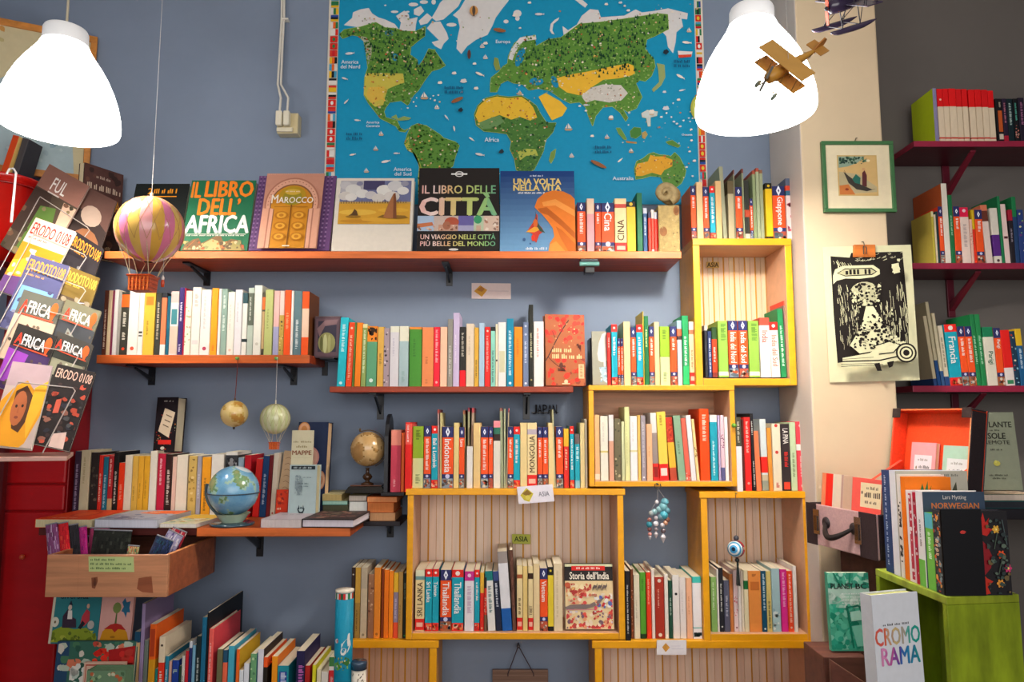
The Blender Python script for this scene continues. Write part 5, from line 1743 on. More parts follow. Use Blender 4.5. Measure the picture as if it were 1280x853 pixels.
def lamp(px, Y, pz_rim, label, shade):
    R0 = .140
    c = at(px, pz_rim, Y)
    r = empty('pendant_lamp', (c.x, c.y, c.z))
    # outer profile from rim upward (bell)
    prof = [(.1375, 0), (.1400, .008), (.1400, .022), (.1375, .045), (.131, .075), (.120, .108), (.106, .140), (.090, .168), (.074, .192), (.062, .211), (.0555, .226)]
    inner = [(a - .003, b) for a, b in prof][::-1]
    m = MB()
    m.lathe(prof + inner + [prof[0]], 64, 'fff', c)
    sh = m.build('lamp_shade', shade, r)
    m = MB()
    m.lathe([(.0552, .2262), (.053, .238), (.0525, .262), (.050, .268), (.0435, .271), (.0405, .268), (.0495, .26), (.05, .238), (.0522, .2262), (.0552, .2262)], 48, 'f2ead6', c)
    sub(sh, m.build('collar', COLLAR, r))
    m = MB()
    m.lathe([(.0001, .275), (.034, .275), (.042, .271), (.042, .258), (.02, .25), (.0001, .25)], 32, 'e8dcc0', c)
    m.build('top_cap', GLOSS, r)
    m = MB(); m.lathe([(.0001, .205), (.019, .207), (.019, .25), (.0001, .25)], 20, 'e8e6e0', c); bs = m.build('bulb_socket', GLOSS, r)
    m = MB(); m.ball(c + Vector((0, 0, .165)), .036, 24, 16, 'fff', (1, 1, 1.25)); sub(bs, m.build('bulb', SHADE, r))
    m = MB(); m.tube([c + Vector((0, 0, .275)), c + Vector((0, 0, .6)), (c.x, c.y, 3.342)], .0032, 8, 'd8ccb0'); m.build('cord', METAL, r)
    m = MB(); m.lathe([(.0001, 3.29), (.03, 3.295), (.05, 3.32), (.052, 3.349), (.0001, 3.349)], 28, 'efebe2', Vector((c.x, c.y, 0))); m.build('ceiling_rose', GLOSS, r)
    tag(r, label, 'lamp', 'white bell pendant lamps')
    LAMPS.append(c)


def globes():
    # blue globe on the shelf
    zt = ROWZ['M'] + .0005
    c = at(292, 613.5, 2.16)
    R = 30 * 2.16 / 900
    zc = c.z
    r = empty('desk_globe', (c.x, c.y, zt))
    rot = Matrix.Rotation(radians(23), 4, 'Y')
    m = MB()
    nu, nv = 64, 36

    def seacol(i, j):
        th, ph = pi * (i + .5) / nv, 2 * pi * (j + .5) / nu
        p = Vector((sin(th) * cos(ph), sin(th) * sin(ph), -cos(th)))
        n = noise.fractal(p * 1.5 + Vector((3.1, 1.7, .3)), 1.0, 2.2, 4)
        if abs(p.z) > .93:
            return 'e0e8ea'
        if n > .28:
            return mixc('6f9a6a', 'a8aa72', min(1, (n - .28) * 2.5))
        if n > .16:
            return 'a9cbb8'
        return mixc('8fc2dc', '5f9cc8', max(0, min(1, -n + .4)))
    m.ball((c.x, c.y, zc), R, nu, nv, seacol, (1, 1, 1), rot)
    m.build('sphere', GLOSS, r)
    # cone-shaped foot, tilted arm and dial ring
    m = MB()
    m.lathe([(.0001, zt), (.062, zt), (.063, zt + .004), (.058, zt + .007), (.0001, zt + .009)], 40, '2f4a58', (c.x, c.y, 0))
    m.build('base', GLOSS, r)
    m = MB()
    m.lathe([(.030, zt + .0085), (.036, zt + .016), (.046, zt + .030), (.05, zt + .034)], 36, 'b8d0b4', (c.x, c.y, 0))
    m.build('foot_cup', GLOSS, r)
    m = MB()
    pts = []
    for i in range(19):
        a = radians(188 + 90 * i / 18)
        d = rot @ Vector(((R + .006) * cos(a), -.0, (R + .006) * sin(a)))
        pts.append(Vector((c.x, c.y - .008, zc)) + Vector((d.x, -.0, d.z)))
    m.tube(pts, .0042, 8, '3a4f56')
    m.build('arm', METAL, r)
    m = MB()
    pts = [Vector((c.x, c.y, zc)) + Vector(((R + .0015) * cos(a), (R + .0015) * sin(a), -.006)) for a in [2 * pi * i / 48 for i in range(48)]]
    m.tube(pts, .0016, 6, '2f3f4a', True)
    m.build('ring', METAL, r)
    tag(r, 'blue and green desk globe standing on the orange-brown shelf', 'globe')

    # antique globe on its black stand, on the heap of flat books
    zt2 = at(455, 611.5, 2.32).z
    global ANT_Z
    c = at(460, 561.5, 2.33)
    R = 21.5 * 2.33 / 900
    r = empty('antique_globe', (c.x, c.y, ROWZ['M'] + .0775))
    zb = ROWZ['M'] + .0775
    w = X(484, 2.31) - X(433, 2.31)
    m = MB()
    m.hexa([(c.x - w / 2, 2.292, zb), (c.x + w / 2, 2.292, zb), (c.x + w / 2 - .012, 2.30, zb + .020), (c.x - w / 2 + .012, 2.30, zb + .020),
            (c.x - w / 2, 2.40, zb), (c.x + w / 2, 2.40, zb), (c.x + w / 2 - .012, 2.392, zb + .020), (c.x - w / 2 + .012, 2.392, zb + .020)], '17140f')
    m.build('base', GLOSS, r, bevel=.002)
    m = MB(); m.box(c.x - w / 2 + .016, c.x + w / 2 - .016, 2.306, 2.388, zb + .0202, zb + .024, '6a3f2a'); m.build('plinth', GLOSS, r, bevel=.001)
    m = MB()
    h = c.z - R - (zb + .024)
    m.lathe([(.0001, 0), (.020, 0), (.020, .004), (.008, .008), (.006, .012), (.013, .018), (.016, .024), (.012, .031), (.006, .035), (.005, h - .006), (.010, h - .004), (.0001, h - .003)], 28, '4a2f1c', (c.x, c.y, zb + .0242))
    m.build('pedestal', GLOSS, r)
    m = MB()

    def oldcol(i, j):
        th, ph = pi * (i + .5) / 36, 2 * pi * (j + .5) / 64
        p = Vector((sin(th) * cos(ph), sin(th) * sin(ph), -cos(th)))
        n = noise.fractal(p * 1.7 + Vector((8.1, 4.7, 5.3)), 1.0, 2.2, 4)
        if .17 < n < .24:
            return '9a7440'
        if n >= .24:
            return mixc('c89a5a', 'b07f4a', min(1, n))
        return mixc('e0be88', 'd0a468', max(0, min(1, .5 - n)))
    m.ball(c, R, 64, 36, oldcol)
    m.build('sphere', GLOSS, r)
    m = MB()
    ax = Matrix.Rotation(radians(-24), 4, 'Y')
    pts = []
    for i in range(25):
        a = radians(-90 + 180 * i / 24)
        d = ax @ Vector(((R + .004) * cos(a), 0, (R + .004) * sin(a)))
        pts.append(c + d)
    m.tube(pts, .0016, 6, '5a4426')
    m.build('meridian_arc', METAL, r)
    m = MB(); e = ax @ Vector((0, 0, R + .010)); m.ball(c + e, .0038, 12, 8, '5a4426', (1, 1, 1.6)); m.build('finial', METAL, r)
    tag(r, 'beige antique style globe on a black square stand', 'globe')


def balloon(px, py, Y, R, cols, basket, label, netcol, lathe_n=48, knot=1, rope_top=3.345, hang='ceiling', bk=(0, 0)):
    c = at(px, py, Y)
    r = empty('hanging_balloon', tuple(c))
    m = MB()
    prof = []
    n = 26
    for i in range(n + 1):
        t = i / n
        th = pi * t
        rad = R * sin(th)
        z = -R * cos(th)
        if z < 0:
            z *= 1.06
            if t < .16:
                rad = max(rad, R * .14)
        prof.append((max(rad, .0006), z))
    k = len(cols)
    m.lathe(prof, 72, lambda i, j: cols[(j // 4) % k] if k > 2 else cols[(j // 3) % k], c, True)
    m.build('envelope', GLOSS, r)
    net = MB()
    nn = 16
    for j in range(nn):
        for s in (1, -1):
            pts = []
            for i in range(15):
                th = pi * (.34 + .64 * i / 14)
                ph = 2 * pi * j / nn + s * .38 * i / 14 * 2
                rr = R * 1.004
                z = -rr * cos(th)
                if z < 0:
                    z *= 1.06
                pts.append(c + Vector((rr * sin(th) * cos(ph), rr * sin(th) * sin(ph), z)))
            net.tube(pts, R * .0075, 3, netcol)
    net.build('net', CLOTH, r)
    bw, bh, bz = basket
    bc = c + Vector((bk[0], 0, bz))
    rope = MB()
    for j in range(8):
        ph = 2 * pi * (j + .5) / 8
        a = c + Vector((R * .84 * cos(ph), R * .84 * sin(ph), -R * .56))
        b = bc + Vector(((1 if cos(ph) > 0 else -1) * bw * .42, (1 if sin(ph) > 0 else -1) * bw * .36, bh))
        rope.tube([a, a.lerp(b, .5) + (c + Vector((0, 0, bz * .6)) - a.lerp(b, .5)) * .06, b], R * .013, 4, 'dcc9a0')
    rope.build('ropes', CLOTH, r)
    b = MB()
    ns = 7
    for q in range(ns):
        z0, z1 = bc.z + bh * q / ns, bc.z + bh * (q + .92) / ns
        e = (bw / 2) * (.90 + .10 * q / ns)
        d = (bw / 2.4) * (.90 + .10 * q / ns)
        b.box(bc.x - e, bc.x + e, bc.y - d, bc.y + d, z0, z1, mixc('d8551f', 'b03c14', (q % 2) * .8))
    for q in range(6):
        xx = bc.x - bw / 2 + bw * (q + .5) / 6
        b.box(xx - bw * .03, xx + bw * .03, bc.y - bw / 2.4 - .0012, bc.y - bw / 2.4 + .001, bc.z, bc.z + bh, 'e8742c')
    b.tube([(bc.x - bw * .51, bc.y - bw * .43, bc.z + bh), (bc.x + bw * .51, bc.y - bw * .43, bc.z + bh), (bc.x + bw * .51, bc.y + bw * .43, bc.z + bh), (bc.x - bw * .51, bc.y + bw * .43, bc.z + bh)], bw * .05, 6, 'c84a18', True)
    b.build('basket', CLOTH, r)
    th = MB()
    th.tube([c + Vector((0, 0, R)), c + Vector((0, 0, R + .012))], R * .05, 8, 'e8dcc0')
    top = rope_top
    th.tube([c + Vector((0, 0, R + .012)), (c.x, c.y, top)], .0007, 4, 'd8d4d0')
    th.build('hanging_thread', CLOTH, r)
    tag(r, label, 'ornament')
    return r, c


def decor():
    # large pink balloon, hanging from the ceiling
    r, c = balloon(187.5, 286, 1.92, 41 * 1.92 / 900, ['d8779a', 'e2b85c', 'e6a0a0', 'd9a848'], (28 * 1.92 / 900, 19 * 1.92 / 900, at(187, 364.5, 1.92).z - at(187, 286, 1.92).z), 'large pink and yellow striped balloon hanging before the long shelf', 'c08a4c', bk=(-.011, 0))
    # small bead on a thread beside its basket
    p = at(203.5, 352, 1.92)
    e = empty('hanging_bead', tuple(p))
    m = MB(); m.tube([p + Vector((0, 0, .018)), p + Vector((0, 0, .10))], .0006, 4, 'c8c4c0'); m.build('thread', CLOTH, e)
    m = MB(); m.lathe([(.0003, -.016), (.004, -.015), (.005, -.004), (.0035, .004)], 14, 'd8481f', p); m.lathe([(.0035, .0041), (.004, .010), (.0005, .018)], 14, 'e0d8d0', p); m.build('bead', GLOSS, e)
    tag(e, 'tiny red and white bead dangling beside the large balloon basket', 'ornament')
    # pinned from the short shelf's edge: globe ornament and small balloon
    zs = ROWZ['A']
    p = at(293, 517.5, 2.243)
    e = empty('hanging_globe', tuple(p))
    R = 16.5 * 2.243 / 900

    def oc(i, j):
        th, ph = pi * (i + .5) / 24, 2 * pi * (j + .5) / 40
        q = Vector((sin(th) * cos(ph), sin(th) * sin(ph), -cos(th)))
        n = noise.fractal(q * 1.6 + Vector((1.1, 9.7, 2.3)), 1.0, 2.2, 3)
        return 'b9863a' if n > .3 else ('c9a85a' if n > .1 else 'dcc07e')
    m = MB(); m.ball(p, R, 40, 24, oc); m.build('sphere', GLOSS, e)
    m = MB(); m.lathe([(.0003, -R - .008), (.0035, -R - .005), (.0035, -R + .001)], 12, '2a1f18', p); m.lathe([(.003, R - .001), (.003, R + .006), (.0003, R + .009)], 12, '5a3a20', p); m.build('end_caps', METAL, e)
    m = MB(); m.tube([p + Vector((0, 0, R + .008)), (p.x + .002, p.y, p.z + R + .05), (p.x + .004, p.y, zs - .010)], .0012, 5, '7a2a20'); m.build('cord', CLOTH, e)
    tag(e, 'small tan globe ornament hanging on a dark red cord', 'ornament')
    pr = at(344, 523.5, 2.243)
    balloon(344, 523.5, 2.243, 18.2 * 2.243 / 900, ['ccd29a', 'd8d8ae'], (11 * 2.243 / 900, 8.5 * 2.243 / 900, at(343, 562, 2.243).z - pr.z), 'small pale green balloon hanging under the short shelf', 'a8945c', rope_top=zs - .008)
    for px in (296, 345):
        q = at(px, 447, 2.25)
        t = MB()
        T = Matrix.Rotation(radians(90), 4, 'X')
        qq = Vector((q.x, 2.2585, zs - .012))
        t.lathe([(.0001, .011), (.0045, .011), (.0035, .007), (.0025, .004), (.0055, .0015), (.0055, -.000), (.0001, 0)], 14, '6fb85a', qq, True, 1, 1, T)
        o = t.build('push_pin', GLOSS, org=qq)
        tag(o, 'green push pin holding the %s on the shelf edge' % ('tan globe cord' if px == 296 else 'small balloon thread'), 'pin', 'green push pins')
    # box with a balloon picture, on a bracket at the right end of the short shelf
    e = empty('photo_box', tuple(at(405, 448, 2.34)))
    x0, x1 = X(390, 2.32), X(423, 2.32)
    zb = at(405, 447.5, 2.32).z
    zt_ = at(405, 395.5, 2.32).z
    m = MB(); m.box(x0, x1, 2.32, 2.40, zb, zt_, '4a3c44', t='c8bc90', f='5a444a'); m.build('box', PRINT, e, bevel=.001)
    a = Art((x0, 2.32, zt_), (x1, 2.32, zt_), (x0, 2.32, zb))
    a.rect(.06, .06, .94, .95, '6a5058'); a.rect(.14, .12, .84, .86, '3a3444'); a.poly([(.1, .3), (.4, .1), (.9, .08), (.84, .2), (.4, .24), (.2, .5)], '8a6a6c')
    a.ell(.48, .64, .33, .25, '98945a', 20); a.ell(.42, .66, .08, .23, 'c8c890', 12); a.ell(.58, .66, .06, .22, 'b0ac70', 12); a.ell(.28, .66, .06, .18, '6a6c3c', 10)
    a.build('picture', PRINT, e)
    tag(e, 'small square box with a balloon picture on a dark bracket', 'box')
    e = empty('shelf_bracket', (X(404, 2.44), WALL, zb - .03))
    m = MB(); m.box(X(398, 2.32), X(416, 2.32), 2.315, WALL - .001, zb - .005, zb - .0005, '121318'); m.build('plate', METAL, e, bevel=.001)
    m = MB(); m.box(X(404, 2.44) - .009, X(404, 2.44) + .009, WALL - .008, WALL - .001, zb - .05, zb - .0052, '121318'); m.build('upright', METAL, e)
    tag(e, 'dark metal bracket holding the small balloon picture box', 'bracket')

    # stone bookend with spiral at the right end of the long shelf
    zt = ROWZ['E']
    x0, x1 = X(828.5, 2.27), X(856, 2.27)
    e = empty('stone_bookend', ((x0 + x1) / 2, 2.27, zt))
    zt2 = at(842, 256, 2.27).z
    bl = MB(); bl.box(x0, x1, 2.272, 2.36, zt + .0005, zt2, 'b49a62')
    m = MB()
    cc = Vector((x0 + (x1 - x0) * .40, 2.29, at(842, 240, 2.27).z))
    pts, rad = [], []
    for i in range(60):
        t = i / 59
        a = radians(-60 + 620 * t)
        q = .031 * (1 - t * .8)
        pts.append(cc + Vector((q * cos(a), -.010 * t, q * sin(a))))
        rad.append(.0145 * (1 - t * .62))
    m.tube(pts, rad, 12, 'b8a070'); m.build('spiral_horn', STONE, e)
    m = MB(); m.ball(cc + Vector((.02, .016, .0)), .03, 24, 16, 'a88a58', (1.15, .75, 1.1)); m.build('head', STONE, e)
    a = Art((x0, 2.272, zt2), (x1, 2.272, zt2), (x0, 2.272, zt))
    a.ell(.85, .12, .15, .10, '9a6438', 14); a.ell(.22, .55, .18, .10, '94623a', 14); a.ell(.86, .12, .1, .06, '8a5832', 12); a.blobs(.05, .3, .95, .95, ['a08a58', 'c4ac78', '8a7448'], 24, .003, 2)
    bl.join(a).build('block', STONE, e, bevel=.004)
    tag(e, 'beige speckled stone bookend with a carved spiral horn', 'bookend')

    # cable with double plug and wall socket
    e = empty('power_socket', tuple(at(348, 168, WALL)))
    x0, x1 = X(334, 2.42), X(362, 2.42)
    y = WALL
    z0, z1 = at(348, 168.5, 2.42).z, at(348, 143, 2.42).z
    m = MB(); m.box(x0 + .002, x1, y - .042, y - .0005, z0, z1, 'd8c89a'); bx = m.build('box', GLOSS, e, bevel=.003)
    m = MB(); m.box(x0 + .003, x1 - .016, y - .050, y - .0422, z0 + .004, z0 + .019, 'e6dcc0'); sub(bx, m.build('cover', GLOSS, e, bevel=.002))
    for k in (0, 1):
        xa = x0 + .003 + k * .026
        m = MB(); m.box(xa, xa + .022, y - .066, y - .0425, z0 + .022, z1 - .0005, 'ece4cc'); pg = m.build('plug', GLOSS, e, bevel=.004)
        m = MB()
        top = at(352 + 3 * k, -70, 2.43)
        p = [(xa + .011, y - .054, z1 - .002), (xa + .012, y - .05, z1 + .05), at(346 + 4 * k, 104, 2.42), at(350 + 3 * k, 60, 2.43), at(352 + 3 * k, 20, 2.435), (top.x, WALL - .012, top.z), (top.x, WALL - .012, 3.34)]
        p[2].y = p[3].y = WALL - .02
        p[4].y = WALL - .014
        m.tube(p, .0042, 8, 'e2dcd0'); sub(pg, m.build('cable', GLOSS, e))
    m = MB(); q = at(356, 24, 2.43); m.box(q.x - .012, q.x + .012, WALL - .022, WALL - .0005, q.z - .002, q.z + .005, 'e8e2d4'); m.build('cable_clip', GLOSS, e, bevel=.001)
    tag(e, 'cream wall socket with two plugs and white cables', 'socket')

    # cards and hand-lettered signs
    def card(name, label, quad, Y, th, col, draw, mat=PRINT, tilt=0):
        TL, TR, BL = (at(*quad[0], Y), at(*quad[1], Y), at(*quad[2], Y + tilt))
        m = MB(); m.slab(TL, TR, BL, th, col)
        a = Art(TL, TR, BL)
        draw(a)
        o = m.join(a).build(name, mat, org=BL)
        tag(o, label, 'sign')
        return o

    def k1(a):
        a.rect(.02, .04, .98, .96, 'ecd6d0'); a.poly([(.06, .52), (.22, .14), (.40, .44), (.26, .88)], 'd89a2a'); a.poly([(.13, .45), (.25, .2), (.33, .42), (.26, .56)], 'b8742a'); a.line([(.42, .5), (.94, .5)], .0012, 'c8b0b4')
    card('sign_tag', 'small pinkish-white tag with an orange emblem on the blue wall', ((589.5, 354), (638.5, 354.5), (589.5, 373.5)), WALL - .003, .002, 'f0dcd6', k1)

    def k2(a):
        a.poly([(.07, .50), (.26, .10), (.44, .46), (.30, .92), (.16, .80)], 'c9b83c'); a.poly([(.12, .42), (.28, .2), (.40, .45), (.26, .58)], '8a6a2a'); a.ell(.27, .66, .07, .14, 'd8c85a', 10)
        a.text('ASIA', .58, .38, .88, .66, '6a6a78', bold=-.01)
    o = card('sign_card', 'white card with yellow emblem lettered Asia, on the crate edge', ((646, 609), (690.5, 605.5), (648.5, 630.5)), 2.254, .0012, 'e8e2ea', k2)

    def k3(a):
        a.rect(.03, .06, .97, .94, 'efe8ea'); a.poly([(.18, .48), (.30, .2), (.44, .5), (.30, .82)], 'd8973c'); a.line([(.5, .6), (.9, .6)], .001, 'c8c0d0'); a.line([(.5, .4), (.8, .4)], .001, 'd4ccd8')
    card('sign_card', 'white card with an orange emblem on the lowest crate edge', ((821, 800.5), (858, 800.5), (821, 819)), 2.2545, .0012, 'f0eaec', k3)

    def k4(a):
        a.text('ASIA', .13, .22, .86, .76, '3a4a1c', bold=.03)
    card('sign_tag', 'lime green tag lettered Asia inside the wide crate', ((640, 668), (663, 668.5), (640, 680)), 2.425, .0012, 'b8bc4c', k4)

    def k5(a):
        a.text('ASIA', .06, .12, .94, .88, '3a2c1c', bold=.04)
    card('sign_tag', 'tiny tag lettered Asia high inside the tall crate', ((883, 327.5), (899, 327.5), (883, 335)), 2.425, .0008, 'cfa858', k5)

    # JAPAN cut-out letters on the wall
    x0, x1 = X(666, 2.43), X(697, 2.43)
    z0, z1 = at(680, 518, 2.43).z, at(680, 506, 2.43).z
    e = empty('sign_lettering', ((x0 + x1) / 2, WALL, z0))
    n = 5
    for i, ch in enumerate('JAPAN'):
        m = Art((x0 + (x1 - x0) * i / n, WALL - .02, z1), (x0 + (x1 - x0) * (i + .88) / n, WALL - .02, z1), (x0 + (x1 - x0) * i / n, WALL - .02, z0))
        vs, fs, _ = glyphs(ch, .06)
        fr = [[m.P(vs[k][0], 1 - vs[k][1]) for k in f] for f in fs]
        b = MB()
        edges = {}
        for f, p in zip(fs, fr):
            b.face(p, '1c1a1e')
            for u, v in zip(f, f[1:] + f[:1]):
                edges[(u, v)] = edges.get((u, v), 0) + 1
        for (u, v), c_ in edges.items():
            if (v, u) not in edges:
                pa, pb = m.P(vs[u][0], 1 - vs[u][1]), m.P(vs[v][0], 1 - vs[v][1])
                b.face([pb, pa, pa + Vector((0, .006, 0)), pb + Vector((0, .006, 0))], '1c1a1e')
        b.build('letter', MATTE, e)
    m = MB(); m.box(x0 - .003, x1 + .003, WALL - .0139, WALL - .0005, z0 + .004, z0 + .008, '15141a'); m.build('rail', METAL, e)
    tag(e, 'dark cut-out letters spelling Japan below the thin red shelf', 'sign')

    # beaded charm hanging from the squat crate
    yb = 2.25
    ztop = at(822, 609, yb).z
    e = empty('hanging_charm', tuple(at(822, 640, yb)))
    m = MB(); h = at(822, 607, yb); m.tube([h + Vector((-.008, 0, .004)), h + Vector((-.010, 0, -.006)), h + Vector((0, 0, -.012)), h + Vector((.010, 0, -.005)), h + Vector((.008, 0, .005))], .0016, 6, '3a3228'); m.tube([h + Vector((0, .014, .004)), h + Vector((0, -.004, .003))], .003, 8, '2f2a24'); m.build('hook', METAL, e)
    m = MB()
    m.tube([at(822, 612, yb), at(822, 625, yb)], .0006, 4, 'b8b0b0'); m.tube([at(823, 612, yb), at(830, 622, yb)], .0006, 4, 'b8b0b0'); m.tube([at(822, 624, yb), at(813, 640, yb)], .0006, 4, 'b8b0b0')
    m.build('thread', CLOTH, e)
    rnd = random.Random(4)
    beads = [(821, 628, 2.4, 'e8e0e4'), (831, 628, 5, '5a9aa8'), (829, 634, 5.5, '7ab8c0'), (824, 637, 4, '8ab8bc'), (818, 640, 3.6, '9ac4c8'), (814, 642, 3.2, 'a8b4b8'), (834, 639, 4.2, '4f8a98'), (830, 644, 5.4, '48a8b8'), (826, 647, 4, '6a8a94'), (834, 650, 3.4, '8a5a4a'), (832, 654, 3, 'd89a7a'),
             (812, 650, 2.8, '9a5a50'), (811.5, 656, 3.8, '2f8a9a'), (812, 662, 2.8, '7a4a4a'), (812.5, 668, 2.4, 'd88a80'), (820, 648, 2.6, 'c8bcc0'), (820, 655, 3.2, 'e8e4ea'), (820, 662, 2.4, '9a8a8c'), (828, 657, 3, 'c0b8bc'), (829, 664, 3, '5a4a50')]
    b = MB()
    for x, y, s, c in beads:
        b.ball(at(x, y, yb - .002 * rnd.random()), s * yb / 900, 12, 8, c, (1, .8, 1))
    b.build('beads', GLOSS, e)
    d = MB()
    for x, y, s in ((812.5, 671, 2), (820, 668, 2.6), (829, 672, 3.4)):
        p = at(x, y, yb); k = s * yb / 900
        d.lathe([(.0002, -2.1 * k), (k, 0), (.0002, 1.6 * k)], 8, 'dcd4d8', p, False)
    d.build('drops', GLOSS, e)
    tag(e, 'turquoise beaded charm hanging under the squat crate', 'ornament')

    # eye charm in the crate by the pillar
    yb = 2.245
    e = empty('hanging_eye_charm', tuple(at(920, 686, yb)))
    p0 = at(920, 617, 2.255); 
    m = MB(); m.tube([(p0.x, 2.262, p0.z), at(920.5, 640, yb), at(920.5, 672, yb)], .0009, 5, '6a5040'); m.build('cord', CLOTH, e)
    m = MB(); m.tube([(p0.x, 2.266, p0.z + .001), (p0.x, 2.248, p0.z)], .0018, 8, '8a7a50'); m.build('hook', METAL, e)
    p = at(920, 686.5, yb); R = 10.6 * yb / 900
    m = MB()
    Q = Matrix.Rotation(radians(-34), 4, 'Z') @ Matrix.Rotation(radians(84), 4, 'X')

    def ec(i, j):
        t = (i + .5) / 40
        bands = [(.07, '14263c'), (.16, '3a9ad0'), (.22, 'e8eef0'), (.29, '4aa0c8'), (.35, 'f0ece4'), (.40, '1c3a6a'), (.52, 'c8302c'), (.56, 'e8d8a0'), (.64, '2a4a8a'), (.72, 'c8382c'), (.80, '6a2a5a'), (1.1, '2a2a4a')]
        for k, cc in bands:
            if 1 - t < k:
                if k > .4 and (j // 2) % 4 == 0:
                    return mixc(cc, 'f0d0a0', .5)
                return cc
    m.ball(p, R, 40, 40, ec, (1, 1, 1), Q); m.build('eye_ball', GLOSS, e)
    m = MB()
    m.ball(at(920.3, 673, yb), 3.3 * yb / 900, 16, 10, '4a4a54'); m.ball(at(921.5, 700.5, yb), 2.8 * yb / 900, 16, 10, '2a3434'); m.build('beads', GLOSS, e)
    t = MB()
    q = at(922, 703, yb)
    for i in range(26):
        a = 2 * pi * i / 26
        k = .0062 * (.5 + .5 * rnd.random())
        t.tube([q + Vector((.001 * cos(a), .001 * sin(a), 0)), q + Vector((k * .7 * cos(a), k * .7 * sin(a), -.03)), q + Vector((k * cos(a), k * sin(a), -.066 - .006 * rnd.random()))], .0009, 3, '14221f')
    t.lathe([(.0005, .001), (.003, 0), (.0036, -.008), (.0028, -.012)], 10, '2a3a38', q)
    t.build('tassel', CLOTH, e)
    tag(e, 'blue eye ball charm with dark tassel hanging in the crate', 'ornament')
    # green pin on squat crate
    qq = Vector((at(917, 532, 2.26).x, 2.2605, at(917, 532, 2.26).z))
    t = MB(); T = Matrix.Rotation(radians(90), 4, 'X')
    t.lathe([(.0001, .012), (.006, .012), (.005, .008), (.003, .004), (.007, .0015), (.007, 0), (.0001, 0)], 14, '7ab83a', qq, True, 1, 1, T)
    o = t.build('push_pin', GLOSS, org=qq); tag(o, 'lime push pin stuck in the squat crate right edge', 'pin', 'green push pins')

    # woven board hanging by a cord at the bottom
    yb = WALL - .02
    e = empty('hanging_board', tuple(at(650, 870, yb)))
    m = MB(); TL, TR, BL = at(615.5, 838, yb), at(685, 838, yb), at(615.5, 905, yb)
    m.slab(TL, TR, BL, .012, '8a6a58'); m.build('board', WOODX, e, bevel=.001)
    a = Art(TL, TR, BL)
    for i in range(9):
        a.line([(.01, .06 + .11 * i), (.99, .055 + .11 * i)], .0012, '6a4c40'); a.line([(.01, .10 + .11 * i), (.99, .105 + .11 * i)], .001, 'b09080')
    a.build('weave_print', WOODX, e)
    n0 = at(648, 807, yb)
    m = MB(); m.tube([(n0.x, WALL - .001, n0.z), (n0.x, yb - .008, n0.z)], .003, 8, '3a3436'); m.ball((n0.x, yb - .010, n0.z), .006, 12, 8, '4a4446'); m.build('nail', METAL, e)
    m = MB()
    for x in (635, 667):
        q = at(x, 842, yb); q.y = yb - .003
        k = n0.copy(); k.y = yb - .006
        m.tube([k, q, q + Vector((0, 0, -.008))], .0017, 6, '4a3a3e')
    m.build('cord', CLOTH, e)
    tag(e, 'woven brown board hanging by a cord below the wide crate', 'sign')
# ---------------------------------------------------------------- magazine rack corner
def quadslab(name, TL, TR, BL, th, cover, draw, label, cat, group=None, page='e4ddd0', mat=PRINT, nm_print='cover_print'):
    n = (TR - TL).cross(BL - TL).normalized()
    r = empty(name, tuple(BL))
    m = MB(); m.slab(TL, TR, BL, th * .12, cover)
    if draw:
        a = Art(TL, TR, BL); draw(a); m.join(a)
    m.build('front_cover', mat, r)
    i = (TR - TL) * .006 + (BL - TL) * .004
    m = MB(); k = n * (th * .12 + .0001); m.slab(TL + k + i, TR + k - (TR - TL) * .012 + i * 0 + (BL - TL) * .004, BL + k + i - (BL - TL) * .008, th * .76, page); m.build('page_block', PAGES, r)
    m = MB(); k = n * th * .89; m.slab(TL + k, TR + k, BL + k, th * .11, cover); m.build('back_cover', mat, r)
    tag(r, label, cat, group)
    return r


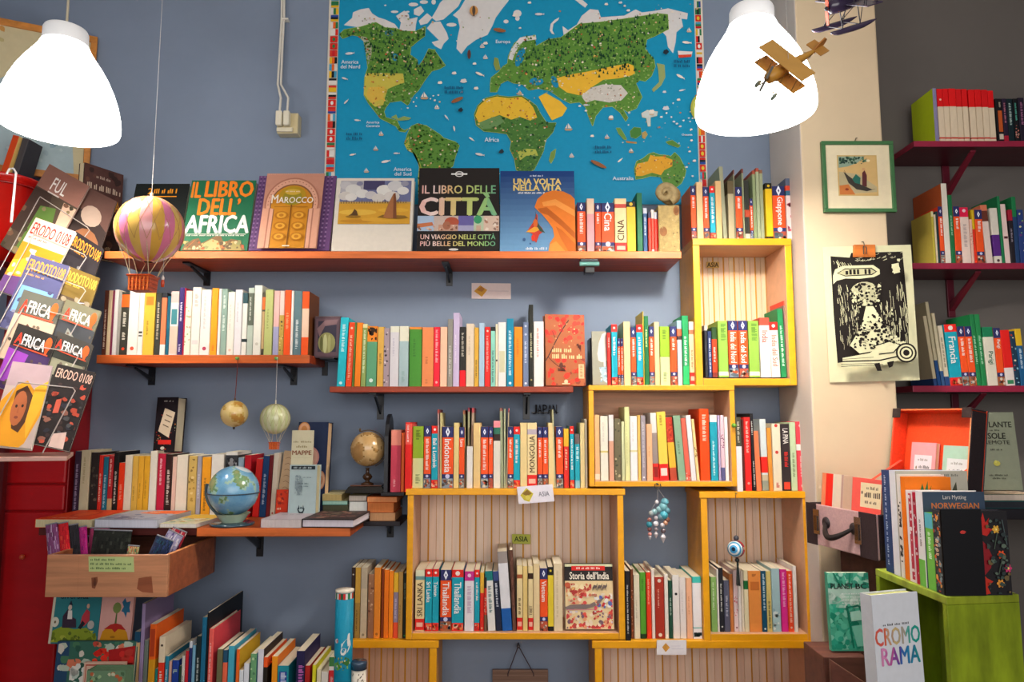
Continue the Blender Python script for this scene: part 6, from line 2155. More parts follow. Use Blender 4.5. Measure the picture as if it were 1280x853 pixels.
def magazines():
    GM = 'travel magazines in the wire rack'
    # depth of the sloping rack face at a photo height
    def Yr(py, k=0, px=20):
        return 1.74 + (560 - py + .36 * (px - 20)) / 350 * .42 + k

    def mag(label, tl, tr, bl, k, cover, draw, th=.006, page='e6dfd2'):
        TL, TR, BL = at(*tl, Yr(tl[1], k, tl[0])), at(*tr, Yr(tr[1], k + .003, tr[0])), at(*bl, Yr(bl[1], k, bl[0]))
        quadslab('magazine', TL, TR, BL, th, cover, draw, label, 'magazine', GM, page, MATTE)

    def m_pul(a):
        a.rect(0, 0, 1, 1, '8a5f52'); a.rect(0, .28, 1, 1, '4a3c30')
        a.poly([(0, .3), (.4, .28), (.5, .5), (.2, .8), (0, .8)], '3a2a24'); a.poly([(.3, .45), (.62, .40), (.74, .62), (.6, 1), (.3, 1)], '4f6a2e')
        a.poly([(.7, .3), (1, .3), (1, .8), (.78, .6)], 'c0a088'); a.text('FUL', .28, .10, .62, .25, 'e4dcd4', bold=.01)
        a.rect(.28, .27, .55, .285, 'c8b8ac'); a.blobs(0, .3, 1, 1, ['6a4a38', '3a3424', '7a6a4c'], 20, .012, 3)
    mag('brown magazine with white capitals standing highest in the rack', (62, 205), (112, 233), (0, 306), .088, '7a5448', m_pul, .008)

    def m_cap(a):
        a.rect(0, 0, 1, 1, '5c4038'); a.poly([(0, .3), (.5, .25), (1, .4), (1, 1), (0, 1)], '332724'); a.ell(.6, .75, .4, .3, '8a5a3a', 16); a.ell(.55, .3, .25, .12, 'a89080', 14)
    mag('dark brown magazine beside the highest one, above the orange caption', (98, 228), (146, 252), (60, 330), .113, '4a342e', m_cap)

    def erodo(bg, tit, words, sc=1, seed=0, pics=()):
        def f(a):
            a.rect(0, 0, 1, 1, bg)
            for p in pics:
                a.poly(*p)
            a.blobs(.05, .4, .95, 1, [mixc(bg, 'ffffff', .12), mixc(bg, '000000', .25)], 16, .010, seed)
            a.text(words, .05, .06, .97, .22, tit, bold=.02)
            a.marks(.07, .255, .55, .28, mixc(tit, bg, .2), seed, pitch=.004)
        return f
    mag('white magazine with a red title and orange desert cover', (45, 272), (95, 290), (-5, 362), .054, 'e8dcd4',
        erodo('e2b8a8', 'd82a20', 'ERODO 0108', 1, 3, (([(0, .34), (1, .34), (1, 1), (0, 1)], 'f07a1a'), ([(0, .6), (.4, .5), (1, .62), (1, .8), (0, .75)], 'f89a2c'), ([(0, .8), (.5, .75), (1, .9), (1, 1), (0, 1)], '5a3a6a'))), .008)
    mag('black magazine with an orange title beside the red-titled one', (93, 288), (130, 312), (62, 368), .074, '221c20',
        erodo('241e22', 'e88a24', 'ERODOTO108', 1, 4, (([(0, .7), (.5, .55), (1, .6), (1, 1), (0, 1)], 'c8501c'),)))
    mag('blue-violet magazine with a snowy sky picture', (39, 318), (87, 333), (-2, 408), .018, 'd8d0d4',
        erodo('4a4a6c', 'd8902c', 'ERODOTO108', 1, 5, (([(.1, .42), (.9, .42), (.9, .78), (.1, .78)], '6a94c0'), ([(.3, .55), (.5, .48), (.8, .6), (.7, .72), (.4, .7)], 'e4e8ee'))), .008)
    mag('olive magazine beside the blue-violet one', (84, 332), (125, 348), (56, 410), .038, '5a4a24',
        erodo('6a5420', 'e0a83c', 'ERODOTO108', 1, 6, (([(0, .45), (1, .45), (1, 1), (0, 1)], '4a3a2c'), ([(.5, .5), (.8, .45), (.9, .9), (.6, .95)], 'a8a0b0'))))

    def africa(bg, low, seed, pic):
        def f(a):
            a.rect(0, 0, 1, 1, bg); a.rect(0, .36, 1, 1, low)
            for p in pic:
                a.poly(*p)
            a.text('A', .08, .13, .24, .31, 'e0341c', bold=.03); a.text('FRICA', .25, .13, .80, .31, 'eee6dc', bold=.03)
            a.ell(.86, .17, .085, .11, 'e8571f', 12); a.poly([(.80, .2), (.92, .2), (.88, .34), (.84, .34)], 'e8571f'); a.rect(.08, .335, .93, .355, 'c8482c')
            a.blobs(.05, .45, .95, .95, ['6a5a4c', 'c8b8a4', '4a3a34'], 10, .006, seed)
        return f
    mag('grey magazine titled Africa with a person on a pale cover', (30, 362), (80, 377), (-4, 446), -.018, '5c5a50', africa('55544a', 'c0a48c', 7, (([(.3, .55), (.38, .46), (.46, .5), (.48, .8), (.3, .8)], '5a3a30'),)))
    mag('olive-grey magazine titled Africa beside the pale-covered one', (83, 374), (127, 390), (56, 446), -.006, '6a6450', africa('6a6650', '3a3c40', 8, (([(.3, .45), (.6, .6), (.5, 1), (.2, 1)], '8a8a80'),)))
    mag('black magazine titled Africa with a violet lower cover', (23, 404), (72, 421), (-8, 482), -.054, '2a2624', africa('26221f', '3a2450', 9, (([(0, .4), (.5, .42), (.4, .9), (0, .9)], '8a3aa0'),)))
    mag('dark magazine titled Africa with a greyish picture strip', (72, 414), (117, 432), (50, 478), -.042, '3a3630', africa('3c3832', '2a2c26', 10, (([(.05, .5), (.95, .46), (.95, .75), (.05, .8)], '8f8c74'),)))

    def m_face(a):
        a.rect(0, 0, 1, 1, 'b8a49c'); a.rect(0, .0, 1, .3, 'b0969a')
        a.poly([(.1, 1), (.0, .5), (.25, .3), (.5, .22), (.75, .35), (1, .3), (1, .62), (.8, .95), (.7, 1)], 'd8921c')
        a.poly([(.30, .36), (.52, .28), (.72, .40), (.74, .66), (.60, .84), (.42, .80), (.30, .60)], '4a2c1c')
        a.ell(.46, .56, .17, .21, 'a85c34', 16); a.ell(.40, .54, .03, .02, '2a1810', 8); a.ell(.54, .53, .03, .02, '2a1810', 8); a.ell(.46, .67, .05, .018, '7a3a28', 8); a.poly([(.46, .53), (.49, .62), (.44, .62)], '9a5230')
        a.poly([(.72, .3), (1, .2), (1, .5), (.8, .9), (.7, .7)], 'e8a82a')
    mag('magazine with a person in a mustard yellow headscarf on its cover', (16, 452), (66, 458), (-16, 556), -.092, 'd8ccc4', m_face, .008)

    def m_dark(a):
        a.rect(0, 0, 1, 1, '241c1c'); a.text('ERODO 0108', .06, .05, .96, .17, 'd8b09c', bold=.02)
        a.blobs(.05, .2, .95, .98, ['3a2a28', '1a1818', 'b84a34', '4a4a4c', '8a5a4a', '2a2a34'], 46, .008, 5)
        a.poly([(.3, .45), (.42, .42), (.45, .6), (.32, .62)], 'c85a44'); a.poly([(.5, .85), (.8, .8), (.85, 1), (.5, 1)], 'd8b8ac')
    mag('dark magazine with a pinkish title in the lowest pocket', (72, 455), (120, 466), (34, 553), -.080, '2a2020', m_dark)
    mag('dark narrow magazine at the right end of the lowest pocket', (98, 470), (112, 474), (64, 556), -.068, '3a1c1a', erodo('3a2420', 'b85a3c', 'AFRICA', 1, 2, ()))

    # the rack itself: sloping back board, ledges, white wire pockets
    r = empty('magazine_rack', tuple(at(40, 566, 1.7)))
    TL, TR, BL = at(64, 214, 2.30), at(84, 224, 2.302), at(-36, 560, 1.89)
    m = MB(); m.slab(TL, TR, BL, .012, '8a1214'); m.build('back_board', PAINT, r, bevel=.002)
    led = MB()
    A, B = at(-20, 572, 1.62), at(84, 571, 1.68)
    A2, B2 = at(-20, 567, 1.77), at(92, 565, 1.83)
    t = Vector((0, 0, -.010))
    led.hexa([A + t, B + t, B, A, A2 + t, B2 + t, B2, A2], 'd8a898', f='d2a294')
    led.build('ledge', PAINT, r, bevel=.0015)
    for (l, rr, yb, k) in (((47, 246), (112, 284), 344, .082), ((40, 292), (108, 318), 386, .046), ((35, 335), (107, 360), 420, .010), ((28, 382), (98, 398), 460, -.026), ((21, 430), (98, 441), 495, -.062), ((20, 478), (94, 485), 557, -.104)):
        w = MB()
        P = lambda x, y, kk=0: at(x, y, Yr(y, k + kk, x))
        dx = (yb - l[1]) * .52
        q = [P(l[0] - dx, yb), P(l[0], l[1] + 5), P(l[0] + 3, l[1]), P(rr[0] - 3, rr[1], .004), P(rr[0], rr[1] + 4, .004), P(rr[0] - dx, yb + 10, .004)]
        w.tube(q, .0014, 6, 'a89c94')
        w.build('wire_pocket', METAL, r)
    w = MB()
    q = [at(14, 278, 2.0), at(20, 216, 2.08), at(17, 211, 2.085), at(12, 211, 2.085), at(8, 218, 2.08)]
    w.tube(q, .0032, 8, 'e2dcd8'); w.build('wire_hook', METAL, r)
    tag(r, 'sloping red magazine rack with white wire pockets', 'magazine rack')

    m = MB(); m.tube([at(-26, 540, 1.90), (at(-26, 540, 1.90).x, 1.92, 0.0)], .012, 10, '7a1014'); m.build('post', PAINT, r)
    # tall red cupboard standing behind it against the wall
    xr = X(87, 2.33)
    zt = at(100, 472, 2.33).z
    r = empty('red_cupboard', (xr - .4, 2.33, 0))
    yb = WALL - .002
    m = MB(); m.box(-2.45, xr, 2.346, yb, 0, zt, 'b81016', r='a81016'); m.build('carcass', PAINT, r, bevel=.003)
    z1, z2, z3 = at(80, 572, 2.33).z, at(80, 606, 2.33).z, at(80, 640, 2.33).z
    for za, zb_, c, nm in ((z1, zt - .01, 'c01218', 'upper_panel'), (z2 + .002, z1 - .002, 'c81319', 'rail'), (z3 + .002, z2 - .002, 'c01218', 'rail'), (.05, z3 - .002, 'b41016', 'door')):
        m = MB(); m.box(-2.44, xr - .002, 2.333, 2.3455, za, zb_, c); dr = m.build(nm, PAINT, r, bevel=.006)
    m = MB(); m.ball((at(26, 700, 2.32).x, 2.325, at(26, 697, 2.32).z), .008, 16, 10, 'c8502c'); sub(dr, m.build('knob', METAL, r))
    tag(r, 'deep red painted cupboard behind the magazine rack', 'cupboard')


def corner():
    # red bucket with dark book, on a corner stand
    c = at(4, 262, 2.32)
    r = empty('red_bucket', (c.x, c.y, at(4, 330, 2.32).z))
    zb, zt = at(4, 335, 2.32).z, at(4, 226, 2.32).z
    R = (44 - 4) * 2.32 / 900
    m = MB()
    m.lathe([(.0001, zb), (R * .8, zb), (R * .97, zt - .02), (R * 1.0, zt - .018), (R * 1.03, zt - .006), (R * 1.03, zt), (R * .97, zt), (R * .95, zt - .02), (R * .78, zb + .004), (.0001, zb + .004)], 48, 'd81a14', (c.x, c.y, 0))
    m.build('body', GLOSS, r)
    m = MB(); m.lathe([(R * 1.0, zt - .034), (R * 1.02, zt - .034), (R * 1.02, zt - .028), (R * 1.0, zt - .028)], 48, 'a8120f', (c.x, c.y, 0)); m.build('rim', GLOSS, r)
    tag(r, 'glossy red bucket at the top of the magazine corner', 'bucket')
    z = zb
    r = empty('corner_stand', (c.x - .05, 2.3, z - .02))
    m = MB(); m.box(-1.95, c.x + .10, 2.20, 2.445, z - .022, z - .001, '7a1014'); m.build('top', PAINT, r, bevel=.002)
    for a, b in ((-1.9, 2.22), (-1.9, 2.30), (c.x + .07, 2.30)):
        m = MB(); m.box(a - .015, a + .015, b - .01, b + .01, 0, z - .0225, '5a0c10'); m.build('leg', PAINT, r)
    tag(r, 'dark red stand beneath the bucket', 'stand')

    def bk(name, label, x0, x1, yt, yb, Y, d, col, side, lean):
        a = at(x0, yb, Y)
        w = at(x1, yb, Y).x - a.x
        h = at(x0, yt, Y).z - a.z
        s = dict(base=col, bands=[], prints=[], page='e8d8a8', hard=False, L=None, R=side, board=None)
        b = spine_book(w, h, d, s, name, 3)
        b.location = a; b.rotation_euler = (0, radians(lean), 0)
        tag(b, label, 'book', 'books in the red bucket')
    bk('book', 'orange-red book with cream pages in the red bucket', -11, -3, 166, 250, 2.25, .085, 'd84a1c', 'e8c070', 14)
    bk('book', 'charcoal book with dark cover in the red bucket', 4, 12, 170, 250, 2.262, .07, '4a4648', '3a3a40', 13)

    # framed pale map hung slanting at the corner
    TR = Vector((X(92, 2.43), 2.43, at(92, 46, 2.43).z))
    wd = .46
    Hd = Vector((-.90, -.436, 0))
    TL = TR + Hd * wd
    BL = TL + Vector((0, 0, -(TR.z - at(95, 228, 2.43).z)))
    r = empty('framed_map', tuple(BL))
    U, V = (TR - TL), (BL - TL)
    f = .045
    n = U.cross(V).normalized()
    for nm, a, b, c in (('top', TL, TR, TL + V * f), ('bottom', TL + V * (1 - f), TR + V * (1 - f), BL), ('l', TL + V * f, TL + V * f + U * f * .95, TL + V * (1 - f)), ('r', TR + V * f - U * f * .95, TR + V * f, TR + V * (1 - f) - U * f * .95)):
        m = MB(); m.slab(a, b, c, .016, 'd0863a'); m.build('frame_rail', WOODX, r, bevel=.0015)
    k = n * .006
    m = MB(); m.slab(TL + U * f + V * f + k, TR - U * f + V * f + k, BL + U * f - V * f + k, .004, 'b9c4bc'); m.build('map_sheet', MATTE, r)
    a = Art(TL + U * f + V * f + k, TR - U * f + V * f + k, BL + U * f - V * f + k)
    a.rect(0, 0, 1, 1, 'a9bcc0')
    a.poly([(0, 0), (1, 0), (1, .12), (.8, .16), (.6, .1), (.5, .3), (.35, .42), (.2, .4), (0, .55)], 'cdbf98')
    a.poly([(0, .5), (.3, .52), (.42, .7), (.3, .9), (.1, 1), (0, 1)], 'c8b890'); a.poly([(.88, .1), (1, .08), (1, 1), (.94, 1), (.9, .6)], 'cdbf98')
    a.blobs(.0, .0, .4, .9, ['b8a878', 'c8904c', '9ab090', 'd8c8a8', '8aa898'], 50, .012, 2); a.blobs(.45, .3, .95, .95, ['9fb2ba', 'b8c8c8', '8fa8b4'], 40, .010, 4)
    a.blobs(.6, .02, .98, .14, ['c8a070', 'b8b088', 'c07848'], 20, .010, 5)
    a.build('map_print', MATTE, r)
    tag(r, 'pale framed map in an orange wooden frame behind the lamp', 'picture')

    # Tunisia book standing sideways at the left end of the long shelf
    zt = Z(317.5, 2.28)
    TL, TR = at(106, 203, 2.29), at(154, 226, 2.415)
    TR.z = TL.z
    BL = Vector((TL.x, TL.y, zt + .001))

    def dt(a):
        a.rect(0, 0, 1, 1, '46302a'); a.rect(0, 0, 1, .5, '553630'); a.blobs(.05, .02, .95, .95, ['5f3c34', '3a2824', '6a4438'], 30, .014, 2)
        a.marks(.30, .10, .70, .13, 'b8a090', 2, pitch=.004); a.marks(.08, .20, .95, .26, 'cdb49c', 3, pitch=.006); a.text('TUNISIA', .14, .33, .95, .45, 'cf8a34', bold=.02); a.marks(.2, .86, .8, .90, 'c8a880', 5, pitch=.005)
    quadslab('book', TL, TR, BL, .028, '452e28', dt, 'dark brown Tunisia book standing sideways at the long shelf end', 'book', None, 'e2cfa8')


def drawer():
    Y0, Y1 = 1.95, 2.26
    zb, zt = at(140, 747, Y0).z, at(140, 694, Y0).z
    x0, x1 = X(70.5, Y0), X(219, Y0)
    t = .012
    r = empty('drawer_box', ((x0 + x1) / 2, Y0, zb))
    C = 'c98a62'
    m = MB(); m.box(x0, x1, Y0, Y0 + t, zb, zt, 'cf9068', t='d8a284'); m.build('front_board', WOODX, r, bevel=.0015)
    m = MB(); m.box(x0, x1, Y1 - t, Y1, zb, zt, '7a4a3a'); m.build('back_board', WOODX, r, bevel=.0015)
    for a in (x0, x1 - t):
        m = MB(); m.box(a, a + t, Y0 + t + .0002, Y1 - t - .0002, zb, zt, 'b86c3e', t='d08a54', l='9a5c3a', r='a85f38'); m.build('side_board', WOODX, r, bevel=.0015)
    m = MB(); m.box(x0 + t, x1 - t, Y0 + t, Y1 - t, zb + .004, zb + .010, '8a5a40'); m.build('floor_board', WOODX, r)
    a = Art((x0, Y0, zt), (x1, Y0, zt), (x0, Y0, zb))
    a.poly([(.375, .54), (.425, .52), (.43, .62), (.41, .80), (.385, .78)], '8a4f34'); a.poly([(.765, .55), (.87, .50), (.89, .90), (.80, .88), (.755, .80)], '9a5638'); a.ell(.405, .64, .012, .10, '6a3a26', 10)
    a.line([(0, .5), (1, .52)], .0007, 'b67a52'); a.line([(.265, .02), (.27, .98)], .0006, 'b9805a')
    a.build('wood_knot_print', WOODX, r)
    tag(r, 'open shallow wooden drawer box hanging under the globe shelf', 'drawer')
    TL, TR, BL = at(110.5, 696, Y0 - .0006), at(167, 696.5, Y0 - .0006), at(111, 715, Y0 - .0006)
    m = MB(); m.slab(TL, TR, BL, .0004, 'bfd08c'); o = m.build('note_label', PRINT, org=BL)
    a = Art(TL, TR, BL)
    for i, w in enumerate((.62, .95, .82)):
        a.marks(.04, .14 + .28 * i, w, .27 + .28 * i, '5f7a4a', i + 2, pitch=.0035)
    a.build('handwriting', PRINT, o, org=BL)
    tag(o, 'pale green handwritten note stuck on the drawer front', 'note')
    # hangers that hold the drawer under the shelf
    zs = ROWZ['M'] - .0245
    m = MB(); m.box(x0 + .03, x1 - .03, Y1 + .0005, Y1 + .012, zb, zs - .001, '54302a'); o = m.build('drawer_support', WOODX, org=(x0, Y1, zb)); tag(o, 'dark brown board holding the drawer beneath the shelf', 'board')

    # fabric purses standing in the drawer
    GP = 'fabric pouches in the drawer'
    def pouch(label, cx0, cx1, yt, Yq, th, lean, cols, seed, zip_='8a8a90', tiltback=5):
        x_a, x_b = X(cx0, Yq), X(cx1, Yq)
        zb2 = zb + .011
        h = (at((cx0 + cx1) / 2, yt, Yq).z - zb2) / cos(radians(lean)) / cos(radians(tiltback)) + .004
        w = x_b - x_a
        rnd = random.Random(seed)
        m = MB()
        nx, nz = 18, 14
        for side in (0, 1):
            rings = []
            for k in range(nz + 1):
                row_ = []
                for i in range(nx + 1):
                    u, v = i / nx, k / nz
                    bulge = th / 2 * (1 - (2 * u - 1) ** 4) * (1 - (2 * v - 1) ** 4) + .0008
                    row_.append(Vector((u * w, (-bulge if side == 0 else bulge), v * h)))
                rings.append(row_)
            m.grid(rings if side == 0 else [q[::-1] for q in rings], lambda i, j: cols[0] if rnd.random() > .45 else rnd.choice(cols), False)
        m.v = [p for p in m.v]
        o = m.build('fabric_pouch', CLOTH)
        z_ = MB(); z_.tube([(0, 0, h), (w, 0, h)], .0022, 6, zip_); z_.build('zip', METAL, o)
        o.location = (x_a, Yq, zb2 + .003) if lean <= 0 else (x_a + w - w * cos(radians(lean)), Yq, zb2 + .003 + w * sin(radians(lean)))
        o.rotation_euler = (-radians(tiltback), radians(lean), 0)
        tag(o, label, 'pouch', GP)
    pouch('violet and white patterned pouch at the left end of the drawer', 77, 92, 661, 2.02, .010, -12, ['8a4a7a', 'c8a8c8', '5a2a4a', '9a6a9a'], 1)
    pouch('scarlet red pouch in the drawer', 89, 105, 660, 2.03, .010, -12, ['d81f2c', 'b81824', 'e84a3c', 'c8202c'], 2)
    pouch('charcoal pouch left of the magenta one', 101, 116, 662, 2.04, .010, -11, ['2c2a30', '3a3840', '1f1e24'], 3)
    pouch('magenta pouch in the drawer', 110, 124, 664, 2.05, .010, -9, ['b81f7a', '8a1a6a', 'c83a8a', 'a82a80'], 4)
    pouch('wide black mottled pouch in the middle of the drawer', 121, 168, 668, 2.06, .016, 2, ['22241f', '2c3028', '181a18', '3a3e34'], 5)
    pouch('pink pouch behind the mottled black one', 118, 142, 664, 2.085, .010, 0, ['b83a6a', 'c85a7a', '8a2a5a'], 6)
    pouch('dark blue pouch leaning at the drawer middle', 180, 202, 681, 2.0, .012, 20, ['1f2c4c', '2a3a6a', '14202c', '1a4a5a'], 7, tiltback=6)
    pouch('lilac and white striped pouch at the right of the drawer', 186, 206, 675, 2.03, .012, 26, ['a8a0c0', 'd8d0d8', '6a5a8a', 'e8e0e4'], 8, tiltback=5)
    pouch('crimson striped pouch at the right end of the drawer', 196, 215, 670, 2.06, .012, 22, ['b82a3a', 'e0c8c0', '8a1f2c', '2a3a5a'], 9, tiltback=4)
    pouch('green-beige small pouch lying by the drawer front', 164, 178, 687, 2.0, .010, 4, ['b8b078', '5a7a4a', 'd8c8a0', 'c83a2a'], 10, tiltback=4)


def bottom_left():
    # the dark bookcase
    z = ROWZ['N']
    r = empty('low_bookcase', (X(290, 2.1), 2.1, 0))
    x0, x1 = X(56, 2.05), -.5186
    m = MB(); m.box(x0, x1 - .0 , 2.035, WALL - .002, z - .022, z - .0004, '5a3428'); m.build('shelf_board', WOODX, r, bevel=.002)
    for a in (x0, x1 - .02):
        m = MB(); m.box(a, a + .02, 2.035, WALL - .002, 0, z - .0225, '4a2a22'); m.build('side_board', WOODX, r, bevel=.002)
    m = MB(); m.box(x0 + .0205, x1 - .0205, WALL - .012, WALL - .002, .02, z - .023, '26313c'); m.build('back_panel', PAINT, r)
    tag(r, 'low dark bookcase below the drawer, at the bottom edge', 'bookcase')
    # grey slanted divider and picture books, face out
    def p0(a):
        a.rect(0, 0, 1, 1, '2f7a80'); a.rect(0, 0, .05, 1, 'cfc8b0')
        a.marks(.14, .05, .5, .10, '1a3a44', 2, pitch=.006); a.text('diversità', .14, .28, .72, .38, '123a48', bold=.02); a.marks(.14, .16, .36, .24, '123a48', 6, pitch=.008)
        a.poly([(.05, .98), (.06, .82), (.25, .76), (.5, .80), (.75, .78), (.98, .90), (.98, .98)], '8a9a2c'); a.blobs(.06, .82, .96, .97, ['6a7a20', 'a8b040', '5a6a24'], 20, .008, 3)
        a.poly([(.25, .78), (.24, .62), (.33, .52), (.40, .62), (.52, .66), (.54, .78)], '3a2c3c'); a.ell(.37, .50, .04, .04, 'd8c0b0', 10); a.poly([(.34, .46), (.38, .40), (.42, .47)], '2a3040'); a.poly([(.34, .54), (.42, .54), (.44, .66), (.34, .66)], 'e0d8d0')
        a.poly([(.62, .74), (.64, .62), (.72, .52), (.79, .56), (.80, .68), (.70, .76)], 'b83a44'); a.ell(.745, .48, .03, .035, 'd8a890', 10); a.poly([(.58, .78), (.66, .68), (.72, .72), (.64, .80)], '26222c'); a.ell(.84, .74, .07, .06, 'b8b0a8', 12)
        a.ell(.10, .70, .08, .07, 'd8d4c0', 14); a.ell(.1, .7, .02, .02, '6a5a3a', 8); a.poly([(.72, .0), (1, .0), (1, .12), (.88, .2), (.78, .12)], 'c8968c')
    zt = z
    face_book('picture_book', 'teal picture book with friends on a hill, under the drawer', 'book', 60, 121, 716, 806, 2.12, .012, 6, cover='2a6a70', draw=p0, group='picture books under the drawer')
    def p1(a):
        a.rect(0, 0, 1, 1, 'dfa79c')
        a.poly([(.04, .98), (.12, .78), (.3, .68), (.5, .64), (.7, .68), (.88, .80), (.97, .98)], 'd8921c'); a.poly([(.16, .74), (.34, .66), (.5, .635), (.68, .66), (.84, .76), (.6, .74), (.5, .80), (.4, .74)], 'b82a24')
        a.poly([(.64, .26), (.72, .18), (.78, .26), (.90, .24), (.88, .36), (.92, .44), (.82, .44), (.80, .54), (.72, .44), (.64, .42), (.70, .34)], '2a6a8a')
        a.poly([(.47, .64), (.49, .42), (.52, .42), (.53, .64)], '5a6a3a'); a.ell(.5, .36, .13, .10, '7a8a4a', 12)
        a.ell(.45, .88, .08, .02, 'a86c14', 10)
    face_book('picture_book', 'pink picture book with an orange hill and blue splash', 'book', 121.5, 162, 736, 806, 2.12, .01, 6, cover='dca094', draw=p1, group='picture books under the drawer')
    def p2(a):
        a.rect(0, 0, 1, 1, '3a6a5a'); a.rect(0, 0, .16, 1, '2a4a6a')
        a.blobs(.02, .0, .98, .35, ['c84a3a', 'd8d0c0', '4a7a5a', 'b8c4b0', 'd87a5a', '2f5a4a'], 50, .014, 4); a.poly([(.66, .1), (1, .05), (1, .6), (.7, .5)], 'a81c1c'); a.blobs(.66, .08, .99, .55, ['c82a24', '8a1614', 'b8342a'], 24, .014, 6)
        a.blobs(.44, .08, .68, .5, ['e0301f', 'ee4a2c', 'd8281c'], 22, .012, 7); a.blobs(.2, .25, .5, .5, ['dfe0d8', 'c0d0c4', 'e8e4d8'], 18, .012, 8)
        a.blobs(.02, .48, .4, .98, ['d8a82c', 'c8901f', 'e0bc4a', '9a6a1c', '6a4a24'], 70, .012, 9)
    face_book('picture_book', 'colourful forest picture book with red trees and yellow heads', 'book', 61, 161, 803, 903, 2.075, .014, 4, cover='2f5a54', draw=p2, group='picture books under the drawer', z=z + .0006)
    def p3(a):
        a.rect(0, 0, 1, 1, 'e0b8a0'); a.rect(.04, .03, .96, .97, 'b84a3a'); a.rect(.06, .05, .94, .95, 'e2bca4'); a.text('M', .10, .2, .24, .42, '3a4a4a', bold=.02); a.marks(.1, .1, .6, .17, '3a4a4a', 3, pitch=.006)
    face_book('picture_book', 'pale pink booklet with a red border line, before the forest book', 'book', 98, 150, 829, 903, 2.05, .01, 3, cover='dcb09a', draw=p3, group='picture books under the drawer', z=z + .0006)
    def p4(a):
        a.rect(0, 0, 1, 1, '6a8a6a'); a.blobs(.02, .02, .98, .98, ['8aa87a', '4a6a4a', 'c8c8a8', 'b8603c', '9ab88a', '3a5a44'], 70, .007, 2)
        a.rect(.22, .2, .72, 1, 'b9c8d4'); a.blobs(.24, .22, .70, .8, ['d8e0e4', '9ab0c0', 'c8d0d0', '5a7a7a'], 30, .006, 3); a.poly([(.26, .8), (.4, .6), (.6, .62), (.7, .82), (.7, 1), (.26, 1)], 'd84a34')
    face_book('gift_box', 'small leafy green patterned box in front of the pink booklet', 'box', 103.5, 152, 839, 903, 1.985, .045, 0, cover='5f7f60', page='6a8a6a', draw=p4, z=z + .0006)

    # blue map tube
    zb = z
    c = at(428.5, 850, 2.0)
    R = 10.8 * 2.0 / 900
    zt = at(428.5, 737, 2.0).z
    r = empty('map_tube', (c.x, 2.0, zb))
    m = MB(); m.lathe([(.0001, zb + .0006), (R, zb + .0006), (R, zt - .006), (.0001, zt - .006)], 40, '0f86a4', (c.x, 2.0, 0)); m.build('tube', PRINT, r)
    m = MB()
    H = zt - zb
    rnd = random.Random(5)
    def patch(pts, col, e):
        m.face([(c.x + (R + e) * sin(u), 2.0 - (R + e) * cos(u), v) for u, v in pts], col)
    def blob(u, v, ru, rv, col, e, n=9):
        patch([(u + ru * cos(2 * pi * i / n) * rnd.uniform(.7, 1.15), v + rv * sin(2 * pi * i / n) * rnd.uniform(.7, 1.15)) for i in range(n)], col, e)
    za = at(428.5, 805, 2.0).z
    blob(.55, za, .55, .018, 'e4e0d8', .0004); blob(.2, za - .012, .4, .010, 'e0dcd4', .0006); blob(.75, za + .016, .2, .02, 'e8e4dc', .0006)
    zg = at(428.5, 828, 2.0).z
    blob(.1, zg, .9, .013, '4f8a34', .0005); blob(-.5, zg - .004, .5, .010, '5f9a3c', .0007); blob(.6, zg + .008, .4, .012, '3a7030', .0007)
    for i in range(16):
        blob(rnd.uniform(-1, 1), zg + rnd.uniform(-.016, .02), .08, .003, rnd.choice(['c8b050', '2f5a2c', '8ab050', 'd8d0a8']), .0009, 6)
    blob(-.6, at(428, 799, 2.0).z, .28, .007, 'd8c8cc', .0004); blob(-.5, at(428, 799, 2.0).z, .1, .005, 'c86a5a', .0006)
    m.build('map_print', PRINT, r)
    m = MB(); m.lathe([(R * .9, zt - .0058), (R * 1.03, zt - .0058), (R * 1.03, zt), (.0001, zt)], 36, 'e0d6c4', (c.x, 2.0, 0)); m.build('end_cap', PRINT, r)
    m = MB()
    for i in range(12):
        a0, a1 = -1.5 + i * .26, -1.5 + (i + .92) * .26
        cc = ['d8281f', 'e4e0d8', '2a7a4a', 'e8e0d8', 'd83a1f', '2f5a2c'][i % 6]
        m.face([(c.x + (R + .0004) * sin(a), 2.0 - (R + .0004) * cos(a), v) for a, v in ((a0, zt - .022), (a1, zt - .022), (a1, zt - .007), (a0, zt - .007))], cc)
    m.build('flag_band', PRINT, r)
    tag(r, 'rolled blue map tube with a flag band, beside the low crate', 'tube')
    # white jar with dark blue lid
    c = at(448.6, 850, 2.0)
    R = 9.3 * 2.0 / 900
    r = empty('lidded_jar', (c.x, 2.0, zb))
    zt = at(448, 826.5, 2.0).z
    m = MB(); m.lathe([(.0001, zb + .0008), (R * .95, zb + .0008), (R * .95, zt - .020), (.0001, zt - .020)], 36, 'dcd2c2', (c.x, 2.0, 0)); m.build('body', PRINT, r)
    m = MB(); m.lathe([(R * .9, zt - .0198), (R * 1.02, zt - .0198), (R * 1.03, zt - .004), (R * .98, zt), (.0001, zt)], 36, '2c4258', (c.x, 2.0, 0)); m.build('lid', GLOSS, r)
    m = MB()
    for i in range(22):
        u, v = rnd.uniform(-.9, 1.0), zt - .024 - rnd.uniform(0, .06)
        m.face([(c.x + (R * .95 + .0004) * sin(u + q), 2.0 - (R * .95 + .0004) * cos(u + q), v + w) for q, w in ((0, 0), (.14, .001), (.16, .005), (.03, .004))], rnd.choice(['5a5048', '8a7a6a', '6a5a4c']))
    m.build('label_print', PRINT, r)
    tag(r, 'small white cylinder tin with a dark blue lid', 'tin')
    r = empty('low_stool', (X(440, 2.0), 2.0, 0))
    xa, xb = X(415, 2.0), X(462, 2.0)
    m = MB(); m.box(xa, xb, 1.955, 2.031, zb - .02, zb, '5a3428'); m.build('seat', WOODX, r, bevel=.002)
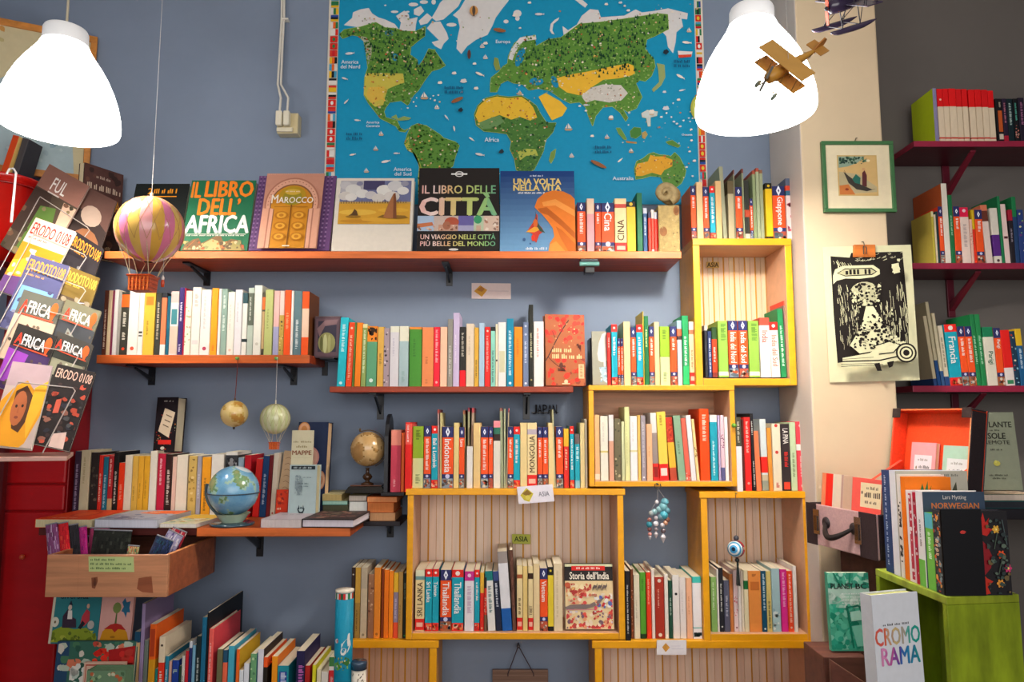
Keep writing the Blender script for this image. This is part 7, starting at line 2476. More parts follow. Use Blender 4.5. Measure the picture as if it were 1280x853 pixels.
    for px in (xa + .004, xb - .018):
        for py in (1.958, 2.014):
            m = MB(); m.box(px, px + .014, py, py + .014, 0, zb - .0202, '4a2a22'); m.build('leg', WOODX, r)
    tag(r, 'low brown stool under the blue map tube and tin', 'stool')
# ---------------------------------------------------------------- pillar pictures
def pillar():
    Yp = 2.18
    # green framed little painting
    TL, TR, BL = at(1027, 176, Yp - .016), at(1116.5, 176, Yp - .016), at(1032, 265, Yp - .016)
    TL.x = BL.x = at(1029, 220, Yp - .016).x
    TR.z = TL.z
    TR.x = at(1119, 220, Yp - .016).x
    r = empty('framed_picture', tuple(BL))
    U, V = TR - TL, BL - TL
    f = .052
    for a, b, c in ((TL, TR, TL + V * f), (TL + V * (1 - f), TR + V * (1 - f), BL), (TL + V * f, TL + V * f + U * f, TL + V * (1 - f)), (TR + V * f - U * f, TR + V * f, TR + V * (1 - f) - U * f)):
        m = MB(); m.slab(a, b, c, .014, '3f6f42'); m.build('frame_rail', PAINT, r, bevel=.0015)
    k = Vector((0, .006, 0))
    q = (TL + U * f + V * f + k, TR - U * f + V * f + k, BL + U * f - V * f + k)
    m = MB(); m.slab(*q, .004, 'e2d3b0'); mt = m.build('mount', MATTE, r)
    a = Art(*q)
    a.rect(.18, .16, .80, .80, 'c9a86a'); a.rect(.20, .18, .78, .78, 'd0ac70'); a.poly([(.20, .18), (.62, .18), (.5, .28), (.34, .34), (.20, .36)], '8aa08a'); a.poly([(.2, .42), (.5, .46), (.78, .66), (.78, .74), (.2, .78)], 'b8a880'); a.poly([(.2, .64), (.34, .62), (.44, .78), (.2, .78)], 'c8763c')
    a.blobs(.21, .18, .64, .30, ['3a5a44', '2f4a3c', '5a7a5c', '28403a'], 34, .0045, 3)
    a.poly([(.27, .42), (.36, .50), (.52, .62), (.70, .70), (.77, .69), (.62, .73), (.46, .70), (.34, .60)], '3f3a34'); a.poly([(.40, .54), (.46, .46), (.53, .52), (.52, .62), (.44, .6)], '2f6a5c'); a.poly([(.55, .64), (.56, .44), (.60, .40), (.63, .48), (.62, .66)], '5c2f30'); a.ell(.585, .385, .025, .025, 'c89a6a', 10)
    a.line([(.28, .40), (.36, .56)], .001, '5a4a3a'); a.ell(.66, .25, .03, .02, 'e8d8a8', 10); a.ell(.31, .70, .03, .02, '8a3a24', 8)
    sub(mt, a.build('painting_print', MATTE, r))
    m = MB(); nq = (TL + TR) / 2; m.tube([nq + Vector((-.003, .012, 0)), nq + Vector((0, .008, .012)), nq + Vector((.006, .012, .014))], .0013, 6, '6a5a48'); m.build('hook', METAL, r)
    tag(r, 'small painting of a boat in a green frame on the pillar', 'picture')

    # black and white print with a clip
    Y = Yp - .006
    TL, TR, BL = at(1028, 309, Y), at(1138.5, 306, Y), at(1037, 478.5, Y)
    r = empty('art_print', tuple(BL))
    m = MB(); m.slab(TL, TR, BL, .0012, 'd8d4ac')
    a = Art(TL, TR, BL)
    I, W = '211b18', 'd8d4ac'
    a.poly([(.085, .07), (.30, .085), (.32, .05), (.90, .05), (.92, .50), (.90, .80), (.70, .80), (.50, .83), (.10, .86), (.085, .5)], I)
    rnd = random.Random(12)

    def strokes(u0, v0, u1, v1, n, du, dv, w, col=W, j=.5):
        for i in range(n):
            u, v = rnd.uniform(u0, u1), rnd.uniform(v0, v1)
            k = rnd.uniform(.5, 1.2)
            a.line([(u, v), (u + du * k + rnd.uniform(-.01, .01) * j, v + dv * k * .5), (u + du * k + rnd.uniform(-.012, .012) * j, v + dv * k)], w * rnd.uniform(.6, 1.3), col)
    # arch with illegible lettering
    a.poly([(.10, .22), (.13, .17), (.22, .145), (.56, .145), (.63, .18), (.63, .215), (.56, .235), (.40, .245), (.24, .24), (.14, .255), (.10, .28)], W)
    a.poly([(.145, .20), (.24, .165), (.54, .165), (.60, .195), (.54, .22), (.24, .225)], I)
    a.poly([(.16, .20), (.24, .172), (.53, .172), (.585, .196), (.53, .213), (.24, .218)], 'bdb890')
    a.marks(.24, .175, .54, .212, I, 7, pitch=.011)
    strokes(.34, .06, .90, .12, 34, .04, -.015, .0012)
    strokes(.10, .10, .30, .15, 14, .02, .04, .0012)
    # trees and path
    a.ell(.44, .36, .17, .09, 'bdb994', 18); a.blobs(.27, .28, .62, .46, [I, W, I, I], 150, .0045, 3)
    strokes(.12, .28, .24, .75, 60, .005, .05, .0010); strokes(.68, .28, .90, .72, 64, .004, .08, .0014); strokes(.24, .44, .34, .72, 40, .006, .06, .0014); strokes(.56, .42, .68, .70, 40, .004, .06, .0016)
    a.poly([(.40, .46), (.48, .46), (.62, .62), (.72, .76), (.30, .80), (.20, .74), (.34, .60)], W)
    a.blobs(.24, .50, .70, .77, [I], 130, .005, 4); strokes(.28, .56, .62, .76, 30, .05, .01, .0016, I)
    a.blobs(.70, .12, .80, .22, [W], 6, .008, 5); a.poly([(.70, .16), (.78, .15), (.79, .22), (.72, .23)], W)
    # fiddle at the foot
    a.poly([(.10, .83), (.40, .80), (.50, .76), (.66, .74), (.78, .72), (.86, .76), (.90, .82), (.84, .88), (.70, .86), (.56, .89), (.10, .90)], W)
    a.line([(.08, .855), (.50, .855), (.70, .83)], .004, I); a.line([(.08, .875), (.48, .875)], .0015, I); a.line([(.08, .89), (.54, .885)], .0018, I); a.line([(.10, .84), (.44, .83)], .0012, I)
    for rr, c in ((.115, I), (.095, W), (.075, I), (.058, W), (.035, I)):
        a.ell(.80, .805, rr, rr * a.su / a.sv * .95, c, 24)
    a.poly([(.46, .75), (.62, .72), (.74, .745), (.66, .80), (.5, .81)], W); a.line([(.46, .75), (.62, .72), (.74, .745), (.66, .80), (.5, .81)], .003, I)
    a.poly([(.44, .88), (.50, .87), (.52, .93), (.47, .93)], I); a.poly([(.58, .87), (.66, .86), (.64, .90), (.60, .91)], I)
    a.blobs(.62, .68, .74, .74, [W], 12, .006, 6); a.line([(.54, .68), (.56, .74)], .002, I)
    m.join(a).build('paper_sheet', MATTE, r)
    tag(r, 'black and white woodcut print hanging on the pillar', 'picture')
    # clip and hook
    c = at(1079, 314, Y - .004)
    e = empty('paper_clip', tuple(c))
    m = MB(); x0, x1 = at(1065, 314, Y).x, at(1093, 314, Y).x
    zt, zb = at(1079, 307, Y).z, at(1079, 322, Y).z
    m.hexa([(x0, Y - .006, zb), (x1, Y - .006, zb), (x1 - .002, Y - .012, zt), (x0 + .002, Y - .012, zt), (x0, Y - .003, zb), (x1, Y - .003, zb), (x1 - .002, Y - .003, zt), (x0 + .002, Y - .003, zt)], 'd0742c'); m.build('jaw', WOODX, e, bevel=.001)
    m = MB()
    for s in (-1, 1):
        m.tube([c + Vector((s * .004, -.009, -.012)), c + Vector((s * .005, -.012, .006)), c + Vector((s * .0035, -.010, .013))], .0013, 6, '26221f')
    m.build('spring', METAL, e)
    m = MB(); m.tube([c + Vector((0, .006, .030)), c + Vector((0, -.004, .028)), c + Vector((0, -.008, .020)), c + Vector((0, -.006, .010))], .0014, 6, '4a4038'); m.build('hook', METAL, e)
    tag(e, 'orange wooden clip holding the woodcut print', 'clip')


def planes():
    # yellow aeroplane
    Y = 1.36
    s = Y / 900
    o = at(985, 83, Y)
    T_ = at(1027, 58, Y + .03) - at(957, 99, Y - .03)
    f = T_.normalized()
    wv = (at(1000, 101, Y - .012) - at(952, 63, Y + .012)).normalized()
    wv = (wv - f * wv.dot(f)).normalized()
    n = wv.cross(f).normalized()
    if n.z < 0:
        n = -n
    r = empty('model_aeroplane', tuple(o))
    L = T_.length
    P = lambda a, b, c: o + f * a * L + wv * b * L + n * c * L
    m = MB()
    rings = []
    for t, w, h in ((-.36, .035, .04), (-.34, .065, .07), (-.22, .075, .085), (-.05, .07, .085), (.15, .05, .06), (.40, .028, .035), (.56, .012, .020)):
        ring = []
        for j in range(12):
            a = 2 * pi * j / 12
            x, z = cos(a), sin(a)
            k = 1 / max(abs(x), abs(z)) ** .6
            ring.append(P(t, w * x * k * .9, h * z * k * .9))
        rings.append(ring)
    m.grid(rings, 'c8913c'); m.face(rings[0][::-1], 'b0762c'); m.face(rings[-1], 'b0762c')
    m.build('fuselage', PAINT, r)
    def wing(nm, a0, a1, b0, b1, c, th, col, sweep=0):
        m = MB()
        m.hexa([P(a0, b0, c), P(a0, b1, c), P(a0, b1, c + th), P(a0, b0, c + th), P(a1, b0, c), P(a1, b1, c), P(a1, b1, c + th), P(a1, b0, c + th)], col)
        return m.build(nm, PAINT, r, bevel=.0008)
    wing('upper_wing', -.24, .0, -.31, .31, .13, .014, 'c8964a')
    wing('lower_wing', -.22, .0, -.29, .29, -.06, .012, 'c08a3c')
    wing('tailplane', .44, .60, -.11, .11, .02, .012, 'b8823a')
    m = MB(); pts = [(.44, .03), (.50, .10), (.57, .14), (.63, .10), (.63, .02)]
    m.face([P(a, -.008, c) for a, c in pts], 'c07f34'); m.face([P(a, .008, c) for a, c in pts][::-1], 'c07f34')
    for i in range(5):
        a, b = pts[i], pts[(i + 1) % 5]
        m.face([P(a[0], -.008, a[1]), P(a[0], .008, a[1]), P(b[0], .008, b[1]), P(b[0], -.008, b[1])], 'b0702a')
    m.build('fin', PAINT, r)
    m = MB()
    for a in (-.22, -.06):
        for b in (-.25, -.10, .10, .25):
            m.tube([P(a, b, -.05), P(a, b, .133)], .0009, 5, '8a6a3a')
    for b in (-.09, .09):
        m.tube([P(-.20, b * .5, -.07), P(-.24, b, -.21)], .0010, 5, '8a7a5a'); m.tube([P(-.08, b * .5, -.07), P(-.24, b, -.21)], .0010, 5, '8a7a5a')
    m.tube([P(-.24, -.11, -.21), P(-.24, .11, -.21)], .0009, 5, '8a7a5a')
    m.tube([P(.50, 0, -.01), P(.54, 0, -.07)], .0009, 5, '8a7a5a')
    m.build('strut', METAL, r)
    for b in (-.12, .12):
        m = MB(); Q = Matrix(((f.x, n.x, wv.x), (f.y, n.y, wv.y), (f.z, n.z, wv.z))).to_4x4()
        m.lathe([(.0005, -.0018), (.0070, -.0024), (.0088, -.0012), (.0088, .0012), (.0070, .0024), (.0005, .0018)], 18, '7f9088', P(-.24, b, -.22), True, 1, 1, Q); m.build('wheel', METAL, r)
    m = MB()
    m.ball(P(-.375, 0, 0), .022 * L, 10, 8, '6a4a24')
    m.hexa([P(-.385, -.015, -.17), P(-.385, .015, -.17), P(-.385, .012, .17), P(-.385, -.012, .17), P(-.378, -.015, -.17), P(-.378, .015, -.17), P(-.378, .012, .17), P(-.378, -.012, .17)], '8a8a84')
    m.build('propeller', PAINT, r)
    a = Art(P(.10, -.058, .05), P(.40, -.034, .035), P(.10, -.058, -.045))
    a.marks(.05, .25, .95, .85, '5a3a1c', 3, pitch=.0042)
    b = Art(P(.40, .034, .035), P(.10, .058, .05), P(.40, .034, -.035)); b.marks(.05, .25, .95, .85, '5a3a1c', 3, pitch=.0042)
    a.v += b.v; k = len(a.v) - len(b.v); a.f += [tuple(i + k for i in q) for q in b.f]; a.c += b.c; a.sm += b.sm
    a.build('marking_print', PAINT, r)
    m = MB(); m.tube([P(-.1, 0, .144), (P(-.1, 0, .144).x, P(-.1, 0, .144).y, 3.345)], .0005, 4, 'd0c8c0'); m.build('hanging_thread', CLOTH, r)
    tag(r, 'small yellow model biplane hanging before the lamp', 'model plane')

    # dark seaplane, half out of the picture
    Y = 1.50
    o = at(1062, 2, Y)
    f = (at(1112, -12, Y + .02) - at(1024, 16, Y - .02)).normalized()
    wv = at(1078, 6, Y - .08) - at(1050, -12, Y + .05); wv = (wv - f * wv.dot(f)).normalized()
    n = wv.cross(f).normalized()
    if n.z < 0:
        n = -n
    L = .165
    P = lambda a, b, c: o + f * a * L + wv * b * L + n * c * L
    D = '3a2f48'
    r = empty('model_seaplane', tuple(o))
    m = MB()
    rings = []
    for t, w, h in ((-.36, .03, .03), (-.33, .08, .09), (-.15, .085, .10), (.05, .075, .09), (.3, .045, .055), (.55, .012, .02)):
        rings.append([P(t, w * cos(2 * pi * j / 14), h * sin(2 * pi * j / 14)) for j in range(14)])
    m.grid(rings, D); m.face(rings[0][::-1], '2a2234'); m.face(rings[-1], D)
    m.build('fuselage', GLOSS, r)
    for nm, a0, a1, b0, b1, c in (('lower_wing', -.16, .10, -.46, .46, .0), ('upper_wing', -.20, .06, -.5, .5, .26), ('tailplane', .42, .58, -.22, .22, .05)):
        m = MB(); th = .016
        m.hexa([P(a0, b0, c), P(a0, b1, c), P(a0, b1, c + th), P(a0, b0, c + th), P(a1, b0, c), P(a1, b1, c), P(a1, b1, c + th), P(a1, b0, c + th)], '40354e'); m.build(nm, GLOSS, r, bevel=.001)
    m = MB(); pts = [(.40, .06), (.48, .22), (.58, .22), (.58, .04)]
    m.face([P(a, -.01, c) for a, c in pts], D); m.face([P(a, .01, c) for a, c in pts][::-1], D)
    for i in range(4):
        a, b = pts[i], pts[(i + 1) % 4]
        m.face([P(a[0], -.01, a[1]), P(a[0], .01, a[1]), P(b[0], .01, b[1]), P(b[0], -.01, b[1])], D)
    m.build('fin', GLOSS, r)
    for b in (-.17, .17):
        m = MB(); rings = []
        for t, w, h, dz in ((-.46, .004, .004, .03), (-.44, .028, .020, .022), (-.34, .042, .035, .004), (-.1, .045, .042, 0), (.08, .042, .038, .0), (.22, .030, .025, .012), (.32, .005, .006, .022)):
            rings.append([P(t, b + w * cos(2 * pi * j / 12), -.30 + dz + h * sin(2 * pi * j / 12)) for j in range(12)])
        m.grid(rings, '453a52'); m.face(rings[0][::-1], D); m.face(rings[-1], D); m.build('float', GLOSS, r)
    m = MB()
    for b in (-.17, .17):
        for t in (-.26, .04):
            m.tube([P(t, b, -.27), P(t + .02, b * .5, -.06)], .0012, 5, '2a2430'); m.tube([P(t, b, -.27), P(t + .14, b * .3, -.06)], .0009, 5, '2a2430')
    for t in (-.24, .02):
        m.tube([P(t, -.17, -.27), P(t, .17, -.27)], .0011, 5, '2a2430')
    for b in (-.4, -.2, .2, .4):
        m.tube([P(-.12, b, .01), P(-.14, b, .265)], .0010, 5, '2a2430'); m.tube([P(.06, b, .01), P(.02, b, .265)], .0010, 5, '2a2430')
    m.build('strut', METAL, r)
    m = MB(); m.ball(P(-.385, 0, 0), .03 * L, 12, 8, '2a2430')
    for sg in (1, -1):
        q = [P(-.385, .03 * sg, -.02 * sg), P(-.385, .02 * sg, .09 * sg), P(-.385, -.02 * sg, .21 * sg), P(-.385, -.05 * sg, .20 * sg), P(-.385, -.03 * sg, .05 * sg)]
        m.face(q, 'd8502c'); m.face([p + f * .0015 for p in q][::-1], 'd8502c')
    m.build('propeller', PAINT, r)
    m = MB(); m.tube([P(-.05, 0, .277), (P(-.05, 0, .277).x, P(-.05, 0, .277).y, 3.345)], .0005, 4, 'c8c0c0'); m.build('hanging_thread', CLOTH, r)
    tag(r, 'dark purple model seaplane at the top edge near the lamp', 'model plane')


def alcove():
    W_ = '8c1f38'
    xa = 1.164
    for key, yf, py, lab, br in (('Q', 2.262, 178.6, 'top wine-red shelf in the dark alcove', 1212), ('R', 2.262, 330.2, 'middle wine-red shelf in the dark alcove', 1208), ('S', 2.262, 482.6, 'lowest wine-red shelf in the dark alcove', 1205)):
        z = ROWZ[key] - .0002
        r = empty('alcove_shelf', (1.6, WALL, z - .022))
        x0 = X(1143, 2.262) if key != 'Q' else X(1163, 2.262)
        x0 = max(x0, xa + .002) if key != 'Q' else X(1163, 2.262)
        m = MB(); m.box(x0, 2.2, yf, WALL - .001, z - .020, z, W_, f='9a2440', d='5a1626'); m.build('board', PAINT, r, bevel=.0015)
        bx = X(br, 2.40)
        m = MB(); m.box(bx - .012, bx + .012, WALL - .010, WALL - .001, z - .15, z - .0205, '6a1a2c'); m.build('bracket_upright', PAINT, r, bevel=.001)
        m = MB(); m.hexa([(bx - .009, WALL - .16, z - .026), (bx + .009, WALL - .16, z - .026), (bx + .009, WALL - .16, z - .0205), (bx - .009, WALL - .16, z - .0205), (bx - .009, WALL - .0102, z - .13), (bx + .009, WALL - .0102, z - .13), (bx + .009, WALL - .0102, z - .105), (bx - .009, WALL - .0102, z - .105)], '7a1e30'); m.build('bracket_strut', PAINT, r, bevel=.001)
        tag(r, lab, 'shelf', None)
    # grey-green islands book face-out and the books beneath
    def g0(a):
        a.rect(0, 0, 1, 1, '7f8470'); a.text('ATLANTE', .14, .125, .92, .195, '26261f', bold=.03); a.marks(.38, .225, .62, .245, '3a3a30', 2, pitch=.005); a.text('ISOLE', .28, .27, .74, .345, '26261f', bold=.03); a.text('REMOTE', .22, .365, .82, .415, '33332a', bold=.01)
        a.marks(.34, .475, .62, .495, '3a3a30', 3, pitch=.004); a.ell(.45, .66, .08, .035, 'b0a84c', 14); a.ell(.43, .64, .03, .02, 'c8c060', 10)
        a.marks(.24, .80, .68, .82, '4a4c40', 4, pitch=.004); a.marks(.3, .84, .62, .86, '4a4c40', 5, pitch=.004)
    face_book('book', 'grey-green atlas of islands face-out in the dark alcove', 'book', 1226, 1279, 516.5, 614, 2.20, .018, 5, cover='6f745f', draw=g0)
    zs = at(1250, 614, 2.20).z
    def g1(a):
        a.rect(0, 0, 1, 1, 'c8a890'); a.poly([(.0, .2), (1, .4), (1, 1), (.2, 1)], 'd8bca0'); a.blobs(.1, .1, .9, .9, ['b88a74', 'd8c0a8', 'a87a60'], 20, .012, 2)
    lying('cream and green book lying under the grey-green atlas', (1222, 1300), 2.11, .20, zs - .0195, .018, '1f5a40', 'c8b8a8', g1, group='flat books in the alcove')
    lying('teal-edged dark book lying lowest under the atlas', (1221, 1300), 2.108, .21, zs - .0405, .020, '2a6a6c', '30343a', None, group='flat books in the alcove')
    r = empty('side_table', (1.5, 2.2, 0))
    zt = zs - .0412
    m = MB(); m.box(1.2, 2.2, 2.105, WALL - .002, zt - .03, zt, '1f1c22'); m.build('top', WOODX, r, bevel=.002)
    for a in (1.25, 2.1):
        for b in (2.11, 2.40):
            m = MB(); m.box(a, a + .04, b, b + .03, 0, zt - .0305, '1a171b'); m.build('leg', WOODX, r)
    tag(r, 'dark table in the alcove under the grey-green atlas', 'table')


# ---------------------------------------------------------------- suitcase, green crate and their books
def pick(TL, TR, BL):
    return TL, TR, BL


def right_corner():
    # ---- counter under everything, wood box
    zc = .74
    r = empty('counter_table', (1.0, 1.75, 0))
    m = MB(); m.box(.72, 1.60, 1.38, 2.10, zc - .035, zc, '6a4a38'); m.build('top', WOODX, r, bevel=.003)
    for a in (.75, 1.53):
        for b in (1.41, 2.03):
            m = MB(); m.box(a, a + .05, b, b + .05, 0, zc - .0352, '54382c'); m.build('leg', WOODX, r)
    tag(r, 'brown table under the green crate', 'table')
    # ---- green crate
    A = at(1183, 747, 1.52); z1 = A.z
    def q(px, Y):
        p = at(px, 700, Y); return Vector((at(px, proj((p.x, Y, z1))[1], Y).x, Y, z1))
    A = Vector((A.x, 1.52, z1))
    C = q(1094, 1.80)          # far corner of the open side
    B = Vector((at(1274, 745, 1.545).x, 1.545, z1))
    D = C + (B - A)
    H = Vector((0, 0, z1 - zc - .001))
    t = .016
    G, GI = '8fa31f', '9cae3a'
    r = empty('green_crate', tuple(A - H))
    ab, ac = (B - A).normalized(), (C - A).normalized()
    up = Vector((0, 0, 1))

    def board(nm, p0, du, dv, dw, col, **k):
        p0 = Vector(p0)
        m = MB(); m.hexa([p0, p0 + du, p0 + du + dw, p0 + dw, p0 + dv, p0 + du + dv, p0 + du + dv + dw, p0 + dv + dw], col, **k)
        return m.build(nm, CRATEG, r, bevel=.0015)
    la, lc = (B - A).length, (C - A).length
    # front panel faces the camera, recessed in its frame
    board('front_panel', A - H, ab * la, ac * t, H - up * t * 1.02, G)
    board('back_panel', C - ac * t - H, ab * la, ac * t, H - up * t * 1.02, G)
    board('side_panel', B - ab * t - H + ac * t * 1.02, ab * t, ac * (lc - 2.04 * t), H - up * t * 1.02, GI)
    board('bottom_board', A - H + ac * t * 1.02, ab * (la - t * 1.02), ac * (lc - 2.04 * t), up * t, GI)
    board('top_board', A - up * t, ab * la, ac * lc, up * t, GI, f='98a828')
    tag(r, 'lime green painted wooden crate with books on top', 'crate')

    # ---- books standing on the crate, their spines to the open side
    zt = z1 + .0006
    sd = (A - C).normalized()      # toward the camera
    GB = 'books standing on the green crate'

    XS = .921

    def front(label, pl, pf, pr_, yt, cover, draw, spine_col, side=None, page='e2d6bc'):
        """books one behind the other, spines in line along the open side of the crate: pl..pf is the spine as seen, pf..pr_ the cover"""
        Yf, Yb = F * XS / (pf - CX), F * XS / (pl - CX)
        return face_book('book', label, 'book', pf, pr_, yt, 700, Yf, Yb - Yf - .001, 0, cover=cover, back=spine_col, draw=draw, side=side, group=GB, page=page, z=zt)

    def mk(col, v0=.06, v1=.92, w=.36):
        return lambda a: a.marks(.32, v0, .32 + w, v1, col, 5, 1, pitch=.004)
    front('tall navy book with dotted white spine lettering', 1108, 1117.6, 1196, 589, '27406e', None, '27406e', mk('b8c4d8', .05, .93, .2))

    def h00(a):
        a.rect(0, 0, 1, 1, 'b8b4a4'); a.marks(.3, .03, .9, .05, '7a7a70', 2, pitch=.004); a.poly([(.78, .18), (.84, .1), (.86, .3), (.8, .3)], '4a4a38')
    front('grey-beige covered book with a plain white spine, behind the orange one', 1118, 1126.6, 1217, 589.5, 'b0ac9c', h00, 'dfe0e6')

    def pl_(a):
        a.blobs(.1, .25, .9, .85, ['2a2622', '3a3430', '5a4a44'], 24, .005, 4)
    front('cream white book with black plant drawings on its spine', 1127, 1131.6, 1188, 594, 'e8e0d8', None, 'e8e0d8', pl_)

    def h0(a):
        a.rect(0, 0, 1, 1, 'ee7a14'); a.poly([(.30, .18), (.38, .06), (.42, .14), (.50, .04), (.50, .15), (.58, .08), (.52, .2), (.36, .22)], '3a6a34')
        a.ell(.42, .34, .18, .09, 'f08a24', 16)
    front('orange book with a leafy sprig on its cover', 1132, 1137.6, 1196, 597, 'ee7a14', h0, 'ee7a14')
    front('white book with a red-pink spine strip', 1138, 1146, 1190, 614.5, 'e8dede', None, 'e8dede', lambda a: (a.rect(.4, .03, .85, .97, 'b83044'), a.blobs(.4, .04, .85, .96, ['e8d8d8', 'c83a4a'], 26, .004, 3)))
    front('crimson and white narrow book', 1146.4, 1150.2, 1188, 616.5, 'b8203c', None, 'b8203c', lambda a: a.blobs(.1, .08, .9, .92, ['e0c8c8', '8a1a30'], 18, .004, 2))

    def h1(a):
        a.rect(0, 0, 1, 1, '37485c'); a.text('Lars Mytting', .32, .035, .70, .09, 'd8d0c8'); a.text('NORWEGIAN', .13, .115, .90, .175, 'c8743c', bold=.03); a.rect(.1, .34, .9, .345, '5a6a7c')
        a.text('WOOD', .13, .22, .6, .30, 'c8743c', bold=.03)
    front('slate blue book with orange capitals about wood and a white spine', 1150.6, 1160.4, 1238, 615.5, '33435a', h1, 'e6e2e4', lambda a: (a.rect(0, .72, .8, 1, '6fb84a'), a.marks(.3, .3, .5, .6, '7a6a6a', 4, 1)))
    front('shorter turquoise and green book with light lettering', 1161, 1170.6, 1228, 643, '6fb848', None, '6fb848', lambda a: (a.rect(0, 0, 1, .2, '58b0c0'), a.marks(.3, .25, .65, .6, 'e0f0d8', 4, 1)))

    def h4(a):
        a.rect(0, 0, 1, 1, '211f22')
        a.poly([(.42, .18), (.55, .3), (.68, .42), (.75, .56), (.71, .68), (.6, .78), (.42, .86)], '8a1c24'); a.poly([(.60, .12), (.64, .02), (.67, .14), (.73, .08), (.70, .2), (.77, .22), (.68, .3), (.60, .28)], 'c02a24')
        a.poly([(.56, .72), (.64, .8), (.73, .84), (.64, .9), (.68, .98), (.58, 1)], 'c03020')
        for u, v, c in ((.82, .22, 'e0a83c'), (.87, .52, 'e8562a'), (.83, .86, 'e0963c'), (.95, .68, 'c83a6a'), (.3, .30, 'e0d0c0'), (.2, .7, 'e0963c')):
            for k in range(6):
                t = k * pi / 3
                a.ell(u + .035 * cos(t), v + .028 * sin(t), .026, .018, c, 8, rot=t)
            a.ell(u, v, .018, .015, 'f0d070', 8)
        a.line([(.82, .25), (.76, .45)], .0016, '4a5a4a'); a.line([(.87, .55), (.8, .75)], .0016, '4a5a4a'); a.line([(.9, .1), (.95, .4)], .0016, '4a5a5a')
        a.blobs(.65, .02, .98, .98, ['3a4a44', '2f3a3a', '5a6a5c', '6a5a3a'], 40, .005, 4)

    def h2(a):
        a.blobs(.05, .02, .95, .98, ['e0642c', 'c8402c', '8a9aa0', '3a4a54', 'e89a4a', '5a6a70'], 60, .0045, 4); a.marks(.3, .35, .65, .55, 'f0c8a8', 3, 1)
    front('black book with red and orange tropical flowers on cover and spine', 1171, 1180.8, 1265.5, 639.5, '1d1b1f', h4, '2a2c34', h2, page='d8c0b8')

    def h3(a):
        a.rect(0, 0, 1, 1, '0d0d11'); a.poly([(.44, .265), (.50, .245), (.56, .25), (.60, .262), (.55, .285), (.47, .285)], 'c83a34')
    front('black notebook with a tiny red mark before the flowery book', 1181, 1182.4, 1233, 637.5, '0c0c10', h3, '0c0c10')

    # ---- suitcase
    P0, P1 = at(1010, 682, 2.10), at(1099, 716, 1.83)
    zb = z1 + .012
    P0.z = P1.z = zb
    hb = .112
    ax = (P1 - P0).normalized()
    ln = (P1 - P0).length
    pr = Vector((-ax.y, ax.x, 0)) * 1.0
    if pr.x < 0:
        pr = -pr
    dp = .27
    r = empty('open_suitcase', tuple(P0))
    upz = Vector((0, 0, 1))
    LIL, DK, INN = 'c9a3a2', '33262a', 'e8401c'

    def bd(nm, p0, du, dv, dw, col, mat=LEATHER, bev=.003, **k):
        m = MB(); p0 = Vector(p0); m.hexa([p0, p0 + du, p0 + du + dw, p0 + dw, p0 + dv, p0 + du + dv, p0 + du + dv + dw, p0 + dv + dw], col, **k)
        return m.build(nm, mat, r, bevel=bev)
    t = .007
    bd('front_side', P0, ax * ln, pr * t, upz * hb, LIL, b=INN)
    bd('back_side', P0 + pr * (dp - t), ax * ln, pr * t, upz * hb, LIL, f=INN)
    bd('end_side', P0 + pr * t, ax * t, pr * (dp - 2 * t), upz * hb, DK)
    bd('end_side', P1 + pr * t - ax * t, ax * t, pr * (dp - 2 * t), upz * hb, DK)
    bd('bottom', P0 + pr * t + ax * t, ax * (ln - 2 * t), pr * (dp - 2 * t), upz * t, INN)
    # dark corner guards on the front side
    for k, w in ((0, .045), (ln - .062, .062)):
        bd('corner_guard', P0 + ax * k - pr * .0022 - upz * .001, ax * w, pr * .002, upz * (hb + .002), DK, bev=.0008)
    # clasps and handle
    for k in (.034, ln - .078):
        m = MB(); c = P0 + ax * k - pr * .0045
        m.hexa([c + upz * .03, c + ax * .026 + upz * .03, c + ax * .026 + upz * .098, c + upz * .098] + [p + pr * .002 for p in (c + upz * .03, c + ax * .026 + upz * .03, c + ax * .026 + upz * .098, c + upz * .098)], 'b8a8a0')
        cl = m.build('clasp', CHROME, r, bevel=.0008)
        m = MB(); c = c - pr * .003 + ax * .006 + upz * .04
        m.hexa([c, c + ax * .014, c + ax * .014 + upz * .04, c + upz * .04] + [p + pr * .0028 for p in (c, c + ax * .014, c + ax * .014 + upz * .04, c + upz * .04)], '8a7a74'); sub(cl, m.build('clasp_tongue', CHROME, r, bevel=.0006))
    m = MB()
    h0_, h1_ = P0 + ax * .085 + upz * .066, P0 + ax * .195 + upz * .066
    pts, rad = [], []
    for i in range(17):
        s_ = i / 16
        p = h0_.lerp(h1_, s_) - pr * (.004 + .030 * sin(pi * s_)) - upz * .030 * sin(pi * s_)
        pts.append(p); rad.append(.0045 + .0035 * sin(pi * s_))
    m.tube(pts, rad, 10, '241c1c'); hd = m.build('handle', LEATHER, r)
    for hp in (h0_, h1_):
        m = MB(); Q = Matrix(((ax.x, 0, -pr.x), (ax.y, 0, -pr.y), (0, 1, 0))).to_4x4()
        m.lathe([(.0005, .007), (.010, .006), (.015, .003), (.016, 0)], 20, '2c2224', hp, True, 1, 1, Q); sub(hd, m.build('handle_mount', LEATHER, r))
    # lid, opened up and leaning back
    hz = P0 + pr * dp + upz * hb
    hl = .268
    lean = radians(9)
    lu = (upz * cos(lean) + pr * sin(lean)).normalized()
    lb = pr * cos(lean) - upz * sin(lean)
    t2, dpth = .006, .055
    o0 = hz + upz * .002
    lp = bd('lid_panel', o0 + lb * (dpth - t2), ax * ln, lb * t2, lu * hl, DK, f='ee4a1e')
    sub(lp, bd('lid_rim', o0 + lu * (hl - t2), ax * ln, lb * (dpth - t2 - .0002), lu * t2, '2c2022', d='e8481c', f='e86a3a'))
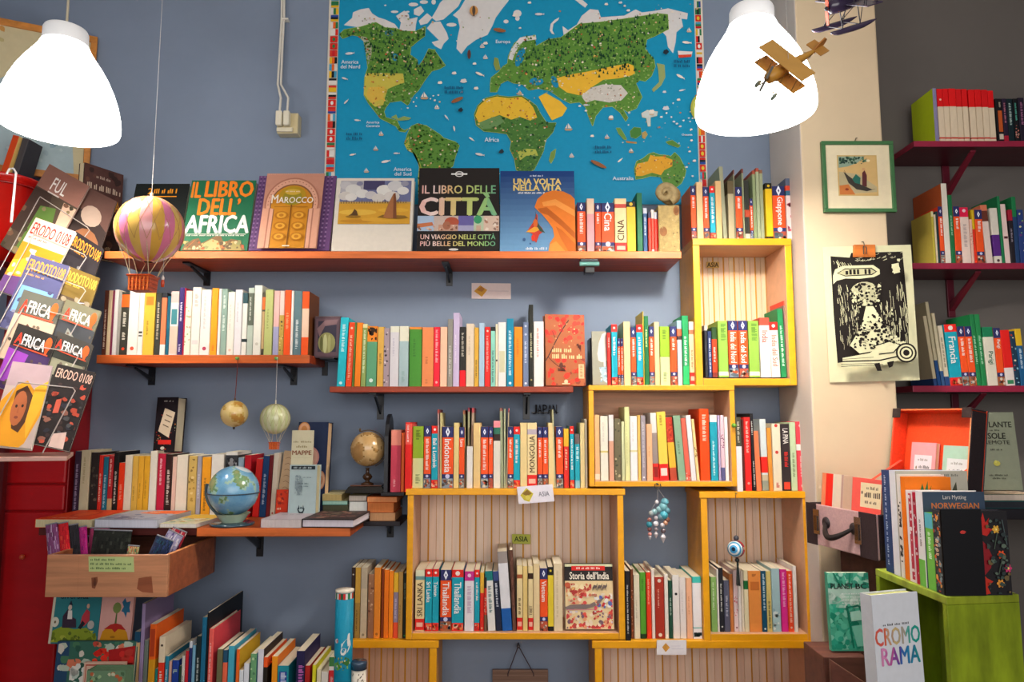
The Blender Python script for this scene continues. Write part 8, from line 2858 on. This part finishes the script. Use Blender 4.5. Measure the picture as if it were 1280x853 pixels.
    sub(lp, bd('lid_rim', o0, ax * t2, lb * (dpth - t2 - .0002), lu * (hl - t2 - .0002), DK, r='e8401c', f='e8501f'))
    sub(lp, bd('lid_rim', o0 + ax * (ln - t2), ax * t2, lb * (dpth - t2 - .0002), lu * (hl - t2 - .0002), '241a1c', l='e8401c', f='e08a5a'))
    for k in (0, ln - .03):
        sub(lp, bd('corner_guard', o0 + ax * k + lu * (hl - .026) - lb * .0022, ax * .03, lb * .002, lu * .0275, '2a1e20', bev=.0006))
    # ribbons holding the lid
    m = MB()
    for k in (.012, ln - .014):
        a, b = P0 + ax * k + pr * .09 + upz * (hb - .006), o0 + ax * k + lu * .12 + lb * .03
        w_ = ax * .006
        m.hexa([a - w_, a + w_, b + w_, b - w_] + [p + pr * .0012 for p in (a - w_, a + w_, b + w_, b - w_)], 'f04a20')
    sub(lp, m.build('lid_ribbon', CLOTH, r))
    tag(r, 'small open vintage suitcase with orange lining and pinkish front', 'suitcase')
    # dark board under the suitcase
    m = MB(); p = P0 + pr * .03 + ax * .03; p.z = zc + .001; p += pr * .05
    du, dv, dw = ax * (ln - .05), pr * .12, upz * (zb - .0008 - p.z)
    m.hexa([p, p + du, p + du + dw, p + dw, p + dv, p + du + dv, p + du + dv + dw, p + dv + dw], '4a2824')
    o = m.build('wooden_block', WOODX, org=p, bevel=.003); tag(o, 'dark brown wooden block propping up the suitcase', 'block')

    # books in the lid and the case
    GS = 'small books in the suitcase'
    def inlid(label, k0, k1, u0, u1, cover, lab, th=.012):
        TL = o0 + ax * k0 + lu * u1 + lb * (dpth - t2 - th - .004)
        TR = o0 + ax * k1 + lu * u1 + lb * (dpth - t2 - th - .004)
        BL = o0 + ax * k0 + lu * u0 + lb * (dpth - t2 - th - .004)
        def dr(a):
            a.rect(.16, .22, .86, .72, lab); a.marks(.3, .28, .7, .32, '8a8a84', 2, pitch=.003); a.marks(.36, .40, .78, .45, '4a4a4a', 4, pitch=.0035); a.marks(.42, .52, .7, .56, '6a6a66', 5, pitch=.003); a.marks(.46, .60, .72, .64, '5a5a58', 6, pitch=.003)
            a.ell(.26, .44, .03, .03, '8a7a5a', 8)
        quadslab('book', TL, TR, BL, th, cover, dr, label, 'book', GS, 'e8c8a0')
    inlid('small pink book with a white label in the suitcase lid', .045, .135, .01, .175, 'eaa0a4', 'e8e0e6')
    inlid('small mint green book with a white label in the suitcase lid', .160, .255, .01, .170, 'a9cdb8', 'dcdfe0')
    # standing in the base, covers toward the left front
    def incase(label, k0, d0, wd, ytop, cover, draw, th, lean_=0, page='e0c8a8', yaw=0):
        B_ = P0 + ax * k0 + pr * d0 + upz * (t + .0008)
        return B_
    nrm = -pr

    def cs(label, kx0, kx1, dq, hh, th, cover, draw, page='e6d0b0', tl=6):
        # face looks to -pr (out over the front side)
        Lq = radians(tl)
        u = (upz * cos(Lq) + pr * sin(Lq))
        BL = P0 + ax * kx0 + pr * dq + upz * (t + .004)
        TL = BL + u * hh
        TR = TL + ax * (kx1 - kx0)
        quadslab('book', TL, TR, BL, th, cover, draw, label, 'book', GS, page)
    def s0(a):
        a.rect(0, 0, 1, 1, 'e85a50'); a.rect(.30, .06, 1.0, .40, 'e8d8b0'); a.marks(.5, .11, .9, .15, '6a5a4a', 2, pitch=.004); a.text('A TRAVEL', .42, .19, .98, .26, '4a3a34', bold=.02) if False else a.marks(.44, .19, .98, .26, '4a3a34', 7, pitch=.006); a.marks(.46, .31, .86, .345, '6a5a4a', 3, pitch=.004); a.ell(.36, .2, .03, .025, '6a5a4a', 8)
        a.ell(.68, .74, .26, .22, '8a3a34', 18); a.ell(.7, .72, .18, .15, 'b04a40', 16); a.ell(.66, .76, .1, .08, '7a2a28', 12)
    cs('coral red book with cream label standing in the suitcase', .155, .262, .016, .185, .016, 'e25248', s0)
    def s1(a):
        a.rect(0, 0, 1, 1, 'c8a890')
    cs('beige-brown book next to the coral one in the suitcase', .118, .152, .018, .186, .014, 'c09a84', s1)
    def s2(a):
        a.rect(0, 0, 1, 1, 'e2d3bc'); a.rect(.8, 0, 1, 1, 'b8968a')
    cs('cream book in the middle of the suitcase row', .072, .115, .020, .187, .016, 'ddcab0', s2)
    def s3(a):
        a.rect(0, 0, 1, 1, 'e82a1c')
    cs('bright red book in the suitcase', .040, .069, .022, .186, .014, 'e62a1c', s3)
    def s4(a):
        a.rect(0, 0, 1, 1, 'ee8a60')
    cs('salmon orange book at the far end of the suitcase', .020, .038, .024, .186, .014, 'ee8a5c', s4)

    # ---- book displayed inside the crate's open side, and the one leaning outside
    def c0(a):
        a.rect(0, 0, 1, 1, 'd9dde3'); a.marks(.20, .295, .80, .315, '4a4a4a', 2, pitch=.0035)
        def pc(pal):
            return lambda t_: hexc(pal[min(int(t_ * len(pal)), len(pal) - 1)])
        a.text('CROMO', .02, .335, .98, .505, pc(['d8604a', 'd8605a', 'd86a4c', 'c89a7a', 'b89a80', 'c8b07a', 'b8a888', 'a8a090', '5aa89a', '3a9a90', '1f9a8c', '1a9a88']), bold=.035)
        a.text('RAMA', .12, .53, .94, .70, pc(['d88ab8', 'c870a8', 'b85a9a', '8a4a9a', '5a4aa0', '3a6ab0', '2a7ab0', '2a8ab0', '2a7a9a', '1f8a90']), bold=.035)
        a.ell(.10, .93, .05, .03, '9a9ab0', 12); a.marks(.2, .93, .34, .95, '9a9aa8', 3, pitch=.003)
    face_book('book', 'white book with multicoloured capitals leaning on the green crate', 'book', 1098.5, 1169, 746, 874, 1.47, .030, 2, yaw=17, cover='d6d9de', page='b8b878', draw=c0)
    q0 = at(1100, 874, 1.47)
    m = MB(); m.box(q0.x - .01, q0.x + .125, 1.455, 1.51, zc + .0006, q0.z - .0005, '6a4434'); o = m.build('wooden_block', WOODX, org=(q0.x, 1.47, zc), bevel=.003); tag(o, 'low brown block under the multicoloured capitals book', 'block')

    def c1(a):
        a.rect(0, 0, 1, 1, '4fb594'); a.rect(0, .18, 1, .42, 'b8d8c8')
        a.blobs(.0, .0, 1, .2, ['3a9a80', '2a8a70', '7ac8ac', 'a8d8c4'], 36, .010, 2)
        a.blobs(.0, .40, 1, .98, ['1f9a7c', '2aa888', '5ac0a0', '148a6c', '8ad0b8', '3aae8e'], 90, .011, 3); a.blobs(.0, .24, .98, .45, ['cfe4d8', 'a8d4c0', '7ac4a8'], 30, .010, 5)
        a.line([(.42, .42), (.52, .96)], .005, '0f7a5e'); a.line([(.40, .45), (.70, .42), (.90, .56), (1, .70)], .0045, '0f6e56'); a.line([(.72, .44), (.92, .9)], .003, '127a60'); a.line([(.45, .62), (.88, .60)], .0025, '127a60'); a.line([(.44, .52), (.8, .5)], .002, '127a60'); a.line([(.14, .0), (.3, .18)], .004, '127a60'); a.line([(.55, .0), (.5, .2)], .004, '148a6c')
        a.poly([(.48, .50), (.72, .48), (.82, .60), (.5, .62)], 'a8d8c8'); a.poly([(.5, .68), (.8, .66), (.9, .92), (.6, .94)], '7ac8b0')
        a.text('PLANET', .06, .135, .60, .205, '1f2e2a', bold=.03); a.text('BC', .66, .135, .92, .205, '1f2e2a', bold=.03)
        for v in (.26, .30, .34, .38):
            a.marks(.3, v, .95, v + .015, 'f0f8f2', int(v * 100), pitch=.003)
    face_book('book', 'green and white book with a sketched chair, beyond the green crate', 'book', 1040, 1092, 717, 815, 1.83, .015, 3, yaw=0, cover='4aa98a', draw=c1, hard=False)
    # brown wooden box beneath it
    zbx = at(1065, 816, 1.82).z - .004
    r = empty('wooden_box', (at(1062, 830, 1.75).x, 1.75, zc))
    x0, x1 = at(1034, 830, 1.78).x, at(1089, 830, 1.78).x
    m = MB(); m.box(x0, x1, 1.80, 1.92, zc + .001, zbx, '6a3f34'); m.build('body', WOODX, r, bevel=.002)
    m = MB(); m.hexa([(x0, 1.76, zc + .001), (x1, 1.70, zc + .001), (x1, 1.70, zbx - .060), (x0, 1.76, zbx + .006), (x0, 1.772, zc + .001), (x1, 1.712, zc + .001), (x1, 1.712, zbx - .060), (x0, 1.772, zbx + .006)], '6f4236', t='a8785c'); m.build('front_board', WOODX, r, bevel=.001)
    tag(r, 'brown wooden box below the green and white book', 'box')
LAMP_W, WINDOW_W, WORLD_S, EXPO = 18.0, 47.0, .07, 0.47
# ---------------------------------------------------------------- assemble
DIMMER, SHADE, COLLAR = lampmat('dimmer_lamp_shade', 5.0), lampmat('lit_lamp_shade', 9.0), lampmat('lit_lamp_collar', .12)
setting()
rows()
shelves()
crates()
faces()
desk_books()
world_map()
lamp(74.5, 1.80, 160, 'white bell pendant lamp at the upper left, near the framed map', DIMMER)
lamp(944, 1.67, 143, 'white bell pendant lamp near the pillar, behind the yellow biplane', SHADE)
globes()
decor()
magazines()
corner()
drawer()
bottom_left()
pillar()
planes()
alcove()
right_corner()

# ---------------------------------------------------------------- light
for i, c in enumerate(LAMPS):
    li = bpy.data.lights.new('lamp_bulb_light', 'POINT')
    li.energy = LAMP_W * (.6, 1.2)[i]
    li.color = (1.0, .93, .82)
    li.shadow_soft_size = .05
    o = bpy.data.objects.new('lamp_bulb_light', li)
    o.location = c + Vector((0, 0, .045))
    COL.objects.link(o)
li = bpy.data.lights.new('shop_window_daylight', 'AREA')
li.shape, li.size, li.size_y = 'RECTANGLE', 3.4, 1.7
li.energy = WINDOW_W
li.color = (1.0, .97, .95)
o = bpy.data.objects.new('shop_window_daylight', li)
o.location = (.5, -1.5, 1.95)
o.rotation_euler = (radians(86), 0, 0)
COL.objects.link(o)

w = bpy.data.worlds.new('street_daylight')
SC.world = w
w.use_nodes = True
bg = w.node_tree.nodes['Background']
bg.inputs['Color'].default_value = (.86, .90, 1.0, 1)
bg.inputs['Strength'].default_value = WORLD_S

# ---------------------------------------------------------------- camera
cd = bpy.data.cameras.new('camera')
cd.sensor_width = 36
cd.lens = 36 * F / 1280
cd.clip_start, cd.clip_end = .05, 50
cam = bpy.data.objects.new('camera', cd)
cam.location = (0, 0, ZC)
cam.rotation_euler = (pi / 2 + TH, 0, 0)
COL.objects.link(cam)
SC.camera = cam
vs = SC.view_settings
vs.view_transform = 'Standard'
vs.look = 'None'
vs.exposure = EXPO
vs.gamma = 1
vs.use_curve_mapping = False
SC.cycles.max_bounces = 6
SC.cycles.diffuse_bounces = 3
SC.cycles.use_denoising = True
